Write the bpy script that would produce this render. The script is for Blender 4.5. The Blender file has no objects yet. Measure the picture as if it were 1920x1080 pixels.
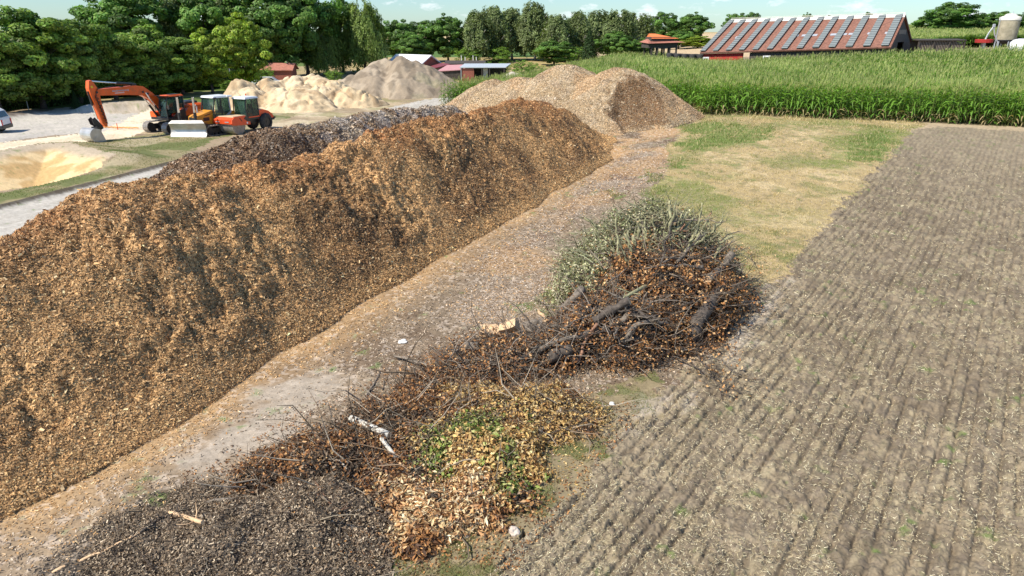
import bpy, math, random
import numpy as np
from mathutils import Vector, Matrix
R = math.radians
rng = np.random.default_rng(7)
random.seed(7)
scene = bpy.context.scene
COL = scene.collection

# ---------------------------------------------------------------- camera, sky, sun, exposure
CAM_H = 8.0
PITCH = R(20.56)
FPX = 1280.0
cam_d = bpy.data.cameras.new('camera')
cam = bpy.data.objects.new('camera', cam_d); COL.objects.link(cam)
cam.location = (0, 0, CAM_H)
cam.rotation_euler = (R(90) - PITCH, 0, 0)
cam_d.sensor_width = 36; cam_d.lens = 24
cam_d.clip_start = 0.2; cam_d.clip_end = 9000
scene.camera = cam

SUN_EL = R(49)
SHX, SHY = 0.85, 0.527          # direction in which shadows fall
world = bpy.data.worlds.new("World"); scene.world = world
world.use_nodes = True
nt = world.node_tree; nt.nodes.clear()
wo = nt.nodes.new('ShaderNodeOutputWorld'); bg = nt.nodes.new('ShaderNodeBackground')
sky = nt.nodes.new('ShaderNodeTexSky'); sky.sky_type = 'NISHITA'; sky.sun_disc = False
sky.sun_elevation = SUN_EL; sky.sun_rotation = math.atan2(-SHX, -SHY)
sky.air_density = 1.0; sky.dust_density = 0.3; sky.ozone_density = 1.5
bg.inputs['Strength'].default_value = 0.108
# clouds: small cumulus low over the horizon
tc = nt.nodes.new('ShaderNodeTexCoord')
sep = nt.nodes.new('ShaderNodeSeparateXYZ'); nt.links.new(tc.outputs['Generated'], sep.inputs[0])
mp = nt.nodes.new('ShaderNodeMapping'); mp.inputs['Scale'].default_value = (14, 14, 34)
mp.inputs['Location'].default_value = (3.1, 1.7, 0.4)
nt.links.new(tc.outputs['Generated'], mp.inputs[0])
nz = nt.nodes.new('ShaderNodeTexNoise'); nz.inputs['Detail'].default_value = 7; nz.inputs['Scale'].default_value = 1.0
nz.inputs['Roughness'].default_value = 0.62
nt.links.new(mp.outputs[0], nz.inputs[0])
cr = nt.nodes.new('ShaderNodeValToRGB')
cr.color_ramp.elements[0].position = 0.58; cr.color_ramp.elements[1].position = 0.72
nt.links.new(nz.outputs['Fac'], cr.inputs[0])
mr = nt.nodes.new('ShaderNodeMapRange'); mr.inputs['From Min'].default_value = 0.0; mr.inputs['From Max'].default_value = 0.35
mr.inputs['To Min'].default_value = 1.0; mr.inputs['To Max'].default_value = 0.5
nt.links.new(sep.outputs['Z'], mr.inputs['Value'])
mu = nt.nodes.new('ShaderNodeMath'); mu.operation = 'MULTIPLY'
nt.links.new(cr.outputs[0], mu.inputs[0]); nt.links.new(mr.outputs[0], mu.inputs[1])
mix = nt.nodes.new('ShaderNodeMix'); mix.data_type = 'RGBA'
nt.links.new(mu.outputs[0], mix.inputs['Factor'])
tint = nt.nodes.new('ShaderNodeMix'); tint.data_type = 'RGBA'; tint.blend_type = 'MULTIPLY'
tint.inputs['Factor'].default_value = 1.0
tint.inputs[7].default_value = (0.72, 0.94, 1.12, 1)
nt.links.new(sky.outputs[0], tint.inputs[6])
nt.links.new(tint.outputs[2], mix.inputs[6]); mix.inputs[7].default_value = (9.0, 9.3, 9.8, 1)
nt.links.new(mix.outputs[2], bg.inputs[0]); nt.links.new(bg.outputs[0], wo.inputs[0])

sd = bpy.data.lights.new('sun', 'SUN'); sd.energy = 5.0; sd.angle = R(0.53); sd.color = (1.0, 0.93, 0.81)
sun = bpy.data.objects.new('sun', sd); COL.objects.link(sun)
sdir = Vector((SHX * math.cos(SUN_EL), SHY * math.cos(SUN_EL), -math.sin(SUN_EL)))
sun.rotation_euler = sdir.to_track_quat('-Z', 'Y').to_euler(); sun.location = (-40, -50, 60)
scene.view_settings.view_transform = 'Standard'; scene.view_settings.look = 'None'
scene.view_settings.exposure = 0.28; scene.view_settings.gamma = 1.0
scene.cycles.max_bounces = 5; scene.cycles.diffuse_bounces = 2; scene.cycles.glossy_bounces = 2
scene.cycles.transmission_bounces = 3; scene.cycles.transparent_max_bounces = 6

# ---------------------------------------------------------------- noise and ground shape
def _h(ix, iy, seed):
    n = (ix.astype(np.int64) * 374761393 + iy.astype(np.int64) * 668265263 + seed * 1442695041) & 0xFFFFFFFF
    n = ((n ^ (n >> 13)) * 1274126177) & 0xFFFFFFFF
    n = n ^ (n >> 16)
    return (n & 0xFFFFFF).astype(np.float64) / 0xFFFFFF
def vn(x, y, seed=0):
    x = np.asarray(x, float); y = np.asarray(y, float)
    ix = np.floor(x); iy = np.floor(y); fx = x - ix; fy = y - iy
    fx = fx * fx * (3 - 2 * fx); fy = fy * fy * (3 - 2 * fy)
    a = _h(ix, iy, seed); b = _h(ix + 1, iy, seed); c = _h(ix, iy + 1, seed); d = _h(ix + 1, iy + 1, seed)
    return (a + (b - a) * fx) * (1 - fy) + (c + (d - c) * fx) * fy
def fbm(x, y, s, octv=4, seed=0, gain=0.5):
    """noise of feature size s metres, 0..1"""
    v = 0; amp = 1; tot = 0; x = np.asarray(x, float) / s; y = np.asarray(y, float) / s
    for i in range(octv):
        v = v + amp * vn(x + i * 17.3, y - i * 9.1, seed + i * 31); tot += amp; amp *= gain
        x, y = (x * 0.8 - y * 0.6) * 2.03, (x * 0.6 + y * 0.8) * 2.03
    return v / tot
def sst(a, b, x):
    t = np.clip((np.asarray(x, float) - a) / (b - a), 0, 1); return t * t * (3 - 2 * t)
def lerp(a, b, t): return a + (b - a) * t

def T0(X, Y):
    X = np.asarray(X, float); Y = np.asarray(Y, float)
    a = np.maximum(sst(1, 22, X) * sst(18, 52, Y), sst(110, 190, Y))
    z = 1.4 * a + 2.0 * sst(33, 75, X) * sst(55, 125, Y) + 1.7 * sst(62, 105, X) * sst(80, 125, Y)
    z = z + 2.6 * sst(60, 130, X) * sst(150, 260, Y)
    z = z - 0.9 * np.exp(-((X - 38) / 13) ** 2 - ((Y - 133) / 24) ** 2)
    z = z - 0.6 * sst(600, 1500, np.hypot(X, Y))
    return z
def ray(px, py):
    c, s = math.cos(PITCH), math.sin(PITCH); u = (px - 960) / FPX; v = (540 - py) / FPX
    return u, c + v * s, -s + v * c
def G(px, py, dz=0.0):
    """where the sight line through a photo pixel meets the terrain (plus dz)"""
    a, b, g = ray(px, py); t = -CAM_H / min(g, -0.012)
    for _ in range(25):
        z = float(T0(a * t, b * t)) + dz; t = 0.5 * t + 0.5 * (z - CAM_H) / min(g, -0.012)
    return a * t, b * t
def AY(px, py, Y):
    a, b, g = ray(px, py); t = Y / b; return a * t, Y, CAM_H + g * t
def inpoly(X, Y, P):
    r = np.zeros(np.shape(X), bool); n = len(P)
    for i in range(n):
        x0, y0 = P[i]; x1, y1 = P[(i + 1) % n]
        if y0 == y1: continue
        c = ((y0 > Y) != (y1 > Y)) & (X < (x1 - x0) * (Y - y0) / (y1 - y0) + x0); r ^= c
    return r
def soft(X, Y, Ps, r=0.7, n=6):
    w = np.zeros(np.shape(X))
    for i in range(n):
        a = i * 2.4; q = r * math.sqrt((i + .5) / n)
        w += np.any([inpoly(X + q * math.cos(a), Y + q * math.sin(a), P) for P in Ps], 0) if len(Ps) > 1 else inpoly(X + q * math.cos(a), Y + q * math.sin(a), Ps[0])
    return w / n
def GP(pts): return [G(*p) for p in pts]
def seg_dist(X, Y, x0, y0, x1, y1):
    dx, dy = x1 - x0, y1 - y0; t = np.clip(((X - x0) * dx + (Y - y0) * dy) / (dx * dx + dy * dy), 0, 1)
    return np.hypot(X - x0 - t * dx, Y - y0 - t * dy), t

P_FIELD = GP([(830, 1120), (930, 1040), (1000, 985), (1080, 905), (1150, 815), (1240, 745), (1335, 655), (1405, 570), (1490, 490),
              (1560, 400), (1640, 322), (1690, 265), (1702, 250)]) + [(32, 52), (75, 30), (75, -6), (-1, 3)]
P_GRASS = GP([(1190, 470), (1235, 395), (1222, 350), (1262, 310), (1250, 278), (1290, 240), (1300, 212), (1600, 218), (1740, 232), (1692, 262),
              (1640, 325), (1560, 402), (1490, 492), (1400, 550), (1380, 470), (1330, 440), (1260, 420)])
P_GRASS2 = GP([(590, 1120), (640, 1010), (760, 960), (900, 930), (1010, 880), (1060, 800), (1040, 745), (1230, 700), (1235, 748), (1150, 820), (1085, 905),
               (1000, 990), (900, 1120)])
P_BRIGHT = [GP(p) for p in ([(1268, 235), (1330, 228), (1460, 240), (1440, 262), (1300, 285), (1262, 272), (1300, 255)],
            [(1255, 300), (1290, 296), (1285, 315), (1258, 318)], [(1205, 325), (1240, 325), (1238, 340), (1210, 340)],
            [(1205, 360), (1250, 345), (1245, 375), (1262, 385), (1255, 410), (1215, 395)], [(1140, 360), (1165, 355), (1160, 368), (1135, 372)],
            [(1600, 255), (1660, 245), (1680, 275), (1640, 305), (1590, 300)], [(965, 590), (1040, 545), (1055, 580), (975, 605)],
            [(605, 1030), (660, 1010), (680, 1080), (600, 1090)])]
P_PALE = GP([(1000, 470), (1090, 400), (1235, 330), (1250, 300), (1215, 275), (1150, 300), (1110, 340), (1000, 430), (900, 480), (850, 600), (900, 640), (1090, 560), (1100, 500)])
P_DUST = [GP(p) for p in ([(270, 885), (420, 790), (600, 770), (560, 830), (380, 890)], [(430, 745), (560, 690), (680, 700), (610, 760), (480, 765)],
          [(1290, 760), (1330, 690), (1345, 620), (1420, 555), (1480, 500), (1500, 520), (1440, 600), (1370, 700), (1320, 760)],
          [(1130, 800), (1180, 740), (1290, 720), (1260, 770), (1180, 820)], [(860, 1060), (920, 1010), (1040, 960), (1080, 905), (1090, 940), (1000, 1040)])]
P_DARK = GP([(-60, 1300), (90, 1060), (210, 970), (330, 905), (480, 895), (600, 960), (650, 1100), (640, 1300)])
P_ROAD = [(-25.9, 20), (-24.8, 32.2), (-21.5, 46.7), (-12.5, 85), (-8.0, 96), (-3.0, 94), (-8.0, 84), (-16.6, 47), (-21.2, 27.3), (-22.5, 20)]
P_LGRASS = GP([(-250, 470), (0, 388), (200, 333), (330, 300), (412, 258), (470, 245), (560, 215), (520, 200), (410, 215), (300, 248), (250, 255), (160, 268), (65, 285), (130, 281), (225, 305), (190, 320), (60, 350), (-250, 420)])
P_PIT = GP([(-400, 480), (0, 358), (70, 348), (200, 314), (222, 304), (130, 281), (62, 286), (0, 300), (-400, 400)])
P_SPATH = GP([(-400, 420), (0, 299), (65, 285), (160, 268), (250, 255), (300, 232), (280, 205), (255, 215), (200, 245), (0, 268), (-400, 330)])
P_YARD = GP([(-700, 340), (0, 268), (60, 258), (200, 246), (262, 213), (190, 212), (140, 200), (60, 212), (0, 218), (-700, 260)])
P_BERM = GP([(180, 213), (262, 213), (285, 205), (280, 190), (230, 193), (182, 205)])
P_CORN = [(-8, 80), (3, 79), (13, 68), (15.5, 61.8), (26, 56.5), (37.6, 52.0), (70, 38), (130, 40), (130, 110), (62, 112), (36, 141), (34, 165), (22, 152), (8, 116)]

def regions(X, Y):
    wx = X + 1.1 * (fbm(X, Y, 1.8, 3, 5) - .5) + 0.9 * (vn(X * 6, Y * 6, 6) - .5) * (vn(X / 2, Y / 2, 61)) + .3 * (vn(X * 19, Y * 19, 16) - .5)
    wy = Y + 1.1 * (fbm(X, Y, 1.8, 3, 9) - .5) + 0.9 * (vn(X * 6, Y * 6, 10) - .5) * (vn(X / 2, Y / 2, 61)) + .3 * (vn(X * 19, Y * 19, 17) - .5)
    m = {}
    for k, P in (('field', P_FIELD), ('grass', P_GRASS), ('grass2', P_GRASS2), ('pale', P_PALE), ('dark', P_DARK), ('road', P_ROAD), ('lgrass', P_LGRASS),
                 ('pit', P_PIT), ('spath', P_SPATH), ('yard', P_YARD), ('berm', P_BERM), ('corn', P_CORN)):
        m[k] = inpoly(wx, wy, P)
    m['bright'] = np.zeros(np.shape(X), bool); m['dust'] = np.zeros(np.shape(X), bool)
    for P in P_BRIGHT: m['bright'] |= inpoly(wx, wy, P)
    for P in P_DUST: m['dust'] |= inpoly(wx, wy, P)
    return m
FD = np.array([0.59, 0.807])         # furrow direction
def shape_ground(X, Y, m=None):
    """terrain height with its made shapes"""
    z = T0(X, Y)
    # sand pit with a lip, and a curved berm beyond the path
    a = inpoly(X, Y, P_PIT)
    dpit = np.full(np.shape(X), 99.0)
    lip = GP([(-400, 400), (0, 300), (62, 286), (130, 281), (222, 304)])
    for i in range(len(lip) - 1):
        d, _ = seg_dist(X, Y, *lip[i], *lip[i + 1]); dpit = np.minimum(dpit, d)
    z = z + 0.55 * np.exp(-(dpit / 2.0) ** 2) - np.where(a, 0.9 * sst(1.2, 6.0, dpit), 0)
    bl = GP([(190, 208), (235, 203), (275, 203), (300, 200)])
    db = np.full(np.shape(X), 99.0)
    for i in range(len(bl) - 1):
        d, _ = seg_dist(X, Y, *bl[i], *bl[i + 1]); db = np.minimum(db, d)
    z = z + 0.7 * (1 - sst(1.2, 3.0, db)) + .12 * (1 - sst(0, 1.2, np.abs(db - 2.6)))
    # road kerb of soil along its far side
    k, _ = seg_dist(X, Y, -25.2, 31, -20.2, 52)
    z = z + 0.16 * np.exp(-((k) / .35) ** 2)
    # scrap bank by the hedge
    k, _ = seg_dist(X, Y, *G(-60, 232), *G(62, 216)); z = z + 0.5 * np.exp(-((k) / 1.3) ** 2)
    return z
def field_detail(X, Y):
    c = X * FD[1] - Y * FD[0] + 0.04 * (fbm(X, Y, 2.5, 2, 41) - .5) * 2
    ph = c / 0.27
    fr = ph - np.floor(ph)
    s = np.abs(fr - .5) * 2          # 0 mid ridge .. 1 groove
    along = X * FD[0] + Y * FD[1]
    br = fbm(c * 1.5, along * .35, 0.5, 2, 44)
    g = -0.040 * sst(.45, 1.0, s) * sst(.2, .5, br)
    cl = fbm(X, Y, 0.22, 4, 51, .62)
    return g * 1.5 + 0.15 * (cl - .5) + 0.035 * sst(.55, .8, fbm(X, Y, .13, 2, 57)) + .05 * (fbm(c * 1.0, along * .25, .8, 2, 58) - .5)
def ground_z(X, Y, m=None):
    if m is None: m = regions(X, Y)
    z = shape_ground(X, Y)
    r = np.hypot(X, Y); near = 1 - sst(60, 160, r)
    det = 0.03 * (fbm(X, Y, .35, 4, 61, .6) - .5) + 0.10 * (fbm(X, Y, 3.0, 2, 63) - .5)
    det = np.where(m['dark'], det + 0.16 * (fbm(X, Y, .5, 4, 67, .6) - .5), det)
    det = np.where(m['field'], field_detail(X, Y), det)
    det = np.where(m['road'] | m['yard'], det * .35, det)
    gr = m['grass'] | m['lgrass']
    det = np.where(gr, det + 0.03 * (fbm(X, Y, .25, 3, 69, .6) - .5), det)
    tr = m['spath'] | m['road']
    wl = np.abs(((X * .92 - Y * .39 + 40 + .5 * fbm(X, Y, 6, 2, 75)) % 2.1) - 1.05); lane_ = (Y < 45) & (X > -9) & (X < 10) & ~m['field'] & ~m['grass']
    det = np.where(lane_, det - .035 * (1 - sst(.12, .3, np.abs(wl - .8))) * sst(.4, .55, fbm(X, Y, 5, 2, 76)), det)
    det = np.where(tr, det - 0.02 * sst(.6, .8, fbm(X, Y, .9, 2, 72)), det)
    return z + det * near

def C3(*c): return np.array(c, float)
def blend(col, c, t):
    t = np.clip(t, 0, 1)
    t = np.asarray(t, float)
    if t.ndim == 0: t = np.full(col.shape[0], float(t))
    return col * (1 - t[:, None]) + np.asarray(c) * t[:, None]
def setm(col, m, c):
    col[m] = c[m] if isinstance(c, np.ndarray) and c.ndim == 2 else c
def ground_col(X, Y, m):
    n = X.size
    f1 = fbm(X, Y, 2.2, 4, 81); f2 = fbm(X, Y, .5, 3, 82, .6); f3 = fbm(X, Y, .12, 2, 83); f4 = fbm(X, Y, 8, 3, 84)
    col = np.tile(C3(.265, .20, .135), (n, 1))
    col = blend(col, C3(.40, .30, .19), sst(.42, .62, f1) * .6)
    # trampled chips on the lane between heap and brush
    rr = np.hypot(X, Y)
    lane = (Y < 62) & (X > -16) & (X < 14)
    dHeap, _ = seg_dist(X, Y, -8.6, 10.5, 7.2, 48)
    lc = np.tile(C3(.225, .17, .115), (n, 1))
    lc = blend(lc, C3(.33, .25, .17), sst(.45, .6, f1) * .8)
    lc = blend(lc, C3(.13, .085, .055), sst(.56, .7, fbm(X, Y, 1.6, 3, 86)) * .6)
    lc = blend(lc, C3(.44, .285, .145), np.clip(np.exp(-(dHeap / 1.2) ** 2) * (0.4 + f2) * (.5 + f1), 0, 1))
    far = sst(38, 45, Y) * sst(.35, .55, f1)
    lc = blend(lc, C3(.48, .30, .15), far * .8)
    lc = blend(lc, C3(.78, .66, .54), sst(.60, .72, f3) * .35)
    col = blend(col, lc, 1.0 * lane)
    p = np.tile(C3(.27, .205, .145), (n, 1))
    p = blend(p, C3(.42, .34, .26), sst(.48, .64, f3)); p = blend(p, C3(.20, .13, .09), sst(.58, .72, fbm(X, Y, 1.3, 3, 87)) * .75)
    p = blend(p, C3(.48, .29, .13), sst(.47, .62, fbm(X, Y, 2.4, 3, 88)) * .5)
    col = blend(col, p, sst(.15, .85, soft(X, Y, [P_PALE], 1.3, 8) + .5 * (f3 - .5)))
    d = np.tile(C3(.16, .125, .09), (n, 1)); d = blend(d, C3(.34, .265, .19), sst(.5, .66, f3) * .7); d = blend(d, C3(.06, .047, .036), sst(.5, .65, f2) * .6)
    col = blend(col, d, sst(.15, .85, soft(X, Y, [P_DARK], .9, 8) + .6 * (f2 - .5)))
    # lawn by the field, dry with green in it
    g = np.tile(C3(.43, .325, .165), (n, 1))
    f5 = fbm(X + Y * .3, Y * .45, 1.1, 4, 93, .6); g = blend(g, C3(.58, .45, .26), sst(.47, .60, f5) * .8)
    g = blend(g, C3(.24, .19, .10), sst(.52, .66, f2) * .6)
    g = blend(g, C3(.20, .20, .065), sst(.50, .60, .5 * f1 + .5 * f5) * .7)
    g = blend(g, C3(.17, .21, .05), sst(.46, .62, .6 * fbm(X, Y, 5, 3, 90) + .4 * f5) * sst(24, 42, Y) * .75)
    g = blend(g, C3(.60, .46, .26), sst(.0, 1.0, 1 - np.abs((Y + .42 * X) - 72) / 7) * .6)
    g = blend(g, C3(.33, .26, .17), sst(.54, .66, f3) * .5)
    col = np.where(m['grass'][:, None], g, col)
    g = np.tile(C3(.27, .215, .125), (n, 1)); g = blend(g, C3(.13, .15, .05), sst(.46, .58, f2) * .7); g = blend(g, C3(.36, .29, .19), sst(.5, .66, f1) * .6)
    setm(col, m['grass2'], g)
    g = np.tile(C3(.30, .25, .135), (n, 1)); g = blend(g, C3(.13, .155, .05), sst(.42, .58, f1) * .85); g = blend(g, C3(.45, .37, .24), sst(.52, .66, fbm(X, Y, 3.2, 3, 92)) * .8)
    setm(col, m['lgrass'], g)
    far_l = (Y > 78) & (X < 30) & ~m['corn'] & ~m['road'] & ~m['yard'] & ~m['spath'] & ~m['berm']
    g = np.tile(C3(.40, .31, .16), (n, 1)); g = blend(g, C3(.12, .17, .04), sst(.42, .56, f4)); 
    setm(col, far_l & ((Y > 98) | (X < -36)), g)
    s = np.tile(C3(.46, .36, .23), (n, 1)); s = blend(s, C3(.33, .25, .16), sst(.45, .6, f1)); s = blend(s, C3(.62, .52, .36), sst(.5, .62, fbm(X, Y, 4, 3, 94)) * .6)
    s = blend(s, C3(.25, .24, .09), sst(.55, .62, fbm(X, Y, 3, 3, 95)) * .5)
    setm(col, (Y > 58) & (Y <= 98) & (X > -36) & (X < -2) & ~m['lgrass'] & ~m['road'] & ~m['spath'] & ~m['yard'] & ~m['berm'], s)
    # road, yard, sand
    rd = np.tile(C3(.50, .46, .40), (n, 1)); rd = blend(rd, C3(.40, .365, .31), sst(.45, .62, fbm(X * 4 - Y * .9, Y * .25 + X * .06, 1.6, 3, 96)) * .7)
    rd = blend(rd, C3(.62, .585, .52), sst(.5, .7, f3) * .4)
    setm(col, m['road'], rd)
    yd = np.tile(C3(.52, .475, .41), (n, 1)); yd = blend(yd, C3(.36, .33, .30), sst(.45, .6, f4) * .6); yd = blend(yd, C3(.60, .54, .46), sst(.5, .7, f1) * .4)
    setm(col, m['yard'], yd)
    sp = np.tile(C3(.78, .66, .48), (n, 1)); sp = blend(sp, C3(.60, .48, .33), sst(.48, .66, f1) * .6)
    setm(col, m['spath'], sp)
    bm = np.tile(C3(.50, .42, .32), (n, 1)); bm = blend(bm, C3(.36, .29, .2), sst(.45, .6, f2) * .6)
    setm(col, m['berm'], bm)
    pit = np.tile(C3(.74, .55, .30), (n, 1)); pit = blend(pit, C3(.50, .30, .11), sst(.50, .62, fbm(X, Y, 1.6, 3, 98)) * .7)
    lip = GP([(-400, 400), (0, 300), (62, 286), (130, 281), (222, 304)]); dl = np.full(n, 99.)
    for i in range(4):
        dd, _ = seg_dist(X, Y, *lip[i], *lip[i + 1]); dl = np.minimum(dl, dd)
    pit = blend(pit, C3(.48, .39, .28), 1 - sst(1.2, 2.4, dl + f1))
    setm(col, m['pit'], pit)
    kd, _ = seg_dist(X, Y, -25.2, 31, -20.2, 52); col = blend(col, C3(.085, .07, .05), (1 - sst(.25, .5, kd + .3 * (f2 - .5))) * .9)
    kd, _ = seg_dist(X, Y, *G(-60, 232), *G(62, 216)); col = blend(col, C3(.12, .09, .07), (1 - sst(.8, 1.3, kd)) * .9)
    setm(col, m['corn'], C3(.13, .10, .06))
    fc = np.tile(C3(.27, .215, .145), (n, 1)); fc = blend(fc, C3(.19, .147, .097), sst(.42, .6, f1) * .6)
    fc = blend(fc, C3(.32, .258, .17), sst(.52, .68, fbm(X, Y, .7, 3, 99)) * .6); cc_ = X * FD[1] - Y * FD[0]; al_ = X * FD[0] + Y * FD[1]
    fr_ = cc_ / .27; fr_ = np.abs(fr_ - np.floor(fr_) - .5) * 2; fc = blend(fc, C3(.40, .335, .20), (1 - fr_) * sst(.42, .6, f2) * .35); fc = blend(fc, C3(.12, .092, .064), sst(.48, .6, fbm(cc_ / .11, al_ / .4, 1.0, 3, 104)) * .6); fc = blend(fc, C3(.17, .135, .10), sst(.56, .66, f3) * .6)
    fc = blend(fc, C3(.36, .295, .20), sst(22, 45, X + .3 * Y - 6 + 6 * f1) * .4)
    setm(col, m['field'], fc)
    setm(col, (Y > 46) & (X > 18) & (Y < 62) & ~m['field'] & ~m['grass'] & ~m['corn'], C3(.44, .34, .22))
    dm = soft(X, Y, P_DUST, .7, 7); col = blend(col, C3(.44, .375, .30), sst(.3, .9, dm + .9 * (f2 - .5)) * .8)
    br = soft(X, Y, P_BRIGHT, 1.0, 7); col = blend(col, C3(.13, .20, .045), sst(.35, .95, br + 1.9 * (f2 - .5) + .8 * (f3 - .5)) * .8)
    # far country
    o = rr > 200
    fo = np.tile(C3(.10, .17, .04), (n, 1)); fo = blend(fo, C3(.50, .38, .2), sst(.5, .52, fbm(X, Y, 300, 2, 101)))
    setm(col, o, fo)
    strip = (rr > 150) & (rr < 420) & (X > 20) & (X < .36 * Y) & (Y > 170)
    col[strip] = C3(.55, .41, .25)
    strip = (X < 30) & (X > -40) & (Y > 150) & (Y < 200); col[strip] = blend(col[strip], C3(.50, .36, .17), .7)
    col *= (0.86 + 0.28 * vn(X * 9, Y * 9, 103))[:, None]
    return np.clip(col, .01, .9)

# ---------------------------------------------------------------- mesh helpers
def mesh_np(name, V, F, mat=None, C=None, smooth=False, parent=None, F3=None, mats=None, midx=None):
    me = bpy.data.meshes.new(name)
    V = np.ascontiguousarray(V, np.float32); F = np.ascontiguousarray(F, np.int32)
    n4 = len(F); k = F.shape[1]
    me.vertices.add(len(V)); me.vertices.foreach_set('co', V.ravel())
    me.loops.add(n4 * k); me.loops.foreach_set('vertex_index', F.ravel())
    me.polygons.add(n4); me.polygons.foreach_set('loop_start', np.arange(0, n4 * k, k, dtype=np.int32))
    if smooth: me.polygons.foreach_set('use_smooth', np.ones(n4, bool))
    for mm in (mats or [mat]): me.materials.append(mm)
    if midx is not None: me.polygons.foreach_set('material_index', np.ascontiguousarray(midx, np.int32))
    if C is not None:
        a = me.color_attributes.new('Col', 'FLOAT_COLOR', 'POINT')
        c4 = np.ones((len(V), 4), np.float32); c4[:, :3] = C; a.data.foreach_set('color', c4.ravel())
    me.update(calc_edges=True)
    o = bpy.data.objects.new(name, me); COL.objects.link(o)
    if parent: o.parent = parent
    return o
def tag(o, label=None, cat=None, group=None, kind=None):
    if label: o['label'] = label
    if cat: o['category'] = cat
    if group: o['group'] = group
    if kind: o['kind'] = kind
    return o
def thing(name, loc, rz, label, cat, group=None, s=None):
    o = bpy.data.objects.new(name, None); COL.objects.link(o); o.location = loc; o.rotation_euler = (0, 0, rz)
    o.empty_display_size = .3
    if s: o.scale = s
    return tag(o, label, cat, group)
def rotm(rx=0, ry=0, rz=0): return Matrix.Rotation(rz, 3, 'Z') @ Matrix.Rotation(ry, 3, 'Y') @ Matrix.Rotation(rx, 3, 'X')
class MB:
    def __init__(s): s.v = []; s.f = []; s.m = []
    def add(s, vs, fs, m=0):
        b = len(s.v); s.v += [tuple(v) for v in vs]; s.f += [tuple(b + i for i in f) for f in fs]; s.m += [m] * len(fs); return s
    def box(s, c, d, rot=None, m=0, top=None, bev=0):
        """box centre c, size d; top=(sx,sy) scales the top face; bev chamfers vertical and top edges"""
        x, y, z = d[0] / 2, d[1] / 2, d[2] / 2; sx, sy = top or (1, 1)
        if bev:
            b = min(bev, x * .45, y * .45, z * .45); rings = []
            def ring(zz, hx, hy, bb):
                return [(hx - bb, -hy, zz), (hx, -hy + bb, zz), (hx, hy - bb, zz), (hx - bb, hy, zz), (-hx + bb, hy, zz), (-hx, hy - bb, zz), (-hx, -hy + bb, zz), (-hx + bb, -hy, zz)]
            rings = [ring(-z, x, y, b), ring(z - b, x * sx, y * sy, b), ring(z, x * sx - b, y * sy - b, b)]
            vs = sum(rings, []); fs = [tuple(range(7, -1, -1)), tuple(range(16, 24))]
            for r in range(2):
                for i in range(8): j = (i + 1) % 8; fs.append((r * 8 + i, r * 8 + j, r * 8 + 8 + j, r * 8 + 8 + i))
        else:
            vs = [(-x, -y, -z), (x, -y, -z), (x, y, -z), (-x, y, -z), (-x * sx, -y * sy, z), (x * sx, -y * sy, z), (x * sx, y * sy, z), (-x * sx, y * sy, z)]
            fs = [(3, 2, 1, 0), (4, 5, 6, 7), (0, 1, 5, 4), (1, 2, 6, 5), (2, 3, 7, 6), (3, 0, 4, 7)]
        M = rot or Matrix.Identity(3); c = Vector(c)
        return s.add([M @ Vector(v) + c for v in vs], fs, m)
    def prism(s, prof, y0, y1, m=0, axis='y'):
        """closed profile in x,z pushed along y"""
        n = len(prof)
        if axis == 'y': vs = [(p[0], y0, p[1]) for p in prof] + [(p[0], y1, p[1]) for p in prof]
        elif axis == 'x': vs = [(y0, p[0], p[1]) for p in prof] + [(y1, p[0], p[1]) for p in prof]
        else: vs = [(p[0], p[1], y0) for p in prof] + [(p[0], p[1], y1) for p in prof]
        fs = [tuple(range(n)), tuple(range(2 * n - 1, n - 1, -1))] + [(i, i + n, (i + 1) % n + n, (i + 1) % n) for i in range(n)]
        return s.add(vs, fs, m)
    def tube(s, pts, rad, n=8, m=0, cap=True):
        pts = [Vector(p) for p in pts]; 
        if not hasattr(rad, '__len__'): rad = [rad] * len(pts)
        vs = []; up = Vector((0.13, 0.21, 0.97))
        for i, p in enumerate(pts):
            d = (pts[min(i + 1, len(pts) - 1)] - pts[max(i - 1, 0)]).normalized()
            a = d.cross(up)
            if a.length < .1: a = d.cross(Vector((1, 0, 0)))
            a.normalize(); b = d.cross(a)
            for k in range(n):
                t = 2 * math.pi * k / n; vs.append(p + (a * math.cos(t) + b * math.sin(t)) * rad[i])
        fs = []
        for i in range(len(pts) - 1):
            for k in range(n): fs.append((i * n + k, i * n + (k + 1) % n, (i + 1) * n + (k + 1) % n, (i + 1) * n + k))
        if cap: fs += [tuple(range(n - 1, -1, -1)), tuple(range((len(pts) - 1) * n, len(pts) * n))]
        return s.add(vs, fs, m)
    def cyl(s, p0, p1, r, n=16, m=0, r1=None): return s.tube([p0, p1], [r, r if r1 is None else r1], n, m)
    def lathe(s, prof, c=(0, 0, 0), n=20, m=0):
        vs = []; k = len(prof)
        for i in range(n):
            t = 2 * math.pi * i / n
            for r, z in prof: vs.append((c[0] + r * math.cos(t), c[1] + r * math.sin(t), c[2] + z))
        fs = [(i * k + j, ((i + 1) % n) * k + j, ((i + 1) % n) * k + j + 1, i * k + j + 1) for i in range(n) for j in range(k - 1)]
        return s.add(vs, fs, m)
    def build(s, name, mat, parent=None, smooth=False):
        me = bpy.data.meshes.new(name); me.from_pydata(s.v, [], s.f)
        for mm in (mat if isinstance(mat, (list, tuple)) else [mat]): me.materials.append(mm)
        me.polygons.foreach_set('material_index', s.m)
        if smooth: me.polygons.foreach_set('use_smooth', [True] * len(s.f))
        me.update(); o = bpy.data.objects.new(name, me); COL.objects.link(o)
        if parent: o.parent = parent
        return o

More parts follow.
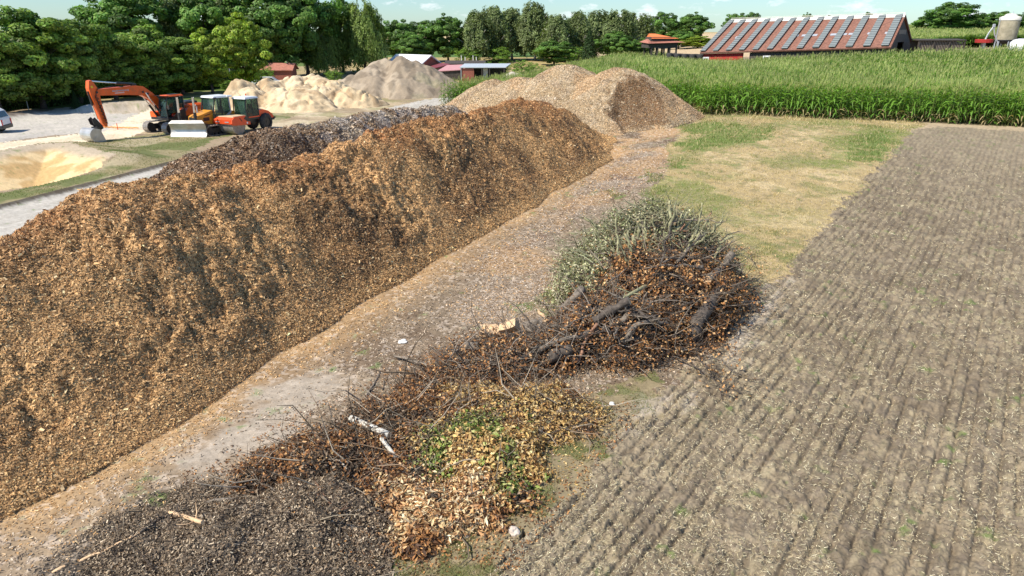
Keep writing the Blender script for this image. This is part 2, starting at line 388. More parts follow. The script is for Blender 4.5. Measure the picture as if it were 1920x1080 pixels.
# ---------------------------------------------------------------- materials
def new_mat(name):
    m = bpy.data.materials.new(name); m.use_nodes = True; n = m.node_tree.nodes; n.clear()
    out = n.new('ShaderNodeOutputMaterial'); b = n.new('ShaderNodeBsdfPrincipled'); m.node_tree.links.new(b.outputs[0], out.inputs[0])
    return m, m.node_tree, b, out
def M_solid(name, col, rough=.6, metal=0, var=.12, scale=3.0, dirt=0.0, dirtcol=(.25, .19, .12), bump=0.0, spec=.5):
    m, t, b, out = new_mat(name); L = t.links
    tcn = t.nodes.new('ShaderNodeTexCoord'); nn = t.nodes.new('ShaderNodeTexNoise'); nn.inputs['Scale'].default_value = scale; nn.inputs['Detail'].default_value = 5
    L.new(tcn.outputs['Object'], nn.inputs[0])
    r = t.nodes.new('ShaderNodeValToRGB'); e = r.color_ramp.elements
    e[0].color = (*[c * (1 - var) for c in col], 1); e[1].color = (*[min(1, c * (1 + var)) for c in col], 1); e[0].position = .3; e[1].position = .7
    L.new(nn.outputs['Fac'], r.inputs[0]); src = r.outputs[0]
    if dirt:
        n2 = t.nodes.new('ShaderNodeTexNoise'); n2.inputs['Scale'].default_value = scale * 1.7; n2.inputs['Detail'].default_value = 6; L.new(tcn.outputs['Object'], n2.inputs[0])
        r2 = t.nodes.new('ShaderNodeValToRGB'); r2.color_ramp.elements[0].position = .48; r2.color_ramp.elements[1].position = .7; r2.color_ramp.elements[1].color = (dirt, dirt, dirt, 1)
        L.new(n2.outputs['Fac'], r2.inputs[0]); mx = t.nodes.new('ShaderNodeMix'); mx.data_type = 'RGBA'
        L.new(r2.outputs[0], mx.inputs['Factor']); L.new(src, mx.inputs[6]); mx.inputs[7].default_value = (*dirtcol, 1); src = mx.outputs[2]
    L.new(src, b.inputs['Base Color']); b.inputs['Roughness'].default_value = rough; b.inputs['Metallic'].default_value = metal
    b.inputs['Specular IOR Level'].default_value = spec
    if bump:
        bp = t.nodes.new('ShaderNodeBump'); bp.inputs['Strength'].default_value = bump; bp.inputs['Distance'].default_value = .05
        L.new(nn.outputs['Fac'], bp.inputs['Height']); L.new(bp.outputs[0], b.inputs['Normal'])
    return m
def M_attr(name, rough=.9, fine=40.0, famt=.3, bump=0.0, bdist=.02, trans=0.0, cells=0.0, spec=.2, transcol=(1.1, 1.25, .5)):
    """colour from the mesh's own colour attribute, with fine noise (and chip-like cells) on top"""
    m, t, b, out = new_mat(name); L = t.links
    a = t.nodes.new('ShaderNodeAttribute'); a.attribute_name = 'Col'
    tcn = t.nodes.new('ShaderNodeTexCoord'); src = a.outputs['Color']
    hs = None
    if famt:
        nn = t.nodes.new('ShaderNodeTexNoise'); nn.inputs['Scale'].default_value = fine; nn.inputs['Detail'].default_value = 4; nn.inputs['Roughness'].default_value = .7
        L.new(tcn.outputs['Object'], nn.inputs[0])
        mrn = t.nodes.new('ShaderNodeMapRange'); mrn.inputs['From Min'].default_value = .3; mrn.inputs['From Max'].default_value = .7
        mrn.inputs['To Min'].default_value = 1 - famt; mrn.inputs['To Max'].default_value = 1 + famt; L.new(nn.outputs['Fac'], mrn.inputs['Value'])
        vm = t.nodes.new('ShaderNodeVectorMath'); vm.operation = 'SCALE'; L.new(src, vm.inputs[0]); L.new(mrn.outputs[0], vm.inputs['Scale']); src = vm.outputs[0]
        hs = nn.outputs['Fac']
    if cells:
        vo = t.nodes.new('ShaderNodeTexVoronoi'); vo.inputs['Scale'].default_value = cells
        mpn = t.nodes.new('ShaderNodeMapping'); mpn.inputs['Scale'].default_value = (1.0, .6, .8); mpn.inputs['Rotation'].default_value = (.3, .5, .9)
        L.new(tcn.outputs['Object'], mpn.inputs[0]); L.new(mpn.outputs[0], vo.inputs[0])
        sp = t.nodes.new('ShaderNodeSeparateColor'); L.new(vo.outputs['Color'], sp.inputs[0])
        rr = t.nodes.new('ShaderNodeMapRange'); rr.inputs['To Min'].default_value = .35; rr.inputs['To Max'].default_value = 1.65; L.new(sp.outputs[0], rr.inputs['Value'])
        vm = t.nodes.new('ShaderNodeVectorMath'); vm.operation = 'SCALE'; L.new(src, vm.inputs[0]); L.new(rr.outputs[0], vm.inputs['Scale']); src = vm.outputs[0]
        hs = sp.outputs[1]
    L.new(src, b.inputs['Base Color']); b.inputs['Roughness'].default_value = rough; b.inputs['Specular IOR Level'].default_value = spec
    if bump and hs is not None:
        bp = t.nodes.new('ShaderNodeBump'); bp.inputs['Strength'].default_value = bump; bp.inputs['Distance'].default_value = bdist
        L.new(hs, bp.inputs['Height']); L.new(bp.outputs[0], b.inputs['Normal'])
    if trans:
        tr = t.nodes.new('ShaderNodeBsdfTranslucent'); ms = t.nodes.new('ShaderNodeMixShader'); ms.inputs[0].default_value = trans
        vm = t.nodes.new('ShaderNodeVectorMath'); vm.operation = 'MULTIPLY'; L.new(src, vm.inputs[0]); vm.inputs[1].default_value = transcol
        L.new(vm.outputs[0], tr.inputs[0]); L.new(b.outputs[0], ms.inputs[1]); L.new(tr.outputs[0], ms.inputs[2]); L.new(ms.outputs[0], out.inputs[0])
    return m
def M_glass(name, col=(.05, .09, .09)):
    m, t, b, out = new_mat(name); L = t.links
    b.inputs['Base Color'].default_value = (*col, 1); b.inputs['Roughness'].default_value = .05; b.inputs['Specular IOR Level'].default_value = .8
    tr = t.nodes.new('ShaderNodeBsdfTransparent'); tr.inputs[0].default_value = (.62, .78, .72, 1)
    nn = t.nodes.new('ShaderNodeTexNoise'); nn.inputs['Scale'].default_value = 2.0
    mrn = t.nodes.new('ShaderNodeMapRange'); mrn.inputs['To Min'].default_value = .25; mrn.inputs['To Max'].default_value = .5; L.new(nn.outputs['Fac'], mrn.inputs['Value'])
    ms = t.nodes.new('ShaderNodeMixShader'); L.new(mrn.outputs[0], ms.inputs[0]); L.new(tr.outputs[0], ms.inputs[1]); L.new(b.outputs[0], ms.inputs[2]); L.new(ms.outputs[0], out.inputs[0])
    return m
MT = dict(
    ground=M_attr('ground_soil', .95, 22, .22, .35, .02), chips=M_attr('wood_chips', .8, 60, .25, .5, .03, cells=17),
    chips_far=M_attr('far_wood_chips', .8, 30, .25, .6, .05, cells=9), card=M_attr('loose_chips', .75, 50, .15, spec=.3),
    sand=M_attr('loose_sand', .95, 9, .16, .6, .06), leaf=M_attr('leaves', .55, 5, .0, trans=.32, spec=.35),
    dryleaf=M_attr('dry_leaves', .7, 30, .2, trans=.15, transcol=(1.1, .8, .5)), corn=M_attr('corn_leaves', .5, 5, 0, trans=.3, spec=.4),
    bark=M_attr('tree_bark', .9, 14, .4, .6, .03), straw=M_attr('straw', .7, 30, .15),
    bark_s=M_solid('grey_bark', (.20, .165, .13), .9, var=.45, scale=9, bump=.6), bark_d=M_solid('dark_bark', (.10, .08, .065), .9, var=.5, scale=9, bump=.7),
    moss=M_solid('mossy_bark', (.30, .285, .16), .9, var=.4, scale=8, bump=.5), cutwood=M_solid('cut_wood', (.70, .47, .27), .7, var=.2, scale=12),
    redwood=M_solid('reddish_wood', (.30, .16, .10), .7, var=.3, scale=10),
    birch=M_solid('white_birch_bark', (.66, .62, .54), .7, var=.1, scale=9, dirt=.45, dirtcol=(.12, .09, .07)),
    stone=M_solid('pale_stone', (.62, .52, .43), .8, var=.2, scale=9, bump=.3), stone_w=M_solid('white_stone', (.78, .75, .70), .7, var=.1, scale=9),
    orange=M_solid('orange_paint', (.85, .125, .012), .32, var=.12, scale=2, dirt=.35, dirtcol=(.35, .16, .07)),
    orange_r=M_solid('red_orange_paint', (.80, .09, .02), .35, var=.1, scale=2, dirt=.2), yellow=M_solid('yellow_paint', (.72, .30, .02), .35, var=.12, scale=2, dirt=.25),
    white=M_solid('white_paint', (.78, .79, .80), .35, var=.05, dirt=.25, dirtcol=(.5, .46, .4)), black=M_solid('black_paint', (.022, .022, .024), .4, var=.2, dirt=.3, dirtcol=(.09, .08, .07)),
    rubber=M_solid('rubber', (.03, .03, .032), .8, dirt=.5, dirtcol=(.12, .1, .08)), steel=M_solid('worn_steel', (.56, .55, .53), .38, .55, var=.2, scale=1.2, dirt=.5, dirtcol=(.45, .38, .3)),
    grey=M_solid('grey_paint', (.42, .44, .48), .4, var=.08), track=M_solid('track_steel', (.33, .30, .27), .5, .4, var=.25, scale=5, dirt=.7, dirtcol=(.3, .24, .17)),
    chrome=M_solid('chrome', (.75, .75, .76), .15, .9), glass=M_glass('cab_glass'), darkglass=M_solid('dark_glass', (.03, .05, .055), .06, spec=.8),
    dust=M_solid('dusty_top', (.58, .43, .27), .85, var=.15, scale=3), red=M_solid('red_paint', (.55, .03, .02), .5), yel=M_solid('sticker_yellow', (.85, .62, .03), .5),
    blue=M_solid('sign_blue', (.03, .06, .35), .5), redlight=M_solid('tail_lamp', (.6, .03, .03), .2), post=M_solid('galvanised_post', (.50, .52, .54), .4, .5),
    tile_old=M_solid('old_red_tiles', (.25, .115, .08), .85, var=.35, scale=2.5, dirt=.5, dirtcol=(.2, .09, .06), bump=.2),
    tile_red=M_solid('red_tiles', (.42, .17, .12), .85, var=.25, scale=3), tile_orange=M_solid('orange_tiles', (.80, .22, .07), .8, var=.15),
    redwall=M_solid('falu_red_boards', (.42, .03, .025), .8, var=.2, scale=4), redbrick=M_solid('red_brick', (.33, .11, .075), .85, var=.2, scale=6),
    darkwood=M_solid('dark_boards', (.075, .062, .052), .85, var=.35, scale=4), woodgrey=M_solid('grey_boards', (.24, .20, .165), .85, var=.3, scale=5),
    ridge=M_solid('cement_ridge', (.70, .67, .60), .8, var=.12, scale=2), metal_roof=M_solid('zinc_sheet', (.62, .66, .68), .4, .2, var=.08),
    maroon=M_solid('maroon_sheet', (.22, .05, .06), .6), white_roof=M_solid('white_sheet', (.80, .80, .82), .6, var=.04), concrete=M_solid('weathered_concrete', (.42, .37, .26), .85, var=.25, scale=1.2, dirt=.5, dirtcol=(.24, .22, .12)),
    hedge=M_attr('hedge_leaves', .55, 5, 0, trans=.25), chrome_d=M_solid('zinc_pipe', (.62, .64, .66), .4, .5))
def M_panel():
    """blue-grey corrugated strips: fine ribs across, from the object's own coordinates"""
    m, t, b, out = new_mat('solar_strip'); L = t.links
    tcn = t.nodes.new('ShaderNodeTexCoord'); w = t.nodes.new('ShaderNodeTexWave'); w.inputs['Scale'].default_value = .9; w.bands_direction = 'Z'
    L.new(tcn.outputs['Object'], w.inputs[0]); r = t.nodes.new('ShaderNodeValToRGB'); r.color_ramp.elements[0].color = (.13, .145, .14, 1); r.color_ramp.elements[1].color = (.27, .295, .285, 1)
    L.new(w.outputs['Fac'], r.inputs[0]); L.new(r.outputs[0], b.inputs['Base Color']); b.inputs['Roughness'].default_value = .4
    return m
MT['panel'] = M_panel()

# ---------------------------------------------------------------- the ground sheet
def build_ground():
    az = np.concatenate([np.linspace(-180, -49, 34)[:-1], np.linspace(-49, -46, 8)[:-1], np.linspace(-46, 46, 1350), np.linspace(46, 49, 8)[1:], np.linspace(49, 180, 34)[1:]])
    dep = np.arange(51.0, 1.9, -0.045)
    r = np.concatenate([[0.5, 2, 3.5, 5.0, 5.8], CAM_H / np.tan(np.radians(dep)), np.geomspace(250, 8000, 46)])
    A, Rr = np.meshgrid(np.radians(az), r)
    X = (Rr * np.sin(A)).ravel(); Y = (Rr * np.cos(A)).ravel()
    m = regions(X, Y)
    Z = ground_z(X, Y, m); C = ground_col(X, Y, m)
    V = np.stack([X, Y, Z], 1)
    nr, nc = A.shape
    i = np.arange(nr - 1)[:, None] * nc + np.arange(nc - 1)[None, :]; i = i.ravel()
    F = np.stack([i, i + 1, i + nc + 1, i + nc], 1)[:, ::-1]
    lab = np.zeros(len(X), int)
    for k, v in (('berm', 0), ('lgrass', 2), ('grass', 2), ('spath', 5), ('yard', 4), ('pit', 6), ('road', 3), ('field', 1)):
        lab[m[k]] = v
    lab[m['corn']] = 0
    fl = lab[F[:, 0]]
    names = ['ground', 'field', 'meadow', 'road', 'yard', 'path', 'sand_pit']
    for q, nme in enumerate(names):
        S = F[fl == q]
        if not len(S): continue
        ids, inv = np.unique(S, return_inverse=True)
        o = mesh_np(nme, V[ids], inv.reshape(-1, 4), MT['ground'], C[ids], smooth=True); o['kind'] = 'structure'
build_ground()

# ---------------------------------------------------------------- small loose pieces as merged cards
def unit(a): return a / np.maximum(np.linalg.norm(a, axis=1, keepdims=True), 1e-9)
def cards(P, N, ln, wd, spread, C, fold=0.0, lift=.01, along=None):
    n = len(P); N = unit(np.asarray(N, float) + spread * rng.normal(size=(n, 3)))
    u = rng.normal(size=(n, 3)) if along is None else along + .25 * rng.normal(size=(n, 3))
    u = unit(u - (u * N).sum(1, keepdims=True) * N); v = np.cross(N, u)
    ln = np.broadcast_to(ln, n)[:, None] / 2; wd = np.broadcast_to(wd, n)[:, None] / 2
    P = P + N * np.broadcast_to(lift, n)[:, None]
    if not fold:
        V = np.stack([P - u * ln - v * wd, P + u * ln - v * wd * .8, P + u * ln + v * wd * .8, P - u * ln + v * wd], 1).reshape(-1, 3)
        F = np.arange(4 * n).reshape(n, 4); return V, F, np.repeat(C, 4, 0)
    k = N * (fold * wd)
    V = np.stack([P - u * ln, P - v * wd + k, P + u * ln, P + v * wd + k], 1)
    M_ = np.stack([P - u * ln, P - v * wd + k, P + u * ln, P + v * wd + k], 1).reshape(-1, 3)
    idx = np.arange(4 * n).reshape(n, 4)
    F = np.concatenate([idx[:, [0, 1, 2, 2]], idx[:, [0, 2, 3, 3]]])
    # folded leaf = two quads sharing the rib, written as thin kites with a rib point
    rib0 = P - u * ln * .35; rib1 = P + u * ln * .35
    V = np.stack([P - u * ln, P - v * wd + k, P + u * ln, rib0 * .5 + rib1 * .5, P + v * wd + k], 1).reshape(-1, 3)
    b = np.arange(n)[:, None] * 5
    F = np.concatenate([b + np.array([[0, 1, 2, 3]]), b + np.array([[0, 3, 2, 4]])])
    return V, F, np.repeat(C, 5, 0)
def join(parts):
    Vs, Fs, Cs, b = [], [], [], 0
    for V, F, C in parts:
        Vs.append(V); Fs.append(F + b); Cs.append(C); b += len(V)
    return np.concatenate(Vs), np.concatenate(Fs), np.concatenate(Cs)
def palette(n, cols, w=None, jit=.18):
    cols = np.array(cols, float); w = None if w is None else np.array(w, float) / np.sum(w)
    c = cols[rng.choice(len(cols), n, p=w)]
    return np.clip(c * (1 + jit * rng.normal(size=(n, 1))), .008, .92)
def tubes(P0, P1, r0, r1, C, k=3):
    n = len(P0); d = unit(P1 - P0); a = np.cross(d, np.tile([.2, .3, .93], (n, 1))); a = unit(a); b = np.cross(d, a)
    V = []
    for P, rr in ((P0, r0), (P1, r1)):
        for q in range(k):
            t = 2 * math.pi * q / k; V.append(P + (a * math.cos(t) + b * math.sin(t)) * np.broadcast_to(rr, n)[:, None])
    V = np.stack(V, 1).reshape(-1, 3); base = np.arange(n)[:, None] * 2 * k
    F = np.concatenate([base + np.array([[q, (q + 1) % k, k + (q + 1) % k, k + q]]) for q in range(k)])
    return V, F, np.repeat(C, 2 * k, 0)

# ---------------------------------------------------------------- heaps
def prof(t, e=.13):
    a = math.sqrt(1 + e * e); f = (a - np.sqrt(t * t + e * e)) / (a - e)
    return np.where(t < 1, f, -(t - 1) * 1.0)
def ridge_h(X, Y, pts, e=.13):
    out = np.full(np.shape(X), -5.0)
    for (x0, y0, h0, w0), (x1, y1, h1, w1) in zip(pts[:-1], pts[1:]):
        d, t = seg_dist(X, Y, x0, y0, x1, y1); w = lerp(w0, w1, t); h = lerp(h0, h1, t)
        out = np.maximum(out, h * prof(d / w, e))
    return out
def heap(name, hfun, ugrid, vgrid, frame, colfun, mat, label, cat='heap', cardspec=None, kind=None, group=None):
    """hfun(X,Y) = height over the ground; frame = (origin, direction) of the grid"""
    (ox, oy), (dx, dy) = frame
    U, W = np.meshgrid(ugrid, vgrid); X = ox + U * dx - W * dy; Y = oy + U * dy + W * dx
    h = hfun(X, Y); Zb = T0(X, Y); Z = Zb + np.where(h < .02, h * .6 - .10, h)
    nv, nu = X.shape
    i = (np.arange(nv - 1)[:, None] * nu + np.arange(nu - 1)[None, :]).ravel()
    F = np.stack([i, i + 1, i + nu + 1, i + nu], 1)
    hf = h.ravel(); F = F[(hf[F].max(1) > -.03)]
    ids, inv = np.unique(F, return_inverse=True); F = inv.reshape(-1, 4)
    V = np.stack([X, Y, Z], -1).reshape(-1, 3)[ids]
    # normals by finite differences
    gu = np.gradient(Z, axis=1) / np.maximum(np.gradient(U, axis=1), 1e-6); gv = np.gradient(Z, axis=0) / np.maximum(np.gradient(W, axis=0), 1e-6)
    N = np.stack([-(gu * dx - gv * dy), -(gu * dy + gv * dx), np.ones_like(gu)], -1).reshape(-1, 3)[ids]; N = unit(N)
    C = colfun(V[:, 0], V[:, 1], hf[ids], N)
    parts_idx = np.zeros(len(F), int)
    if cardspec:
        n, size, spread, pal, w, amt = cardspec[:6]
        rr = np.hypot(V[:, 0], V[:, 1]); du = np.gradient(U, axis=1).ravel()[ids]; dv = np.gradient(W, axis=0).ravel()[ids]
        fac = np.clip((N * -unit(V - np.array([[0, 0, CAM_H]]))).sum(1), .0, 1) + .12
        wt = du * dv * fac / np.clip(rr, 8, None) ** 1.7 * (hf[ids] > .0); wt = wt / wt.sum()
        k = rng.choice(len(V), n, p=wt)
        P = V[k] + rng.normal(size=(n, 3)) * np.array([[.03, .03, .0]])
        sz = size * np.clip(rr[k] / 14, .8, 3) ** .55 * np.exp(rng.normal(size=n) * .42)
        pc = palette(n, pal, w); cc = C[k] * (1 - amt) + pc * amt; cc = np.clip(cc * rng.uniform(.55, 1.5, (n, 1)), .01, .9)
        Vc, Fc, Cc = cards(P, N[k], sz, sz * rng.uniform(.2, .6, n), spread, cc, lift=.012)
        b = len(V); V = np.concatenate([V, Vc]); F = np.concatenate([F, Fc + b]); C = np.concatenate([C, Cc])
        parts_idx = np.concatenate([parts_idx, np.ones(len(Fc), int)])
    o = mesh_np(name, V, F, None, C, smooth=True, mats=[mat, MT['card']], midx=parts_idx)
    return tag(o, label, cat, group, kind)

MAIN = [(-17.5, 4, .9, 4.2), (-15.6, 8.6, 1.4, 4.7), (-14, 11.5, 2.05, 5.1), (-12.5, 15, 3.0, 5.5), (-10.9, 18.4, 3.95, 5.4), (-9.3, 22.2, 3.6, 5.0), (-7.2, 26.5, 3.75, 4.9), (-5, 31, 3.85, 5.0),
        (-2.6, 37, 3.9, 5.1), (-.5, 41.5, 3.9, 5.2), (1.6, 46, 3.8, 5.0), (3.0, 49.5, 2.9, 4.4), (4.6, 52.5, 1.5, 3.2)]
def h_main(X, Y):
    wx = X + 1.0 * (fbm(X, Y, 3.2, 3, 201) - .5); wy = Y + 1.0 * (fbm(X, Y, 3.2, 3, 205) - .5)
    h = ridge_h(wx, wy, MAIN, .16)
    k = np.clip(h / 1.2, 0, 1)
    axis = X * .395 + Y * .919
    gul = np.abs(fbm(axis, axis * 0 + h * .25, 1.5, 3, 211) - .5) * 2
    h = h + k * (0.7 * (fbm(X, Y, 2.4, 3, 207) - .5) - .09 * (1 - sst(0, .28, gul)) * np.clip(1.4 - np.abs(h - 2), 0, 1))
    fo = axis / 3.6 + .8 * fbm(X, Y, 3, 2, 217); fo = fo - np.floor(fo); h = h + k * (.2 * sst(0, .7, fo) * (1 - sst(.74, 1.0, fo)) - .1) * np.clip(h / 2, 0, 1) * np.clip((4.1 - h) / 1.2, .15, 1)
    rough = .5 + .8 * sst(.38, .62, fbm(X, Y, 3.5, 2, 209))
    h = h + k * rough * (0.56 * (fbm(X, Y, .55, 4, 213, .62) - .5) + 0.20 * (fbm(X, Y, .2, 3, 215, .6) - .5))
    return h
def c_main(X, Y, h, N):
    n = len(X); f = fbm(X, Y, 2.0, 4, 221); g = fbm(X, Y, .45, 3, 223, .6); q = fbm(X, Y, 4.5, 3, 225)
    C = np.tile(C3(.36, .205, .09), (n, 1))
    C = blend(C, C3(.13, .075, .04), sst(.45, .6, g) * .7); C = blend(C, C3(.13, .075, .042), sst(.47, .6, fbm(X, Y, 1.3, 3, 227)) * sst(3.6, 2.6, h) * .5)
    C = blend(C, C3(.56, .34, .15), sst(.48, .64, f) * .6)
    C = blend(C, C3(.32, .125, .045), sst(2.7, 4.0, h + 2.2 * (q - .5)) * .6)
    C = blend(C, C3(.58, .36, .16), (1 - sst(.15, .75, h + .5 * (f - .5))) * .85)
    C = blend(C, C3(.62, .39, .18), sst(.55, .66, q) * sst(34, 26, np.hypot(X + 12, Y - 10)) * .5)
    return C
ax_m = (.395, .919)
ug = np.concatenate([np.arange(-8, 6, .06), np.arange(6, 24, .065), np.arange(24, 56, .09)])
heap('wood_chip_heap', h_main, ug, np.arange(-7.4, 7.5, .045), ((-14.6, 6.5), ax_m), c_main, MT['chips'],
     'long orange-brown wood chip heap filling the left half of the photo', 'wood chip heap',
     (760000, .031, .6, [(.66, .40, .175), (.44, .235, .095), (.19, .10, .048), (.80, .60, .35), (.07, .045, .03)], [4.2, 4, 2.8, 1.5, 2.0], .55))

DARK = [(-18.2, 31.5, .8, 3), (-15.9, 35, 2.2, 4.0), (-13.6, 38.5, 2.95, 4.3), (-12.1, 42, 2.75, 4.1), (-10.4, 45.5, 2.85, 4.1), (-8.7, 49, 2.8, 4.0), (-7.1, 53, 2.75, 3.9), (-4.8, 57, 2.3, 3.4), (-3.6, 59.5, 1.0, 2.3)]
def h_dark(X, Y):
    h = ridge_h(X + .9 * (fbm(X, Y, 2.5, 3, 301) - .5), Y + .9 * (fbm(X, Y, 2.5, 3, 305) - .5), DARK, .2); k = np.clip(h / .8, 0, 1)
    return h + k * (.6 * (fbm(X, Y, 1.8, 3, 307) - .5) + .34 * (fbm(X, Y, .6, 3, 309, .6) - .5) + .12 * (fbm(X, Y, .2, 2, 311) - .5))
def c_dark(X, Y, h, N):
    n = len(X); f = fbm(X, Y, 1.6, 4, 321); g = fbm(X, Y, .4, 3, 323)
    C = np.tile(C3(.19, .105, .055), (n, 1)); C = blend(C, C3(.30, .18, .10), sst(.5, .65, g) * .6); C = blend(C, C3(.035, .028, .024), sst(.5, .62, f) * .6)
    G_ = np.tile(C3(.42, .35, .265), (n, 1)); G_ = blend(G_, C3(.26, .16, .085), sst(.45, .56, f) * .9); G_ = blend(G_, C3(.62, .58, .54), sst(.53, .64, g) * .6)
    t = sst(39.0, 43.0, Y + 5 * (f - .5) + 1.4 * np.clip(h - 1.6, 0, 2)) 
    return C * (1 - t[:, None]) + G_ * t[:, None]
heap('bark_mulch_heap', h_dark, np.arange(-3, 34, .09), np.arange(-5.5, 5.6, .07), ((-16.6, 31.5), (.40, .9165)), c_dark, MT['chips'],
     'low dark brown mulch heap turning pale grey, behind the long orange heap', 'mulch heap',
     (140000, .048, .5, [(.62, .54, .44), (.26, .16, .09), (.07, .05, .035), (.48, .34, .21)], [1.5, 3, 2.6, 2.2], .45))

PALE = [[(9.6, 62, 4.6, 7.2), (9.2, 63, 4.7, 7.2)], [(5.2, 66.5, 5.1, 8.0), (4.8, 67.2, 5.1, 8)], [(1.3, 69, 3.9, 6.5), (.6, 69.8, 3.9, 6.5)], [(-1.9, 71.3, 3.6, 5.6), (-2.5, 72.4, 3.4, 5.8)], [(9, 59, 2.6, 5), (5, 60, 2.4, 4.5)], [(9.4, 62.5, 3.9, 7.0), (5.0, 66.8, 4.3, 7.5), (1.0, 69.4, 3.7, 6.5), (-2.2, 72, 3.2, 5.6)]]
def h_pale(X, Y):
    h = np.full(np.shape(X), -5.0); wx = X + .7 * (fbm(X, Y, 3, 2, 401) - .5); wy = Y + .7 * (fbm(X, Y, 3, 2, 405) - .5)
    for P in PALE: h = np.maximum(h, ridge_h(wx, wy, P, .2))
    h = h - .12 * 0
    # dug-out face
    d = np.hypot((X - 10.2) / 2.3, (Y - 56.6) / 3.4); h = h - np.where(h > 0, .8 * (1 - sst(.55, 1.05, d + .25 * (fbm(X, Y, 1.2, 2, 407) - .5))), 0)
    k = np.clip(h / .8, 0, 1)
    return h + k * (.35 * (fbm(X, Y, 2.2, 3, 409) - .5) + .14 * (fbm(X, Y, .5, 3, 411) - .5))
def c_pale(X, Y, h, N):
    n = len(X); f = fbm(X, Y, 2.2, 4, 421); g = fbm(X, Y, .5, 3, 423)
    C = np.tile(C3(.44, .325, .195), (n, 1)); C = blend(C, C3(.55, .44, .31), sst(.46, .60, g) * .6); C = blend(C, C3(.50, .31, .16), sst(.5, .62, f) * .6)
    C = blend(C, C3(.22, .15, .10), sst(.55, .68, fbm(X, Y, 1.3, 3, 425)) * .5)
    d = np.hypot((X - 10.2) / 2.6, (Y - 57.0) / 3.9) + .5 * (g - .5)
    D = np.tile(C3(.15, .078, .036), (n, 1)); D = blend(D, C3(.25, .135, .065), sst(.5, .65, g) * .7)
    t = (1 - sst(.8, 1.0, d)) * sst(.05, .4, h); return C * (1 - t[:, None]) + D * t[:, None]
heap('pale_chip_heap', h_pale, np.arange(-13, 14, .085), np.arange(-11, 12, .085), ((5, 65), (1, 0)), c_pale, MT['chips_far'],
     'pale wood chip heap with two rounded peaks and a brown dug-out face, beside the maize', 'wood chip heap',
     (230000, .03, .5, [(.70, .56, .37), (.58, .36, .16), (.28, .18, .11), (.82, .72, .56)], [3, 2.6, 2, .8], .4))

def cone_h(X, Y, cones, e=.12):
    h = np.full(np.shape(X), -5.0)
    for (x, y, hh, w) in cones: h = np.maximum(h, hh * prof(np.hypot(X - x, Y - y) / w, e))
    return h
SANDC = []
for px, py, yb, w in ((455, 150, 80, 3.6), (500, 148, 83, 4), (545, 139, 86, 4.4), (585, 138, 87, 4.6), (520, 163, 79, 3.6), (610, 157, 82, 3.6), (650, 160, 82, 3.4), (470, 170, 78, 3.4), (565, 164, 79, 5), (676, 168, 82, 3.2), (520, 150, 85, 5.5), (560, 146, 86, 5.5), (615, 148, 86, 5)):
    a = AY(px, py, yb); SANDC.append((a[0], yb, a[2], w))
def h_sand(X, Y):
    wx = X + 1.6 * (fbm(X, Y, 2.4, 3, 501) - .5); wy = Y + 1.6 * (fbm(X, Y, 2.4, 3, 505) - .5)
    h = cone_h(wx, wy, SANDC, .45); k = np.clip(h / .8, 0, 1); r = np.abs(fbm(X, Y, 2.6, 3, 509) - .5) * 2; st = h / .9 + 1.2 * fbm(X, Y, 2.0, 2, 513); st = st - np.floor(st)
    return h + k * (.95 * (fbm(X, Y, 2.6, 4, 507, .5) - .5) - .35 * (1 - sst(0, .2, r)) + .28 * sst(.0, .25, st) * (1 - .6 * st) - .2 + .3 * (fbm(X, Y, .6, 3, 511, .6) - .5))
def c_sand(X, Y, h, N):
    n = len(X); f = fbm(X, Y, 1.8, 4, 521); C = np.tile(C3(.62, .47, .29), (n, 1)); C = blend(C, C3(.74, .60, .40), sst(.45, .6, f) * .7); C = blend(C, C3(.34, .22, .12), sst(.56, .66, fbm(X, Y, 1.1, 3, 523)) * .55); return C
heap('sand_heap', h_sand, np.arange(-14, 15, .11), np.arange(-9, 10, .11), ((-24.5, 82.5), (.98, .199)), c_sand, MT['sand'],
     'lumpy pale yellow sand heap behind the excavator and roller', 'sand heap')
sc = [AY(752, 103, 98), AY(700, 122, 97), AY(655, 140, 96), AY(800, 122, 98), AY(725, 106, 99), AY(775, 112, 98.5)]
SOILC = [(p[0], p[1], p[2] - .0, w) for p, w in zip(sc, (8.6, 7.0, 5.0, 7.2, 8.0, 8.0))]
def h_soil(X, Y):
    wx = X + 1.4 * (fbm(X, Y, 3, 3, 601) - .5); wy = Y + 1.4 * (fbm(X, Y, 3, 3, 605) - .5)
    h = cone_h(wx, wy, SOILC, .08); k = np.clip(h / .8, 0, 1)
    gx = X + 17.3 - .05 * (97 - Y); gul = np.exp(-((gx - .5) / .8) ** 2) * sst(99, 96, Y) * .7
    gul2 = sst(0, 1.2, -(gx + .4)) * 0
    ter = (np.sin((X * .9 + fbm(X, Y, 2, 2, 609) * 5)) * .5 + .5) ** 3 * .25
    return h + k * (.7 * (fbm(X, Y, 1.8, 3, 607) - .5) - gul * 1.2 - ter + .2 * (fbm(X, Y, .5, 2, 611) - .5))
def c_soil(X, Y, h, N):
    n = len(X); f = fbm(X, Y, 2, 4, 621); C = np.tile(C3(.34, .27, .195), (n, 1)); C = blend(C, C3(.44, .36, .265), sst(.45, .6, f) * .7); C = blend(C, C3(.18, .14, .10), sst(.55, .68, fbm(X, Y, 1.2, 3, 623)) * .6)
    return blend(C, C3(.16, .17, .06), sst(.5, .6, f) * sst(-14, -11, X) * .35)
heap('soil_heap', h_soil, np.arange(-13, 14, .12), np.arange(-9.5, 10, .12), ((-18, 97.5), (1, 0)), c_soil, MT['sand'],
     'tall grey-brown soil heap with a dark gully down its middle, behind the sand heap', 'soil heap')
a = AY(968, 135, 112)
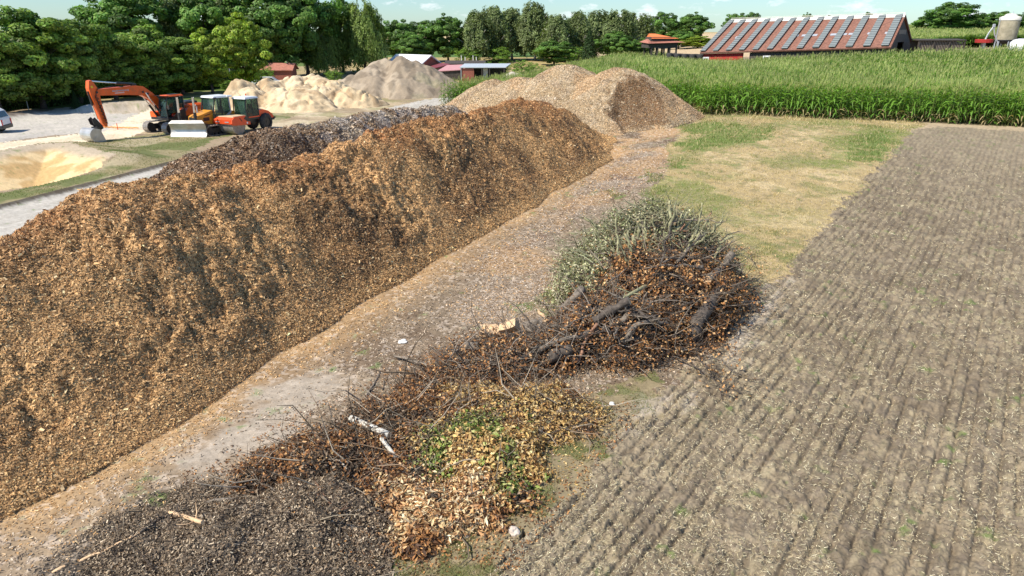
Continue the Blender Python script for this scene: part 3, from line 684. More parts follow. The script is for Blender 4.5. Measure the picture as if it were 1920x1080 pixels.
heap('small_sand_heap', lambda X, Y: ridge_h(X, Y, [(a[0] - .6, 112, a[2] - float(T0(a[0], 112)), 3.2), (a[0] + .5, 112, a[2] - float(T0(a[0], 112)) - .2, 3.2)], .3) + .25 * (fbm(X, Y, 1, 3, 701) - .5), np.arange(-5, 5, .15), np.arange(-5, 5, .15), ((a[0], 112), (1, 0)),
     lambda X, Y, h, N: np.tile(C3(.52, .46, .38), (len(X), 1)), MT['sand'], 'small pale rounded heap beyond the left tip of the maize', 'sand heap')

# ---------------------------------------------------------------- ground scatter (nobody could count it)
def polar(n, r0, r1, a0=-45, a1=45, p=1.0):
    """points thinning out with distance from the middle of the site's near edge"""
    u = rng.uniform(0, 1, n); r = r0 * (r1 / r0) ** (u ** p); a = np.radians(rng.uniform(a0, a1, n)); return r * np.sin(a), r * np.cos(a)
X, Y = polar(260000, 7.5, 48); m = regions(X, Y); k = m['field'] & (fbm(X, Y, .8, 3, 99) + .3 * rng.uniform(size=len(X)) > .52); X, Y = X[k], Y[k]
Z = ground_z(X, Y); n = len(X); r = np.hypot(X, Y); s = np.clip(r / 14, .8, 2.4) ** .6
V, F, C = cards(np.stack([X, Y, Z], 1), np.tile([0, 0, 1.], (n, 1)), rng.uniform(.025, .10, n) * s, rng.uniform(.006, .013, n) * s, .4, palette(n, [(.52, .44, .27), (.70, .62, .42), (.34, .27, .16), (.10, .08, .055)], [4, 2, 3, 2.5]), lift=.008)
tag(mesh_np('straw_stubble', V, F, MT['straw'], C), 'pale bits of straw and stubble strewn over the ploughed field', 'straw', kind='stuff')
X, Y = polar(420000, 7.5, 60); m = regions(X, Y); k = (X > -16) & (X < 15) & ~m['field'] & ~m['grass'] & ~m['grass2'] & (Y < 62) & ~(m['dust'] & (rng.uniform(size=len(X)) < .85)) & ~m['road'] & ~m['lgrass']
k &= (h_main(X, Y) < .1) & (h_dark(X, Y) < .1) & (m['pale'] | m['dark'] | (rng.uniform(size=len(X)) < .45))
X, Y = X[k], Y[k]; mm = {q: w[k] for q, w in m.items()}; n = len(X); Z = ground_z(X, Y, mm); r = np.hypot(X, Y); s = np.clip(r / 14, .8, 2.6) ** .7
dH = seg_dist(X, Y, -8.6, 10.5, 7.2, 48)[0]
Cc = palette(n, [(.45, .34, .23), (.62, .50, .37), (.22, .16, .11), (.10, .08, .06)], [3, 2, 3, 1.5])
Cp = palette(n, [(.60, .50, .40), (.46, .35, .25), (.26, .18, .12), (.62, .38, .17)], [2.4, 2, 2.4, 1.6]); Cd = palette(n, [(.11, .09, .07), (.42, .33, .24), (.05, .04, .035), (.62, .50, .36)], [4, 2, 4, .8])
Co = palette(n, [(.62, .37, .16), (.45, .25, .1), (.72, .5, .28)])
Cc = np.where(mm['pale'][:, None], Cp, Cc); Cc = np.where(mm['dark'][:, None], Cd, Cc); Cc = np.where((rng.uniform(size=n) < np.exp(-(dH / 1.3) ** 2))[:, None], Co, Cc)
V, F, C = cards(np.stack([X, Y, Z], 1), np.tile([0, 0, 1.], (n, 1)), rng.uniform(.025, .075, n) * s, rng.uniform(.010, .028, n) * s, .35, Cc, lift=.01)
tag(mesh_np('scattered_chips', V, F, MT['card'], C), 'wood chips and bark crumbs trodden into the lane beside the long heap', 'wood chips', kind='stuff')
def blades(n, r0, r1, a0, a1, keep, hgt, cols, w, name, label, wid=.012, lean=.5):
    X, Y = polar(n, r0, r1, a0, a1); m = regions(X, Y); k = keep(X, Y, m); X, Y = X[k], Y[k]; n = len(X); m = {q: v[k] for q, v in m.items()}
    Z = ground_z(X, Y, m); r = np.hypot(X, Y); s = np.clip(r / 20, .7, 3) ** .8; hh = hgt(X, Y, m) * rng.uniform(.5, 1.3, n)
    a = rng.uniform(0, 2 * math.pi, n); d = np.stack([np.cos(a), np.sin(a), 0 * a], 1); P = np.stack([X, Y, Z - .01], 1); ww = (wid * s)[:, None]
    tip = P + np.stack([rng.normal(size=n) * lean, rng.normal(size=n) * lean, np.ones(n)], 1) * hh[:, None]; mid = P * .45 + tip * .55 + np.array([0, 0, .012])
    V = np.stack([P - d * ww / 2, P + d * ww / 2, mid + d * ww * .4, tip, mid - d * ww * .4], 1).reshape(-1, 3); b = np.arange(n)[:, None] * 5
    C = palette(n, cols, w)
    gsel = (m['bright'] & (rng.uniform(size=n) < .7)) | (rng.uniform(size=n) < .55 * sst(.5, .62, fbm(X, Y, 2.2, 4, 81)))
    C = np.where(gsel[:, None], palette(n, [(.14, .21, .04), (.20, .26, .07), (.30, .30, .11)]), C)
    F4 = np.concatenate([b + np.array([[0, 1, 2, 4]])]); F3 = b + np.array([[4, 2, 3, 3]])
    V6 = V
    F = np.concatenate([F4, b + np.array([[4, 2, 3, 4]])[:, :4]])
    # the tip as a very thin quad
    V = np.concatenate([V, (tip + d * ww * .06)]); base5 = np.arange(n)[:, None]
    F = np.concatenate([F4, np.concatenate([b + 4, b + 2, len(V6) + base5, b + 3], 1)])
    C = np.concatenate([np.repeat(C, 5, 0), C])
    return tag(mesh_np(name, V, F, MT['leaf'], C), label, 'grass', kind='stuff')
blades(210000, 17, 70, 2, 45, lambda X, Y, m: (m['grass'] | (m['bright'] & (Y > 20))) & ~m['field'] & (h_pale(X, Y) < .1), lambda X, Y, m: .05 + .09 * m['bright'] + .08 * sst(.55, .75, fbm(X, Y, .7, 3, 93)) + .16 * sst(59, 66, Y + .42 * X) * sst(.4, .6, vn(X, Y, 3)),
       [(.58, .45, .23), (.68, .55, .32), (.40, .33, .15)], [3, 3, 1.4], 'dry_grass', 'dry yellow grass with green patches between the maize, the heaps and the ploughed field')
blades(120000, 8, 22, -20, 22, lambda X, Y, m: (m['grass2'] | (m['bright'] & (Y < 20))) & (fbm(X, Y, .5, 3, 82, .6) > .44) , lambda X, Y, m: .05 + 0 * X,
       [(.42, .33, .17), (.17, .2, .06), (.28, .24, .11)], [3, 3, 2], 'verge_grass', 'sparse green and dry grass along the edge of the ploughed field, in front of the leaf pile')
blades(90000, 24, 75, -45, -20, lambda X, Y, m: m['lgrass'] & (fbm(X, Y, 1.8, 4, 81) > .4), lambda X, Y, m: .06 + 0 * X,
       [(.36, .30, .15), (.16, .2, .06), (.25, .23, .1)], [3, 4, 2], 'strip_grass', 'thin olive grass on the strip between the road and the sandy yard')

# ---------------------------------------------------------------- maize
def corn_plant_mesh(seed, h=2.7, nleaf=11, seg=4, tass=True, lo=0.0):
    r = np.random.default_rng(seed); V = []; F = []; C = []
    g0 = np.array([.105, .225, .03]); st = np.array([.20, .24, .07]); tc_ = np.array([.40, .43, .15])
    def quad_strip(P, W, side, col):
        b = len(V)
        for p, w in zip(P, W): V.append(p - side * w); V.append(p + side * w); C.append(col); C.append(col)
        for i in range(len(P) - 1): F.append((b + 2 * i, b + 2 * i + 1, b + 2 * i + 3, b + 2 * i + 2))
    for a in (0, 1.57):
        s = np.array([math.cos(a), math.sin(a), 0]); quad_strip([np.array([0, 0, lo * h]), np.array([0, 0, h * .5]), np.array([.0, 0, h * .9])], [.018, .016, .008], s, st)
    ph = r.uniform(0, 6.28)
    for i in range(nleaf):
        t = lo + (1 - lo) * (i + .4) / nleaf; z0 = h * (.06 + .80 * t); a = ph + (i % 2) * math.pi + r.normal() * .45
        L = (.55 + .5 * math.sin(math.pi * min(1, t * 1.1))) * r.uniform(.85, 1.15); d = np.array([math.cos(a), math.sin(a), 0]); sd = np.array([-d[1], d[0], 0])
        rise = r.uniform(.45, .7) * (1.25 if t > .7 else 1); P = []; W = []
        for k in range(seg + 1):
            q = k / seg; P.append(np.array([0, 0, z0]) + d * (L * (q ** .85) * .8) + np.array([0, 0, L * (rise * q - (.85 if t < .75 else .45) * q * q * 1.1)])); W.append(.045 * (1 - q ** 2.2) * (.6 + .8 * min(q * 3, 1)) + .002)
        tilt = unit((sd + np.array([0, 0, r.normal() * .3]))[None])[0]
        col = g0 * r.uniform(.75, 1.5) + np.array([.05, .05, 0]) * t
        if t < .22 and r.uniform() < .5: col = np.array([.42, .33, .17])
        quad_strip(P, W, tilt, col)
    b0 = len(F)
    T = []
    if tass:
        for i in range(5 if lo == 0 else 2):
            a = r.uniform(0, 6.28); d = np.array([math.cos(a), math.sin(a), 0]) * (.02 if i == 0 else .11); quad_strip([np.array([0, 0, h * .88]), np.array([0, 0, h * .95]) + d * .5, np.array([0, 0, h * 1.03]) + d * 1.1], [.010, .018, .005], np.array([-math.sin(a + .4), math.cos(a + .4), 0]), tc_ * r.uniform(.8, 1.15))
    return np.array(V), np.array(F), np.array(C), b0
PLN = [corn_plant_mesh(900 + i, 2.7 * (1 + .05 * (i - 2)), 11) for i in range(5)]
def corn_rows(xmin, xmax):
    d = np.array([.885, -.466]); nrm = np.array([.466, .885])       # rows along the front edge
    o = np.array([-8, 80.]); a = np.arange(-10, 160, .17); b = np.arange(-60, 150, .74)
    return d, nrm, o
d_, n_, o_ = corn_rows(0, 0)
ctr = [(x, y) for x, y in P_CORN]
def front_dist(X, Y):
    e = np.full(np.shape(X), 1e3)
    for i in range(7): e = np.minimum(e, seg_dist(X, Y, *P_CORN[i], *P_CORN[i + 1])[0])
    for i in range(8, 14): e = np.minimum(e, seg_dist(X, Y, *P_CORN[i], *P_CORN[(i + 1) % 14])[0])
    return e
# candidate plant places on rows
A_, B_ = np.meshgrid(np.arange(-20, 170, .19), np.arange(-30, 150, .72)); A_ = A_.ravel() + rng.normal(size=A_.size) * .04; B_ = B_.ravel() + rng.normal(size=B_.size) * .05
X = o_[0] + A_ * d_[0] + B_ * n_[0]; Y = o_[1] + A_ * d_[1] + B_ * n_[1]
k = inpoly(X + .6 * (vn(X / 2, Y / 2, 3) - .5), Y + .6 * (vn(X / 2, Y / 2, 4) - .5), P_CORN) & (h_pale(X, Y) < .15) & (np.abs(X) < .80 * Y + 6); X, Y = X[k], Y[k]
fe = np.full(len(X), 1e3)
for i in range(6): fe = np.minimum(fe, seg_dist(X, Y, *P_CORN[i], *P_CORN[i + 1])[0])
fe = np.minimum(fe, seg_dist(X, Y, *P_CORN[13], *P_CORN[0])[0] + 0)
fo = np.full(len(X), 1e3)
for i in range(3, 6): fo = np.minimum(fo, seg_dist(X, Y, *P_CORN[i], *P_CORN[i + 1])[0])
inview = (X < .78 * Y) & (X > 13)
score = np.where(inview & (fo < 1.1), rng.uniform(size=len(X)) + fo * .3, 99)
hero = np.argsort(score)[:300]; isH = np.zeros(len(X), bool); isH[hero] = True
protoL = []
for i, (Vp, Fp, Cp, b0) in enumerate(PLN):
    protoL.append(((Vp, Fp[:b0], Cp), (Vp, Fp[b0:], Cp)))
first = []
for i in range(5):
    (Va, Fa, Ca), (Vb, Fb, Cb) = protoL[i]
    ids, inv = np.unique(Fa, return_inverse=True); o1 = mesh_np('corn_plant', Va[ids], inv.reshape(-1, 4), MT['corn'], Ca[ids])
    ids, inv = np.unique(Fb, return_inverse=True); o2 = mesh_np('tassel', Vb[ids], inv.reshape(-1, 4), MT['corn'], Cb[ids], parent=o1); first.append((o1, o2))
    tag(o1, 'tall green maize plant standing in the front edge of the maize field', 'maize plant', 'maize plants along the front edge of the field')
for j, q in enumerate(hero):
    a, b = first[j % 5]
    if j >= 5:
        a = a.copy(); COL.objects.link(a); b2 = b.copy(); COL.objects.link(b2); b2.parent = a
    a.location = (X[q], Y[q], float(T0(X[q], Y[q])) - .02); s = rng.uniform(.9, 1.06); a.scale = (s, s, s); a.rotation_euler = (rng.normal() * .04, rng.normal() * .04, rng.uniform(0, 6.28))
Xr, Yr, fr = X[~isH], Y[~isH], fe[~isH]
dist = np.hypot(Xr, Yr)
keep = rng.uniform(size=len(Xr)) < np.where(fr < 4, .95, np.where(fr < 14, .62, np.clip(.55 * 90 / np.clip(dist, 60, 400), .22, .6)))
Xr, Yr, fr, dist = Xr[keep], Yr[keep], fr[keep], dist[keep]
def place_plants(pl, X, Y, zs):
    out = []
    which = rng.integers(0, len(pl), len(X))
    for i, (Vp, Fp, Cp, b0) in enumerate(pl):
        k = which == i; n = k.sum()
        if not n: continue
        a = rng.uniform(0, 6.28, n); ca, sa = np.cos(a)[:, None], np.sin(a)[:, None]; s = rng.uniform(.88, 1.08, n)[:, None]
        Vx = (Vp[None, :, 0] * ca - Vp[None, :, 1] * sa) * zs[k][:, None] + X[k][:, None]; Vy = (Vp[None, :, 0] * sa + Vp[None, :, 1] * ca) * zs[k][:, None] + Y[k][:, None]
        Vz = Vp[None, :, 2] * s + T0(X[k], Y[k])[:, None] + .25 * (vn(X[k] / 4, Y[k] / 4, 7) - .5)[:, None]
        V = np.stack([Vx, Vy, Vz], -1).reshape(-1, 3); F = (Fp[None] + (np.arange(n) * len(Vp))[:, None, None]).reshape(-1, 4)
        t = (.78 + .5 * vn(X[k] / 3, Y[k] / 3, 11))[:, None, None] * rng.uniform(.8, 1.2, (n, 1, 1))
        out.append((V, F, (Cp[None] * t).reshape(-1, 3)))
    return out
near = fr < 4
PLF = []
for i in range(5):
    PLF.append(corn_plant_mesh(950 + i, 2.7, 8, 3, True, lo=.45))
parts = place_plants(PLN, Xr[near], Yr[near], np.ones(near.sum())) + place_plants(PLF, Xr[~near], Yr[~near], np.clip(dist[~near] / 75, 1, 1.5))
V, F, C = join(parts)
tag(mesh_np('maize_field', V, F, MT['corn'], C), 'dense green maize crop with pale tassels filling the field behind the front row', 'maize', kind='stuff')
# a second maize field on the rise beyond the barn
X, Y = polar(30000, 165, 330, 22, 46); k = (Y > 150) & (X > 78); X, Y = X[k], Y[k]
parts = place_plants(PLF, X, Y, np.full(len(X), 2.4)); V, F, C = join(parts)
tag(mesh_np('far_maize_field', V, F, MT['corn'], C), 'bright green maize crop on the rise behind the barn and the silo', 'maize', kind='stuff')

# ---------------------------------------------------------------- trees (unit trees 10 m tall, then scaled)
def limb_mesh(r, kind, H=10.0):
    mb = MB(); th = H * (.82 if kind != 'birch' else .9)
    bend = [r.normal() * .25 for _ in range(4)]
    pts = [(bend[0] * t, bend[1] * t * t, th * t) for t in (0, .08, .25, .5, .75, 1)]
    tr = .22 if kind != 'birch' else .14
    mb.tube(pts, [tr * 1.4, tr, tr * .85, tr * .6, tr * .35, .03], 9)
    ends = []
    for i in range(12):
        t = r.uniform(.22, .85); z = th * t; a = r.uniform(0, 6.28); L = (1 - t) * 3.2 + 1.0
        p = Vector((bend[0] * t, bend[1] * t * t, z)); d = Vector((math.cos(a), math.sin(a), r.uniform(.35, .9))).normalized()
        q = p + d * L * .5; e = q + (d + Vector((0, 0, .3))) * L * .5; mb.tube([p, q, e], [tr * .4 * (1.1 - t), tr * .25 * (1.1 - t), .015], 6); ends.append(e)
    return mb
def crown_arrays(kind, seed, nl=16000):
    r = np.random.default_rng(seed); H = 10.0
    base = dict(linden=(.15, .235, .04), bright=(.25, .34, .04), oak=(.10, .19, .036), birch=(.18, .225, .085), willow=(.19, .26, .06), bush=(.14, .24, .035), con=(.06, .11, .035))[kind]
    Vs = []; Fs = []; Cs = []
    if kind in ('linden', 'bright', 'oak', 'bush'):
        nc = 210; zc, rz, rx = (5.4, 4.5, 3.3) if kind != 'bush' else (4.2, 5.4, 4.6)
        if kind == 'oak': zc, rz, rx = 5.6, 4.3, 3.9
        cs = []
        while len(cs) < nc:
            p = r.normal(size=3); p /= np.linalg.norm(p); rad = r.uniform(.3, 1.0) ** .5 * r.uniform(.86, 1.1)
            lob = 1 + .22 * math.sin(3 * math.atan2(p[1], p[0]) + seed) + .12 * math.sin(5 * p[2] + seed)
            q = np.array([p[0] * rx * rad * lob, p[1] * rx * rad * lob, zc + p[2] * rz * rad]); 
            if q[2] < .9 and kind != 'bush': continue
            cs.append(q)
        cs = np.array(cs); cr_ = r.uniform(.28, .8, nc); ct = r.uniform(.5, 1.7, nc); w = cr_ ** 2
        k = r.choice(nc, nl, p=w / w.sum()); d = r.normal(size=(nl, 3)); d /= np.linalg.norm(d, axis=1, keepdims=True)
        flat = np.array([1.2, 1.2, .75])
        P = cs[k] + d * cr_[k][:, None] * flat * r.uniform(.55, 1.08, (nl, 1)) ** .5
        out = P - np.array([0, 0, zc]); N = unit(d * .8 + unit(out) * .5 + r.normal(size=(nl, 3)) * .35 + np.array([0, 0, .35]))
        C = np.array(base) * ct[k][:, None] * r.uniform(.65, 1.45, (nl, 1)); C[:, 0] *= r.uniform(.85, 1.2, nl)
        V, F, C = cards(P, N, r.uniform(.16, .30, nl), r.uniform(.11, .2, nl), .2, C, lift=0)
    elif kind in ('birch', 'willow'):
        # drooping strands hung from arching boughs
        ns = 900 if kind == 'birch' else 1100
        t = r.uniform(.12, 1, ns) ** .8; a = r.uniform(0, 6.28, ns); prof_ = (np.clip(1 - t, 0, 1) ** .42) * np.clip(t * 3, 0, 1) ** .5
        W = 2.6 if kind == 'birch' else 4.0
        k = 7; la = 2.0 * np.arange(k)[r.integers(0, k, ns)] * math.pi / k + r.normal(size=ns) * .25; rad = W * (prof_ * .85 + .12) * r.uniform(.35, 1.05, ns) ** .6 * (1 + .28 * np.sin(la * 3 + seed + t * 4))
        z = 1.0 + 9.1 * t * (1 - .13 * (np.sin(la * 2 + seed) > .2)) + r.normal(size=ns) * .35; top = np.stack([np.cos(la) * rad, np.sin(la) * rad, z], 1)
        L = r.uniform(.7, 2.0 if kind == 'birch' else 2.8, ns); m = nl // ns; q = r.uniform(0, 1, (ns, m))
        P = top[:, None] + np.stack([np.cos(la)[:, None] * .25 * np.sqrt(q), np.sin(la)[:, None] * .25 * np.sqrt(q), -L[:, None] * q], -1) + r.normal(size=(ns, m, 3)) * (.12, .12, .05); P[..., 2] = np.maximum(P[..., 2], .25)
        P = P.reshape(-1, 3); n = len(P); ct = np.repeat(r.uniform(.6, 1.5, ns), m)
        N = unit(np.stack([P[:, 0], P[:, 1], 0 * P[:, 0] + .8], 1) + r.normal(size=(n, 3)) * .7)
        C = np.array(base) * ct[:, None] * r.uniform(.7, 1.35, (n, 1))
        V, F, C = cards(P, N, r.uniform(.18, .34, n), r.uniform(.07, .13, n), .3, C, lift=0, along=np.tile([0, 0, -1.0], (n, 1)))
    else:
        t = r.uniform(0, 1, nl); a = r.uniform(0, 6.28, nl); tier = np.floor(t * 16) / 16; rad = 2.0 * (1 - t) * r.uniform(.3, 1, nl) ** .5 * (1 + .25 * np.sin(a * 6 + tier * 40)); P = np.stack([np.cos(a) * rad, np.sin(a) * rad, .4 + 9.6 * t - rad * .25], 1)
        N = unit(np.stack([np.cos(a), np.sin(a), 0 * a + .9], 1)); C = np.array(base) * r.uniform(.5, 1.5, (nl, 1)); V, F, C = cards(P, N, r.uniform(.15, .3, nl), r.uniform(.06, .12, nl), .5, C, lift=0)
    return V, F, C
TP = {}
def tree_proto(kind, v):
    key = (kind, v)
    if key not in TP:
        sd_ = {'linden': 11, 'bright': 21, 'oak': 31, 'birch': 41, 'willow': 51, 'bush': 61, 'con': 71}[kind] + v * 7
        r = np.random.default_rng(sd_)
        mb = limb_mesh(r, kind); t = mb.build('trunk', MT['birch'] if kind == 'birch' else MT['bark_d'], None, True)
        V, F, C = crown_arrays(kind, sd_, {'linden': 30000, 'bright': 24000, 'oak': 30000, 'birch': 19000, 'willow': 30000, 'bush': 9000, 'con': 9000}[kind])
        c = mesh_np('crown', V, F, MT['leaf'], C); TP[key] = (t.data, c.data); bpy.data.objects.remove(t); bpy.data.objects.remove(c)
    return TP[key]
HALFW = dict(linden=3.7, bright=3.7, oak=4.4, birch=2.7, willow=4.3, bush=5.0, con=2.0)
def tree(kind, v, px, Yd, ytop, wpx, label, group=None, zoff=0, name=None, ybase=None):
    X0, Y0, zt = AY(px, ytop, Yd); zb = float(T0(X0, Yd)) + zoff
    if ybase is not None: zb = AY(px, ybase, Yd)[2]
    h = max(zt - zb, 1.5); depth = Yd * math.cos(PITCH) - (zt - CAM_H) * math.sin(PITCH); w = wpx / FPX * depth
    t, c = tree_proto(kind, v); nm = name or dict(linden='linden_tree', bright='linden_tree', oak='oak_tree', birch='birch_tree', willow='weeping_willow', bush='bush', con='conifer')[kind]
    cat = 'bush' if kind == 'bush' else 'tree'
    e = thing(nm, (X0, Yd, zb - .05), rng.uniform(0, 6.28), label, cat, group, (w / 2 / HALFW[kind], w / 2 / HALFW[kind], h / 10.0))
    for nme, me in (('trunk', t), ('crown', c)): o = bpy.data.objects.new(nme, me); COL.objects.link(o); o.parent = e
    return e
GL = 'lindens along the hedge'; GO = 'tall trees of the wood behind the lindens'; GB = 'birches in the far row'; GF = 'distant trees on the horizon'
TREES = [
 ('linden', 0, -45, 72, 30, 170, 'dark green linden standing half outside the left border of the photo', GL), ('linden', 1, 38, 78, 12, 165, 'broad dark green linden second from the left border, above the round parking sign', GL),
 ('linden', 2, 118, 84, 26, 130, 'dark linden between the parking sign and the raised excavator arm', GL), ('linden', 0, 190, 89, 42, 120, 'linden whose crown hangs right above the tip of the excavator arm', GL),
 ('linden', 1, 262, 93, 46, 120, 'linden behind the straight part of the excavator boom', GL), ('linden', 2, 325, 97, 62, 110, 'low dark linden behind the bend of the excavator boom', GL),
 ('bright', 0, 382, 99, 58, 86, 'small yellow-green linden above the cab of the excavator', GL), ('bright', 1, 444, 104, 24, 96, 'tall bright green linden above the roller, left of the red roofed outbuilding', GL),
 ('oak', 0, 232, 118, -28, 190, 'tall dark tree above the excavator boom, leftmost of the tall wood', GO), ('birch', 1, 322, 124, -8, 110, 'pale grey-green birch between two tall dark trees above the excavator cab', GO),
 ('oak', 1, 372, 125, -30, 150, 'tall dark tree behind the small yellow-green linden', GO), ('birch', 2, 420, 126, -12, 70, 'pale green slender tree behind the top of the bright green linden', GO),
 ('oak', 2, 490, 128, -45, 160, 'very tall dark tree above the left half of the red roofed outbuilding', GO), ('oak', 0, 560, 134, -40, 130, 'very tall dark tree above the light metal pole', GO),
 ('oak', 1, 632, 142, -8, 90, 'open crowned tall tree with sky showing through, left of the big willow', GO), ('willow', 0, 606, 136, 55, 95, 'smaller dark weeping willow behind the sand heap', 'weeping trees behind the sand heaps'),
 ('willow', 1, 676, 140, 6, 118, 'big light green weeping willow above the soil heap', 'weeping trees behind the sand heaps'), ('oak', 2, 745, 165, 34, 78, 'dark round tree directly right of the big weeping willow', None),
 ('oak', 0, 792, 172, 40, 80, 'dark tree above the white roof of the long shed', None), ('oak', 1, 838, 172, 27, 82, 'dark tree left of the birch row, above the maroon shed roof', None), ('oak', 2, 770, 158, 62, 70, 'lower dark tree right behind the peak of the soil heap', None),
 ('birch', 0, 893, 171, 22, 83, 'birch at the left end of the far row', GB), ('birch', 1, 925, 178, 12, 83, 'second birch of the far row, beside the leftmost one', GB), ('birch', 2, 960, 184, 18, 86, 'third birch of the far row, above the open fronted shed', GB),
 ('birch', 0, 1004, 180, 7, 89, 'tallest birch of the far row, above the left peak of the pale chip heap', GB), ('birch', 1, 1046, 174, 28, 83, 'birch right of the tallest one in the far row', GB), ('birch', 2, 1085, 180, 24, 81, 'birch above the saddle between the peaks of the pale chip heap', GB),
 ('birch', 0, 1120, 190, 22, 86, 'birch above the right peak of the pale chip heap', GB), ('birch', 1, 1162, 177, 19, 83, 'second birch from the right end of the far row', GB), ('birch', 2, 1196, 186, 26, 81, 'birch at the right end of the far row, left of the orange roof', GB),
 ('oak', 0, 908, 205, 30, 66, 'dark tree filling the gap behind the two leftmost birches', GB), ('oak', 1, 984, 208, 28, 70, 'dark tree behind the gap left of the tallest birch', GB), ('oak', 2, 1068, 208, 34, 76, 'dark tree behind the birches in the middle of the far row', GB), ('oak', 0, 1143, 210, 30, 70, 'dark tree behind the birches over the right peak of the pale heap', GB),
 ('bush', 1, 880, 168, 84, 56, 'low thicket at the foot of the two leftmost birches', None), ('bush', 0, 935, 170, 86, 60, 'low thicket under the third birch of the far row', None), ('bush', 1, 1085, 168, 84, 60, 'low thicket left of the dark conifer', None),
 ('oak', 1, 1040, 160, 74, 84, 'low dark spreading tree above the left peak of the pale chip heap', None), ('oak', 2, 1156, 168, 56, 76, 'low dark tree in front of the birches, right of the pale heap peaks', None),
 ('con', 0, 1106, 166, 52, 40, 'dark pointed conifer in front of the birch row', None), ('oak', 0, 1205, 172, 72, 50, 'low rounded dark tree hiding the left side of the orange roofed pavilion', None),
 ('oak', 0, 1245, 260, 24, 62, 'distant dark tree above the orange roofed pavilion', GF), ('oak', 1, 1300, 262, 24, 72, 'distant dark tree left of the barn roof', GF), ('oak', 2, 1385, 250, 23, 62, 'distant dark tree behind the left end of the barn ridge', GF), ('oak', 0, 1412, 262, 24, 40, 'distant dark tree right behind the left part of the barn ridge', GF),
 ('oak', 1, 1275, 245, 55, 60, 'low distant green tree above the pale stubble strip', GF), ('bright', 1, 1310, 240, 66, 62, 'low bright green tree touching the left barn gable', GF), ('oak', 1, 1513, 270, 24, 30, 'tree top just peeking over the middle of the barn ridge', GF), ('oak', 2, 1555, 280, 27, 18, 'tiny tree top peeking over the barn ridge, between two wider ones', GF), ('oak', 0, 1628, 280, 23, 22, 'tree top peeking over the right part of the barn ridge', GF),
 ('oak', 0, 1790, 210, 5, 96, 'biggest dark tree of the clump right of the barn', 'trees right of the barn'), ('oak', 1, 1750, 214, 26, 70, 'lower left tree of the clump right of the barn', 'trees right of the barn'), ('oak', 2, 1838, 212, 24, 50, 'round tree at the right end of the clump, left of the silo', 'trees right of the barn'),
 ('oak', 2, 1722, 216, 52, 40, 'small bushy tree next to the barn gable', 'trees right of the barn'), ('oak', 0, 1880, 215, 22, 60, 'dark tree directly behind the silo', 'trees right of the barn'), ('oak', 1, 1925, 215, 24, 60, 'dark tree at the right border of the photo, right of the silo', 'trees right of the barn'),
]
for (kd, v, px, Yd, yt, wp, lab, gp) in TREES:
    tree(kd, v, px, Yd, yt, wp, lab, gp)
for px, Yd, yt, wp, lab in ((915, 138, 112, 24, 'small green bush left behind the open fronted shed'), (943, 139, 113, 30, 'green bush behind the middle of the open fronted shed'), (978, 136, 110, 46, 'wide green bush right behind the open fronted shed'), (1000, 130, 116, 40, 'loose green bush right of the open fronted shed'),
                            (625, 118, 128, 34, 'bright green bush at the foot of the willows'), (500, 112, 122, 30, 'bright green bush below the red roofed outbuilding'), (425, 106, 160, 34, 'bright green bush left of the sand heap'), (210, 96, 176, 26, 'small green bush behind the excavator arm'), (300, 96, 164, 60, 'low bright green bush behind the boom, on top of the hedge')):
    tree('bush', int(px) % 2, px, Yd, yt, wp, lab, None)
for px, Yd, yt, lab in ((136, 78, 168, 'dark columnar conifer beside the excavator arm tip'), (160, 80, 172, 'second dark columnar conifer, touching the excavator arm')):
    tree('con', 0, px, Yd, yt, 22, lab, 'columnar conifers in the churchyard')
def hedge(pts, h, w, name, label, group, dens=260, base=(.05, .10, .02), top=(.12, .20, .035)):
    Ps = []; Ns = []
    mb = MB()
    for (x0, y0), (x1, y1) in zip(pts[:-1], pts[1:]):
        L = math.hypot(x1 - x0, y1 - y0); n = int(L * dens); t = rng.uniform(0, 1, n); dx, dy = (x1 - x0) / L, (y1 - y0) / L; f = rng.uniform(0, 2 * h + w, n)
        s = np.where(f < h, -w / 2, np.where(f < h + w, f - h - w / 2, w / 2)); z = np.where(f < h, f, np.where(f < h + w, h, 2 * h + w - f)); bul = .16 * (vn(t * L / .8, z / .6, 5) - .5)
        nx = np.where(f < h, -1., np.where(f < h + w, 0, 1.)); nzz = np.where((f >= h) & (f < h + w), 1., .15)
        x = x0 + t * (x1 - x0) - dy * (s + nx * bul); y = y0 + t * (y1 - y0) + dx * (s + nx * bul); Ps.append(np.stack([x, y, z + T0(x, y) + bul * (nzz > .5)], 1)); Ns.append(np.stack([-dy * nx, dx * nx, nzz], 1))
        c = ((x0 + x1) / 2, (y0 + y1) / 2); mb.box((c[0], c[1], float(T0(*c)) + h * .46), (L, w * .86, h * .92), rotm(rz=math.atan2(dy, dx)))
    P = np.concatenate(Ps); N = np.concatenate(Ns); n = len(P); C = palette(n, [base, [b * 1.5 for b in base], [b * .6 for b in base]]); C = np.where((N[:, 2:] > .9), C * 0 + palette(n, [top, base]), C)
    V, F, C = cards(P, N, rng.uniform(.10, .2, n), rng.uniform(.07, .13, n), .5, C)
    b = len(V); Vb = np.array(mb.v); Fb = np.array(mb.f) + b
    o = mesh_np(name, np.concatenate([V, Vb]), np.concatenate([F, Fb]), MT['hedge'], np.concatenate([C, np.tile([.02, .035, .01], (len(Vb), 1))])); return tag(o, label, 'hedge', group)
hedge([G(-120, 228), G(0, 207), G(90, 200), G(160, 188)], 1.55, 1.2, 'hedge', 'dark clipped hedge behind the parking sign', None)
hedge([G(172, 186), G(290, 176), G(360, 172)], 1.5, 1.2, 'hedge', 'dark clipped hedge behind the excavator boom', None, top=(.14, .24, .04))
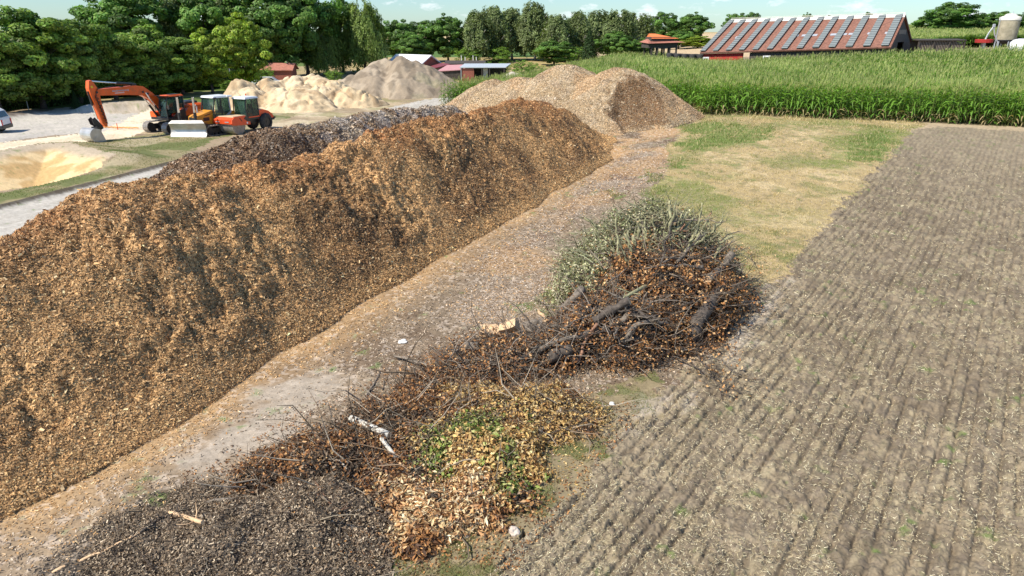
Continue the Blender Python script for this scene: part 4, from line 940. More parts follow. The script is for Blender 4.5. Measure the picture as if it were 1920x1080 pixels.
hedge([G(368, 170), G(440, 160), G(500, 152), G(545, 146)], 1.9, 1.5, 'hedge', 'hedge with bright top behind the sand heap, in front of the red roofed outbuilding', None, top=(.16, .30, .04))

# ---------------------------------------------------------------- buildings
def bld(name, px, Yd, rz, label, z=None, group=None):
    X0 = AY(px, 100, Yd)[0]; return thing(name, (X0, Yd, float(T0(X0, Yd)) if z is None else z), rz, label, 'building', group)
# barn
A0 = Vector((37.2, 143, 4.15)); A1 = Vector((60.2, 115, 5.75)); gw = Vector((.775, .632, 0)).normalized()
gw = Vector((12.5, 16, 0)).normalized(); Wd = 20.0
barn = thing('barn', (48.7, 129, 0), 0, 'long barn with a patched red tiled roof crossed by grey corrugated strips, behind the maize', 'barn')
Bo = Vector((48.7, 129, 0)); R0 = Vector((45.1, 151, 10.35)); R1 = Vector((65.9, 123, 10.75)); K0 = R0 + (R0 - A0); K0.z = A0.z; K1 = Vector((72.5, 131, 6.0))
def bp(v): return tuple(Vector(v) - Bo)
def quad_slab(mb, a, b, c, d, th, m=0):
    a, b, c, d = map(Vector, (a, b, c, d)); n = (b - a).cross(d - a).normalized() * th
    mb.add([bp(p) for p in (a, b, c, d)] + [bp(p - n) for p in (a, b, c, d)], [(0, 1, 2, 3), (7, 6, 5, 4), (0, 4, 5, 1), (1, 5, 6, 2), (2, 6, 7, 3), (3, 7, 4, 0)], m)
mb = MB(); quad_slab(mb, A0, A1, R1, R0, .25); quad_slab(mb, K1, K0, R0, R1, .25); roof = mb.build('roof', MT['tile_old'], barn)
nrm = (A1 - A0).cross(R0 - A0).normalized(); 
def rp(u, v, o=0.0): return A0.lerp(A1, u).lerp(R0.lerp(R1, u), v) + nrm * o
for i in range(13):
    u = (i + .02) / 12.55; du = .032; mb = MB()
    quad_slab(mb, rp(u, .015, .32), rp(u + du, .015, .32), rp(u + du, .965, .32), rp(u, .945, .32), .10)
    for vv in (.02, .25, .5, .75, .93):
        for q in (u + .002, u + du - .002):
            mb.tube([bp(rp(q, vv, .02)), bp(rp(q, vv, .3))], .05, 4)
    mb.build('corrugated_strip', MT['panel'], roof)
mb = MB(); quad_slab(mb, rp(0, .90, .08), rp(1, .90, .08), rp(1, 1.005, .1), rp(0, 1.005, .1), .05); quad_slab(mb, R1 + Vector((0, 0, .32)), R0 + Vector((0, 0, .32)), R0 + (R0 - A0) * -.012 + Vector((0, 0, .4)), R1 + (R1 - A1) * -.012 + Vector((0, 0, .4)), .06)
mb.build('ridge_cap', MT['ridge'], roof)
for u in (.09, .16, .415, .5, .55, .6, .65, .7, .75, .79, .88, .96):
    mb = MB(); quad_slab(mb, rp(u - .016, .40, .03), rp(u + .016, .40, .03), rp(u + .016, .46, .03), rp(u - .016, .46, .03), .02); mb.build('skylight', MT['grey'], roof)
mb = MB()
def wallq(mb, p, q, th=.25, z0=-1.0, m=0, zp=None, zq=None):
    p, q = Vector(p), Vector(q); d = (q - p); d.z = 0; d.normalize(); n = Vector((-d.y, d.x, 0)) * th
    a = [Vector((p.x, p.y, z0)), Vector((q.x, q.y, z0)), Vector((q.x, q.y, q.z)), Vector((p.x, p.y, p.z))]
    mb.add([bp(v) for v in a] + [bp(v + n) for v in a], [(0, 1, 2, 3), (7, 6, 5, 4), (0, 4, 5, 1), (1, 5, 6, 2), (2, 6, 7, 3), (3, 7, 4, 0)], m)
ins = lambda u, v: rp(u, v, -.3)
s0 = A0 + gw * .7; s1 = A1 + gw * .7; s0.z -= .25; s1.z -= .25
wallq(mb, s0.lerp(s1, .30), s1); mb.build('wall', MT['darkwood'], barn)
mb = MB(); wallq(mb, s0, s0.lerp(s1, .26)); wr = mb.build('wall', MT['redwall'], barn); wr['label'] = 'red boarded wall section'
for u in (.035, .40):
    c = s0.lerp(s1, u); d = (s1 - s0).normalized(); mb = MB()
    n = Vector((d.y, -d.x, 0)).normalized(); c2 = c + n * .03 - Vector((0, 0, 1.35))
    for (w, h, o, m) in ((1.5, 1.5, .0, 0),):
        vs = [c2 - d * w / 2 + Vector((0, 0, -h / 2)), c2 + d * w / 2 + Vector((0, 0, -h / 2)), c2 + d * w / 2 + Vector((0, 0, h / 2)), c2 - d * w / 2 + Vector((0, 0, h / 2))]
        mb.add([bp(v) for v in vs] + [bp(v + n * .06) for v in vs], [(0, 1, 2, 3), (4, 5, 6, 7), (0, 4, 5, 1), (1, 5, 6, 2), (2, 6, 7, 3), (3, 7, 4, 0)])
    fr_ = mb.build('window', MT['white'], wr); mb = MB(); vs = [c2 + n * .08 + d * a * .5 + Vector((0, 0, b * .5)) for a, b in ((-1, -1), (1, -1), (1, 1), (-1, 1))]
    mb.add([bp(v) for v in vs] + [bp(v + n * .02) for v in vs], [(0, 1, 2, 3), (4, 5, 6, 7), (0, 4, 5, 1), (1, 5, 6, 2), (2, 6, 7, 3), (3, 7, 4, 0)]); mb.build('pane', MT['darkglass'], wr)
# right gable wall, with an opening at its foot
mb = MB(); gi = -(A1 - A0).normalized() * .5; g0 = A1 + gi + gw * .6; g2 = K1 + gi - gw * .5; g1 = R1 + gi - Vector((0, 0, .5))
gd = (g2 - g0); n = Vector((gd.y, -gd.x, 0)).normalized() * .2
def gq(p): mb.add([bp(v) for v in p] + [bp(v + n) for v in p], [tuple(range(len(p))), tuple(range(2 * len(p) - 1, len(p) - 1, -1))] + [(i, (i + 1) % len(p), (i + 1) % len(p) + len(p), i + len(p)) for i in range(len(p))])
m0, m1 = g0.lerp(g2, .32), g0.lerp(g2, .62)
lo = lambda v, z: Vector((v.x, v.y, z))
gq([lo(g0, 0), lo(m0, 0), lo(m0, 6.4), g0.lerp(g2, 0) * 1]); gq([lo(m1, 0), lo(g2, 0), lo(g2, g2.z), lo(m1, 6.4)]); gq([lo(g0, g0.z), lo(m0, 6.4), lo(m1, 6.4), lo(g2, g2.z), g1])
gab = mb.build('gable_wall', MT['darkwood'], barn)
mb = MB(); c = g0.lerp(g2, .5); hw = (g2 - g0).normalized() * 3.2
gq([c - hw + Vector((0, 0, 1.3)) - n * .6, c + hw + Vector((0, 0, 1.3)) - n * .6, c + hw + Vector((0, 0, 2.5)) - n * .6, c - hw + Vector((0, 0, 2.5)) - n * .6]); mb.build('board_panel', MT['woodgrey'], gab)
mb = MB(); wallq(mb, K0 - gw * .5, K1 - gw * .5); mb.build('wall', MT['darkwood'], barn)
# low slatted wall running right from the barn
fp = [(69.6, 124.0), (76.8, 124.6)]; e = thing('slatted_shed', (73.2, 124.2, float(T0(73.2, 124.2))), math.atan2(.6, 7.2), 'low dark slatted shed running from the barn gable towards the silo', 'shed')
mb = MB(); zt = 6.75 - e.location.z; mb.box((0, .4, zt), (8.6, 2.4, .16), rotm(rx=R(4))); mb.build('roof', MT['darkwood'], e)
mb = MB()
for i in range(30): mb.box((-4.1 + i * .283, -.5, zt / 2), (.12, .06, zt - .15))
mb.build('slats', MT['woodgrey'], e)
mb = MB()
mb.box((0, 1.4, zt / 2), (8.3, .1, zt - .2)); mb.build('wall', MT['darkwood'], e)
for x in (-4.1, -1.4, 1.4, 4.1): mb = MB(); mb.box((x, -.64, zt / 2 - .1), (.2, .2, zt - .1)); mb.build('post', MT['darkwood'], e)
# silo
sx, sy = 84.9, 125.0; zg = float(T0(sx, sy)); e = thing('silo', (sx, sy, zg), 0, 'round weathered concrete silo with a pale domed top, right of the barn', 'silo')
z0 = 6.6 - zg; zt = 10.35 - zg
mb = MB(); mb.lathe([(1.52, z0), (1.56, z0 + .1), (1.54, zt - .5), (1.56, zt - .2)], n=28); mb.build('body', MT['concrete'], e, True)
mb = MB(); mb.lathe([(1.59, zt - .5), (1.59, zt), (1.3, zt + .12), (.95, zt + .22), (.9, zt + .36), (.7, zt + .5), (.3, zt + .6), (0, zt + .6)], n=28); mb.build('dome', MT['ridge'], e, True)
mb = MB(); mb.lathe([(0, z0 - .5), (.5, z0 - .5), (1.57, z0 - .02), (1.60, z0 + .14), (1.55, z0 + .16)], n=28); mb.build('hopper', MT['rubber'], e, True)
for i in range(6): a = i * math.pi / 3 + .3; mb = MB(); mb.tube([(1.4 * math.cos(a), 1.4 * math.sin(a), 0), (1.4 * math.cos(a), 1.4 * math.sin(a), z0)], .11, 8); mb.build('leg', MT['post'], e)
mb = MB(); mb.tube([(-.3, -1.2, zt + .2), (-.1, -.5, zt + .9)], .05, 6); mb.tube([(-1.64, 0, 1.0), (-1.66, 0, zt)], .05, 6); mb.build('pipe', MT['chrome_d'], e)
bx, by = AY(1860, 70, 122)[:2]; zg = float(T0(bx, by)); e = thing('grain_auger', (bx, by, zg), 0, 'bare metal auger tubes leaning over a red trough, left of the silo', 'auger')
def zz(py): return AY(1860, py, 122)[2] - zg
mb = MB(); mb.tube([(1.1, 0, zz(79)), (.35, 0, zz(66)), (-.1, 0, zz(50))], [.09, .09, .1], 8); mb.build('tube', MT['chrome_d'], e)
mb = MB(); mb.tube([(-1.1, 0, zz(74)), (-.75, 0, zz(62)), (-.2, .0, zz(50))], .06, 8); mb.tube([(-.8, .2, zz(74)), (-.45, .1, zz(60)), (-.1, .0, zz(51))], .05, 8); mb.build('hose', MT['white'], e)
mb = MB(); mb.box((-.1, 0, zz(48)), (.4, .3, .5), bev=.05); mb.build('motor', MT['grey'], e)
mb = MB(); mb.lathe([(.0, zz(80)), (1.3, zz(80)), (1.35, zz(74)), (1.2, zz(73.5)), (1.1, zz(75))], (-1.2, 0, 0), n=20); mb.build('trough', MT['redwall'], e)
mb = MB(); mb.box((1.1, 0, zz(79) / 2), (.12, .12, zz(79))); mb.box((-1.2, 0, zz(80) / 2), (.5, .5, zz(80))); mb.build('support', MT['post'], e)
bx, by, bz = AY(1915, 76, 120); zg = float(T0(bx, by)); mb = MB(); mb.lathe([(0, 0), (1.3, 0), (1.5, .4), (1.5, bz - zg - .3), (1.1, bz - zg + .1), (.4, bz - zg + .3), (0, bz - zg + .3)], n=20)
o = mb.build('wrapped_bale_stack', MT['white'], None, True); o.location = (bx, by, zg); tag(o, 'white wrapped bale at the right border behind the maize', 'bale')
# orange roofed pavilion
e = bld('pavilion', 1237, 150, R(8), 'dark timber pavilion with a stepped orange and brown tiled roof, left of the barn', z=float(T0(32, 150)))
ez = e.location.z; q = lambda py: AY(1237, py, 150)[2] - ez
mb = MB(); mb.add([(-3.6, -3, q(81)), (4.3, -3, q(79)), (3.6, 3, q(79)), (-3.6, 3, q(79)), (-3.0, 0, q(73)), (1.2, 0, q(73))], [(0, 1, 5, 4), (1, 2, 5), (2, 3, 4, 5), (3, 0, 4), (3, 2, 1, 0)]); mb.build('lower_roof', MT['tile_red'], e)
mb = MB(); mb.add([(-2.6, -2, q(72)), (3.2, -2, q(72)), (3.2, 2, q(72)), (-2.6, 2, q(72)), (-2.6, 0, q(63)), (-1.4, 0, q(63))], [(0, 1, 5, 4), (1, 2, 5), (2, 3, 4, 5), (3, 0, 4), (3, 2, 1, 0)]); mb.build('roof', MT['tile_orange'], e)
mb = MB(); mb.box((-.2, 0, q(84)), (6.2, 4.6, q(79) - q(90))); mb.box((-.2, 0, q(73)), (5, 3.4, .8)); mb.build('wall', MT['darkwood'], e)
for x in (-2.6, -1.4, 0, 1.2, 2.6):
    for y in (-2.4, 2.2): mb = MB(); mb.box((x, y, q(88) / 2), (.3, .3, q(88))); mb.build('post', MT['darkwood'], e)
# row of black wrapped bales between pavilion and barn
mb = MB(); r_ = np.random.default_rng(3)
bb = None
for i in range(27):
    px = 1253 + (i % 9) * 7.2 + (i // 9) * 1.5; a = AY(px, 96, 140); zg = float(T0(a[0], 140)) + 1.12 * (i // 9)
    if bb is None or i in (2, 5):
        m_ = MB(); m_.lathe([(0, 0), (.55, 0), (.62, .12), (.62, 1.0), (.5, 1.12), (0, 1.14)], n=14); o = m_.build('wrapped_bale', MT['rubber'] if i != 2 else MT['grey'], None, True); bb = o if i != 2 else bb
    else: o = bb.copy(); COL.objects.link(o)
    o.location = (a[0], 140 + (i % 2) * .5, zg)
    tag(o, 'round wrapped bale in the stacked row between the pavilion and the barn', 'bale', 'wrapped bales between the pavilion and the barn')
# red roofed outbuilding behind the hedge
e = bld('outbuilding', 505, 124, R(4), 'low outbuilding with a faded red tiled roof behind the hedge and the sand heap'); ez = e.location.z; q = lambda py: AY(510, py, 124)[2] - ez
mb = MB(); xa, xb = -3.3, 4.2; mb.prism([(-2.4, q(130)), (0, q(118)), (2.4, q(130)), (2.4, q(131.5)), (0, q(119.5)), (-2.4, q(131.5))], xa, xb, 0, 'x'); mb.build('roof', MT['tile_red'], e)
mb = MB(); mb.box((.6, 0, q(131) / 2), (6.4, 4.2, q(131))); mb.prism([(-2.05, q(131)), (0, q(120.5)), (2.05, q(131))], -2.6, 3.9, 0, 'x'); mb.build('wall', MT['redbrick'], e)
# sheds behind the soil heap
e = bld('open_shed', 905, 124, R(3), 'low shed with a pale sheet roof, a red brick end wall and an open front'); ez = e.location.z
def qq(px, py, Y): return AY(px, py, Y)[2]
zr = qq(905, 125, 124) - ez
mb = MB(); mb.add([(-4.0, -1.8, zr - .12), (3.9, -1.8, zr - .12), (5.0, 3.0, zr + .28), (-3.2, 3.0, zr + .28), (-4.0, -1.8, zr - .0), (3.9, -1.8, zr), (5.0, 3.0, zr + .4), (-3.2, 3.0, zr + .4)], [(3, 2, 1, 0), (4, 5, 6, 7), (0, 1, 5, 4), (1, 2, 6, 5), (2, 3, 7, 6), (3, 0, 4, 7)]); mb.build('roof', MT['metal_roof'], e)
mb = MB(); mb.box((-2.6, -1.5, zr / 2 - .1), (2.1, .2, zr - .2)); mb.box((1.8, -1.5, .1), (6.6, .15, .35)); mb.build('brick_wall', MT['redbrick'], e)
mb = MB(); mb.box((.3, 2.6, zr / 2), (7.6, .15, zr)); mb.box((-3.6, .5, zr / 2 - .1), (.15, 4.2, zr - .2)); mb.build('back_wall', MT['darkwood'], e)
mb = MB(); mb.box((.45, .5, zr / 2 - .1), (.8, .12, zr - .4)); mb.build('door', MT['white'], e)
for x in (-3.75, -.2, 1.1, 3.6): mb = MB(); mb.box((x, -1.62, zr / 2 - .1), (.14, .14, zr - .1)); mb.build('post', MT['post'] if x < -1 else MT['darkwood'], e)
e = bld('dark_shed', 858, 126, R(3), 'dark boarded shed with a faded pink-red sheet roof, left of the open shed'); ez = e.location.z; zr = qq(858, 128.5, 126) - ez
mb = MB(); mb.add([(-3.6, -1.8, zr - .42), (2.4, -1.8, zr - .1), (3.2, 3, zr + .5), (-2.0, 3, zr + .35)] + [(-3.6, -1.8, zr - .30), (2.4, -1.8, zr + .02), (3.2, 3, zr + .62), (-2.0, 3, zr + .47)], [(3, 2, 1, 0), (4, 5, 6, 7), (0, 1, 5, 4), (1, 2, 6, 5), (2, 3, 7, 6), (3, 0, 4, 7)]); mb.build('roof', M_solid('pink_sheet', (.58, .30, .30), .6), e)
mb = MB(); mb.box((-.2, .4, zr / 2 - .15), (4.9, 4, zr - .35)); mb.build('wall', MT['darkwood'], e)
mb = MB(); mb.box((1.3, -1.66, zr / 2 - .2), (1.3, .1, zr - .6)); mb.build('door', MT['rubber'], e)
e = bld('gabled_shed', 836, 133, R(-70), 'shed with a low maroon gabled roof, peeking out right of the soil heap'); ez = e.location.z; zr = qq(836, 126, 133) - ez; zk = qq(836, 119, 133) - ez
mb = MB(); mb.prism([(-3.2, zr), (0, zk), (3.2, zr), (3.2, zr - .15), (0, zk - .15), (-3.2, zr - .15)], -3, 3, 0, 'x'); mb.build('roof', MT['maroon'], e)
mb = MB(); mb.box((0, 0, zr / 2 - .1), (5.4, 5.6, zr - .1)); mb.prism([(-2.8, zr - .15), (0, zk - .2), (2.8, zr - .15)], -2.7, 2.7, 0, 'x'); mb.build('wall', MT['woodgrey'], e)
e = bld('long_shed', 872, 150, R(2), 'long low grey shed behind the other sheds, below the birches'); ez = e.location.z; zr = qq(872, 117, 150) - ez
mb = MB(); mb.box((0, 0, zr), (8.5, 5, .16), rotm(rx=R(5))); mb.box((-5.2, -2.6, zr - .55), (4.2, 3, .14), rotm(rx=R(6))); mb.build('roof', MT['darkwood'], e)
mb = MB(); mb.box((0, 0, zr / 2 - .1), (7.8, 4.2, zr - .3)); mb.build('wall', MT['woodgrey'], e)
e = bld('white_roofed_house', 775, 138, R(-40), 'house with a white sheet roof, showing above the right shoulder of the soil heap'); ez = e.location.z; zk = qq(765, 102, 138) - ez; zr = zk - 2.6
mb = MB(); mb.prism([(-4.5, zr), (0, zk), (4.5, zr), (4.5, zr - .2), (0, zk - .2), (-4.5, zr - .2)], -5, 5, 0, 'x'); mb.build('roof', MT['white_roof'], e)
mb = MB(); mb.box((0, 0, zr / 2), (9.2, 7.8, zr - .1)); mb.prism([(-3.9, zr - .2), (0, zk - .3), (3.9, zr - .2)], -4.6, 4.6, 0, 'x'); mb.build('wall', MT['redbrick'], e)
mb = MB(); mb.box((1.5, -3.95, 1.4), (1.2, .1, 1.2)); mb.build('window', MT['darkglass'], e)
# thin white posts under the birches
for i, px in enumerate((865, 872, 887, 893)):
    x, y, _ = AY(px, 110, 165); z = float(T0(x, y)); mb = MB(); mb.tube([(0, 0, 0), (.03, 0, .9), (0, 0, 1.9 - .3 * (i % 2))], [.13, .1, .08], 7); o = mb.build('white_post', MT['white'], None); o.location = (x, y, z); tag(o, 'thin white post standing under the left birches', 'post', 'white posts under the birches')
# gravestones behind the hedge
for i, (px, Yd, w, h, lab) in enumerate(((22, 80, .9, 1.9, 'pale stone behind the hedge, left of the parking sign'), (34, 84, 1.1, 2.3, 'tall pale stone right behind the parking sign'), (72, 84, .7, 1.9, 'pale stone behind the hedge, right of the parking sign'), (122, 86, .7, 2.2, 'pale stone between the two linden trunks'), (139, 90, 1.2, 2.6, 'white stone near the excavator arm tip'), (345, 101, 1.0, 2.1, 'small pale stone behind the hedge above the excavator cab'))):
    x, y, _ = AY(px, 190, Yd); mb = MB(); mb.prism([(-w / 2, 0), (w / 2, 0), (w / 2, h * .8), (w * .3, h * .95), (0, h), (-w * .3, h * .95), (-w / 2, h * .8)], -.12, .12); mb.box((0, 0, .1), (w * 1.3, .5, .2)); o = mb.build('gravestone', MT['stone'], None); o.location = (x, y, float(T0(x, y))); o.rotation_euler = (0, 0, R(-35)); tag(o, lab, 'gravestone', 'gravestones behind the hedge')
# sign and poles
def pole(px, pyb, pyt, r, name, label, cat='pole', head=None, mat='post'):
    x, y = G(px, pyb); zb = float(T0(x, y)); zt = AY(px, pyt, y)[2]; e = thing(name, (x, y, zb), 0, label, cat)
    mb = MB(); mb.tube([(0, 0, -.1), (0, 0, zt - zb)], [r, r * .8], 8); mb.build('post', MT[mat], e); return e, zt - zb
e, h = pole(54, 207, 176, .045, 'parking_sign', 'round blue and red parking sign on a thin grey post before the hedge', 'traffic sign')
mb = MB(); mb.tube([(0, -.02, h - .1), (0, -.05, h - .1)], .33, 20); f = mb.build('sign_disc', MT['red'], e)
mb = MB(); mb.tube([(0, -.05, h - .1), (0, -.06, h - .1)], .27, 20); mb.build('blue_face', MT['blue'], f)
mb = MB()
for s in (-1, 1): mb.box((0, -.066, h - .1), (.5, .01, .05), rotm(ry=s * R(45)))
mb.build('red_cross', MT['red'], f); e.rotation_euler = (0, 0, R(-15))
e, h = pole(541, 140, 99, .10, 'light_pole', 'bare light metal pole beside the red roofed outbuilding', 'pole')
mb = MB(); mb.box((0, 0, h), (.25, .25, .12)); mb.build('cap', MT['post'], e)
e, h = pole(434, 158, 113, .07, 'street_lamp', 'thin grey lamp pole in front of the bright linden', 'lamp')
mb = MB(); mb.tube([(0, 0, h), (-.25, 0, h + .1), (-.7, 0, h + .1)], [.05, .05, .04], 6); mb.box((-.85, 0, h + .08), (.55, .2, .1), bev=.03); mb.build('lamp_head', MT['grey'], e)
e, h = pole(221, 243, 231, .035, 'survey_stake', 'orange survey stake standing in the sandy path right of the excavator arm', 'stake', mat='orange_r')
X0, Y0 = G(205, 240); X1, Y1 = G(238, 241); mb = MB(); pts = [(lerp(X0, X1, t) + .05 * math.sin(t * 20), lerp(Y0, Y1, t) + .1 * math.sin(t * 9), float(shape_ground(np.array([lerp(X0, X1, t)]), np.array([lerp(Y0, Y1, t)]))[0]) + .06 + .05 * math.sin(t * 14) ** 2) for t in np.linspace(-.5, 1.6, 22)]
mb.tube(pts, .05, 5); tag(mb.build('barrier_tape', M_solid('orange_tape', (.85, .35, .08), .6), None), 'orange tape lying on the sand beside the survey stake', 'tape')

# ---------------------------------------------------------------- brush and leaf piles
DOMES = [(4.6, 21.5, 2.7, 2.5, 2.6), (3.1, 20.6, 1.4, 1.8, 1.5), (4.3, 18.9, 2.0, 1.8, 1.95), (5.8, 20.1, 1.35, 1.4, 1.5), (2.7, 16.9, 2.2, 1.2, 1.1), (.6, 16.0, 2.1, .75, .55), (4.1, 17.0, 1.1, .7, .7), (-.9, 15.1, 1.6, .6, .3)]
LITTER = [(-1.4, 13.3, 2.3, 1.5, .42), (-2.6, 12.2, 1.6, 1.3, .4), (.4, 13.2, 1.4, 1.2, .38), (-3.3, 11.2, 1.9, 1.0, .42)]
GREENY = [(-.35, 11.6, 1.15, 1.3, .42), (-.9, 11.8, 1.2, 1.0, .45), (-.4, 10.6, .8, .7, .2)]
ORANGY = [(-1.45, 9.85, .95, .85, .36), (-.8, 10.1, .7, .6, .2)]
COMPOST = [(-5.0, 9.3, 1.9, 1.2, .32), (-3.6, 9.6, 1.5, 1.2, .36), (-5.2, 8.0, 1.7, 1.3, .22), (-3.7, 8.2, 1.7, 1.2, .25)]
def dome_h(X, Y, L, f=1.0, sd=801, amp=.35):
    h = np.full(np.shape(X), -1.0); wx = X + 1.6 * (fbm(X, Y, 1.0, 4, sd, .65) - .5); wy = Y + 1.6 * (fbm(X, Y, 1.0, 4, sd + 3, .65) - .5)
    for (x, y, rx, ry, hh) in L:
        d = np.hypot((wx - x) / rx, (wy - y) / ry); h = np.maximum(h, hh * f * np.where(d < 1, (1 - d ** (2.2 if hh > .8 else 1.5)), (1 - d) * 1.2))
    k = np.clip(h / .25, 0, 1)
    return h + k * f * (amp * (fbm(X, Y, .45, 3, sd + 7, .6) - .5) + np.clip(h, 0, 1.4) * .75 * (fbm(X, Y, 1.1, 3, sd + 11, .6) - .5))
ALLD = DOMES + LITTER + GREENY + ORANGY + COMPOST
def surf(px, py, lift=0.0):
    a, b, g = ray(px, py); t = 7.0
    while t < 60:
        x, y, z = a * t, b * t, CAM_H + g * t
        h = float(dome_h(np.array([x]), np.array([y]), ALLD)[0])
        if z <= float(T0(x, y)) + max(h, 0): break
        t += .05
    return Vector((x, y, z + lift))
BR = [(.38, .175, .065), (.54, .29, .115), (.22, .11, .055), (.70, .44, .22), (.10, .06, .04)]
YL = [(.66, .45, .17), (.56, .36, .14), (.72, .55, .27), (.42, .24, .09), (.30, .16, .07)]
def leafpile(name, L, box, res, colf, spec, label, twn=0, cat='leaf pile', fold=.5, f=1.0, amp=.35, twcol=None, leafspread=.8):
    x0, x1, y0, y1 = box; U, W = np.meshgrid(np.arange(x0, x1, res), np.arange(y0, y1, res)); h = dome_h(U, W, L, f, amp=amp)
    m = regions(U.ravel(), W.ravel()); Z = ground_z(U.ravel(), W.ravel(), m).reshape(U.shape) + np.where(h > .0, h, h * .5 - .02)
    nv, nu = U.shape; i = (np.arange(nv - 1)[:, None] * nu + np.arange(nu - 1)[None]).ravel(); F = np.stack([i, i + 1, i + nu + 1, i + nu], 1); hf = h.ravel(); F = F[hf[F].max(1) > 0]
    ids, inv = np.unique(F, return_inverse=True); F = inv.reshape(-1, 4); V = np.stack([U, W, Z], -1).reshape(-1, 3)[ids]
    gx = np.gradient(Z, res, axis=1); gy = np.gradient(Z, res, axis=0); N = unit(np.stack([-gx, -gy, np.ones_like(gx)], -1).reshape(-1, 3)[ids])
    C = colf(V[:, 0], V[:, 1], hf[ids]); parts = [(V, F, C)]; sizes = [0]
    n, size, asp, pal, w, up = spec; steep = 1 / N[:, 2]
    if up > .2:   # withered bunches on the boughs, with gaps between
        nc_ = n // 26; kc = rng.choice(len(V), nc_, p=(steep / steep.sum())); cen = V[kc] + N[kc] * rng.uniform(-.1, up, (nc_, 1)); q_ = rng.integers(0, nc_, n); k = kc[q_]
        P = cen[q_] + rng.normal(size=(n, 3)) * (.15, .15, .10)
    else:
        k = rng.choice(len(V), n, p=(steep / steep.sum())); P = V[k] + rng.normal(size=(n, 3)) * (.05, .05, 0) + N[k] * (rng.uniform(0, 1, (n, 1)) ** 2 * up)
    if callable(pal): cc = pal(P[:, 0], P[:, 1], n)
    else: cc = palette(n, pal, w, .22)
    ln = size * rng.uniform(.5, 1.4, n); parts.append(cards(P, N[k] + (0, 0, .3), ln, ln * asp, leafspread, cc, fold=fold, lift=.012))
    if twn:
        k = rng.choice(len(V), twn, p=(steep / steep.sum())); P = V[k] + N[k] * rng.uniform(-.02, up, (twn, 1)); d = rng.normal(size=(twn, 3)); d[:, 2] = np.abs(d[:, 2]) * .35; d = unit(d + N[k] * .25)
        L_ = rng.uniform(.12, .5, twn)[:, None] * (1 + 2.0 * (rng.uniform(size=(twn, 1)) < (.22 if up > .2 else .08))); rr = rng.uniform(.004, .010, twn) * (1 + 1.3 * (L_[:, 0] > .6)); tc2 = palette(twn, twcol or [(.22, .17, .12), (.12, .09, .07), (.34, .28, .2)])
        for s in range(3):
            Q = P + d * L_ / 3; parts.append(tubes(P, Q, rr * (1 - .25 * s), rr * (.75 - .25 * s), tc2)); P = Q; d = unit(d + rng.normal(size=(twn, 3)) * .3)
    V, F, C = join(parts); nb = len(parts[0][1]); mi = np.ones(len(F), int); mi[:nb] = 0
    return tag(mesh_np(name, V, F, None, C, mats=[MT['ground'], MT['dryleaf']], midx=mi), label, cat)
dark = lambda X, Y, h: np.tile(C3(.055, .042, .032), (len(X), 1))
leafpile('brush_pile', DOMES[:2], (.5, 8.3, 17.8, 25), .05, dark, (26000, .09, .55, [(.38, .39, .20), (.52, .50, .31), (.25, .28, .13), (.70, .64, .44), (.12, .14, .06), (.42, .25, .11)], [4, 3, 4, 2, 3, .8], .5),
         'heaped olive green hedge cuttings with mossy stems, the far half of the brush pile', 3400, 'brush pile', f=.93, twcol=[(.27, .28, .17), (.16, .16, .10), (.38, .36, .24)])
leafpile('brush_pile', DOMES[2:4] + DOMES[6:7], (1.6, 8.8, 14.8, 21.8), .05, dark, (30000, .085, .6, BR, [4, 3, 3, 2.4, 2.4], .46),
         'heaped branches with withered rust brown leaves, the near right half of the brush pile', 3000, 'brush pile', f=.93, twcol=[(.20, .15, .11), (.10, .08, .065), (.32, .26, .2)])
leafpile('brush_pile', DOMES[4:6] + DOMES[7:], (-3, 5.4, 13.8, 18.6), .045, dark, (19000, .075, .55, BR, [3, 2.4, 3, 1.4, 3], .32),
         'low tangle of twigs and brown leaves under the long grey branch', 2600, 'brush pile', f=.93, twcol=[(.24, .19, .14), (.10, .08, .065), (.36, .30, .24)])
def mixcol(X, Y, n):
    a = palette(n, BR, [4, 3, 4, 1.6, 3.4], .2); b = palette(n, YL, [4, 3, 3, 2, 1], .2); g = palette(n, [(.28, .34, .085), (.16, .24, .05), (.46, .46, .18)], None, .25); o = palette(n, [(.72, .43, .20), (.72, .55, .30), (.55, .31, .15), (.80, .65, .42), (.34, .19, .09)], [3, 4, 2.4, 3, 1.4]); d = palette(n, [(.10, .07, .05), (.05, .04, .03), (.3, .22, .15)])
    nz_ = fbm(X, Y, .7, 4, 831, .6) - .5
    wy_ = 1 - sst(.75, 1.25, np.minimum(np.hypot((X + .1) / 1.7, (Y - 11.5) / 1.5), np.hypot((X - .3) / 1.7, (Y - 13.2) / 1.0)) + 1.8 * nz_); wo = 1 - sst(.75, 1.2, np.hypot((X + 1.3) / 1.05, (Y - 9.95) / .95) + 1.4 * nz_)
    wg = sst(.46, .56, fbm(X, Y, .5, 3, 841, .6)) * (1 - sst(.8, 1.3, np.hypot((X + .4) / 1.4, (Y - 11.5) / 1.3))) * .75; wd = sst(.52, .64, fbm(X, Y, .6, 3, 843, .6)) * .7 * (1 - wy_) * (1 - wo)
    u = rng.uniform(size=(n, 5)); C = a
    for k_, (w_, c_) in enumerate(((wd, d), (wy_, b), (wg, g), (wo, o))): C = np.where((u[:, k_] < w_)[:, None], c_, C)
    return C
def litcol(X, Y, n):
    a = palette(n, BR, [4, 3, 4, 1.4, 3], .2); b = palette(n, YL, None, .2); t = sst(.45, .6, fbm(X, Y, .9, 3, 831) + .24 * (X + .4)) * sst(12.0, 12.8, Y + .2 * X); 
    return np.where((rng.uniform(size=n) < t)[:, None], b, a)
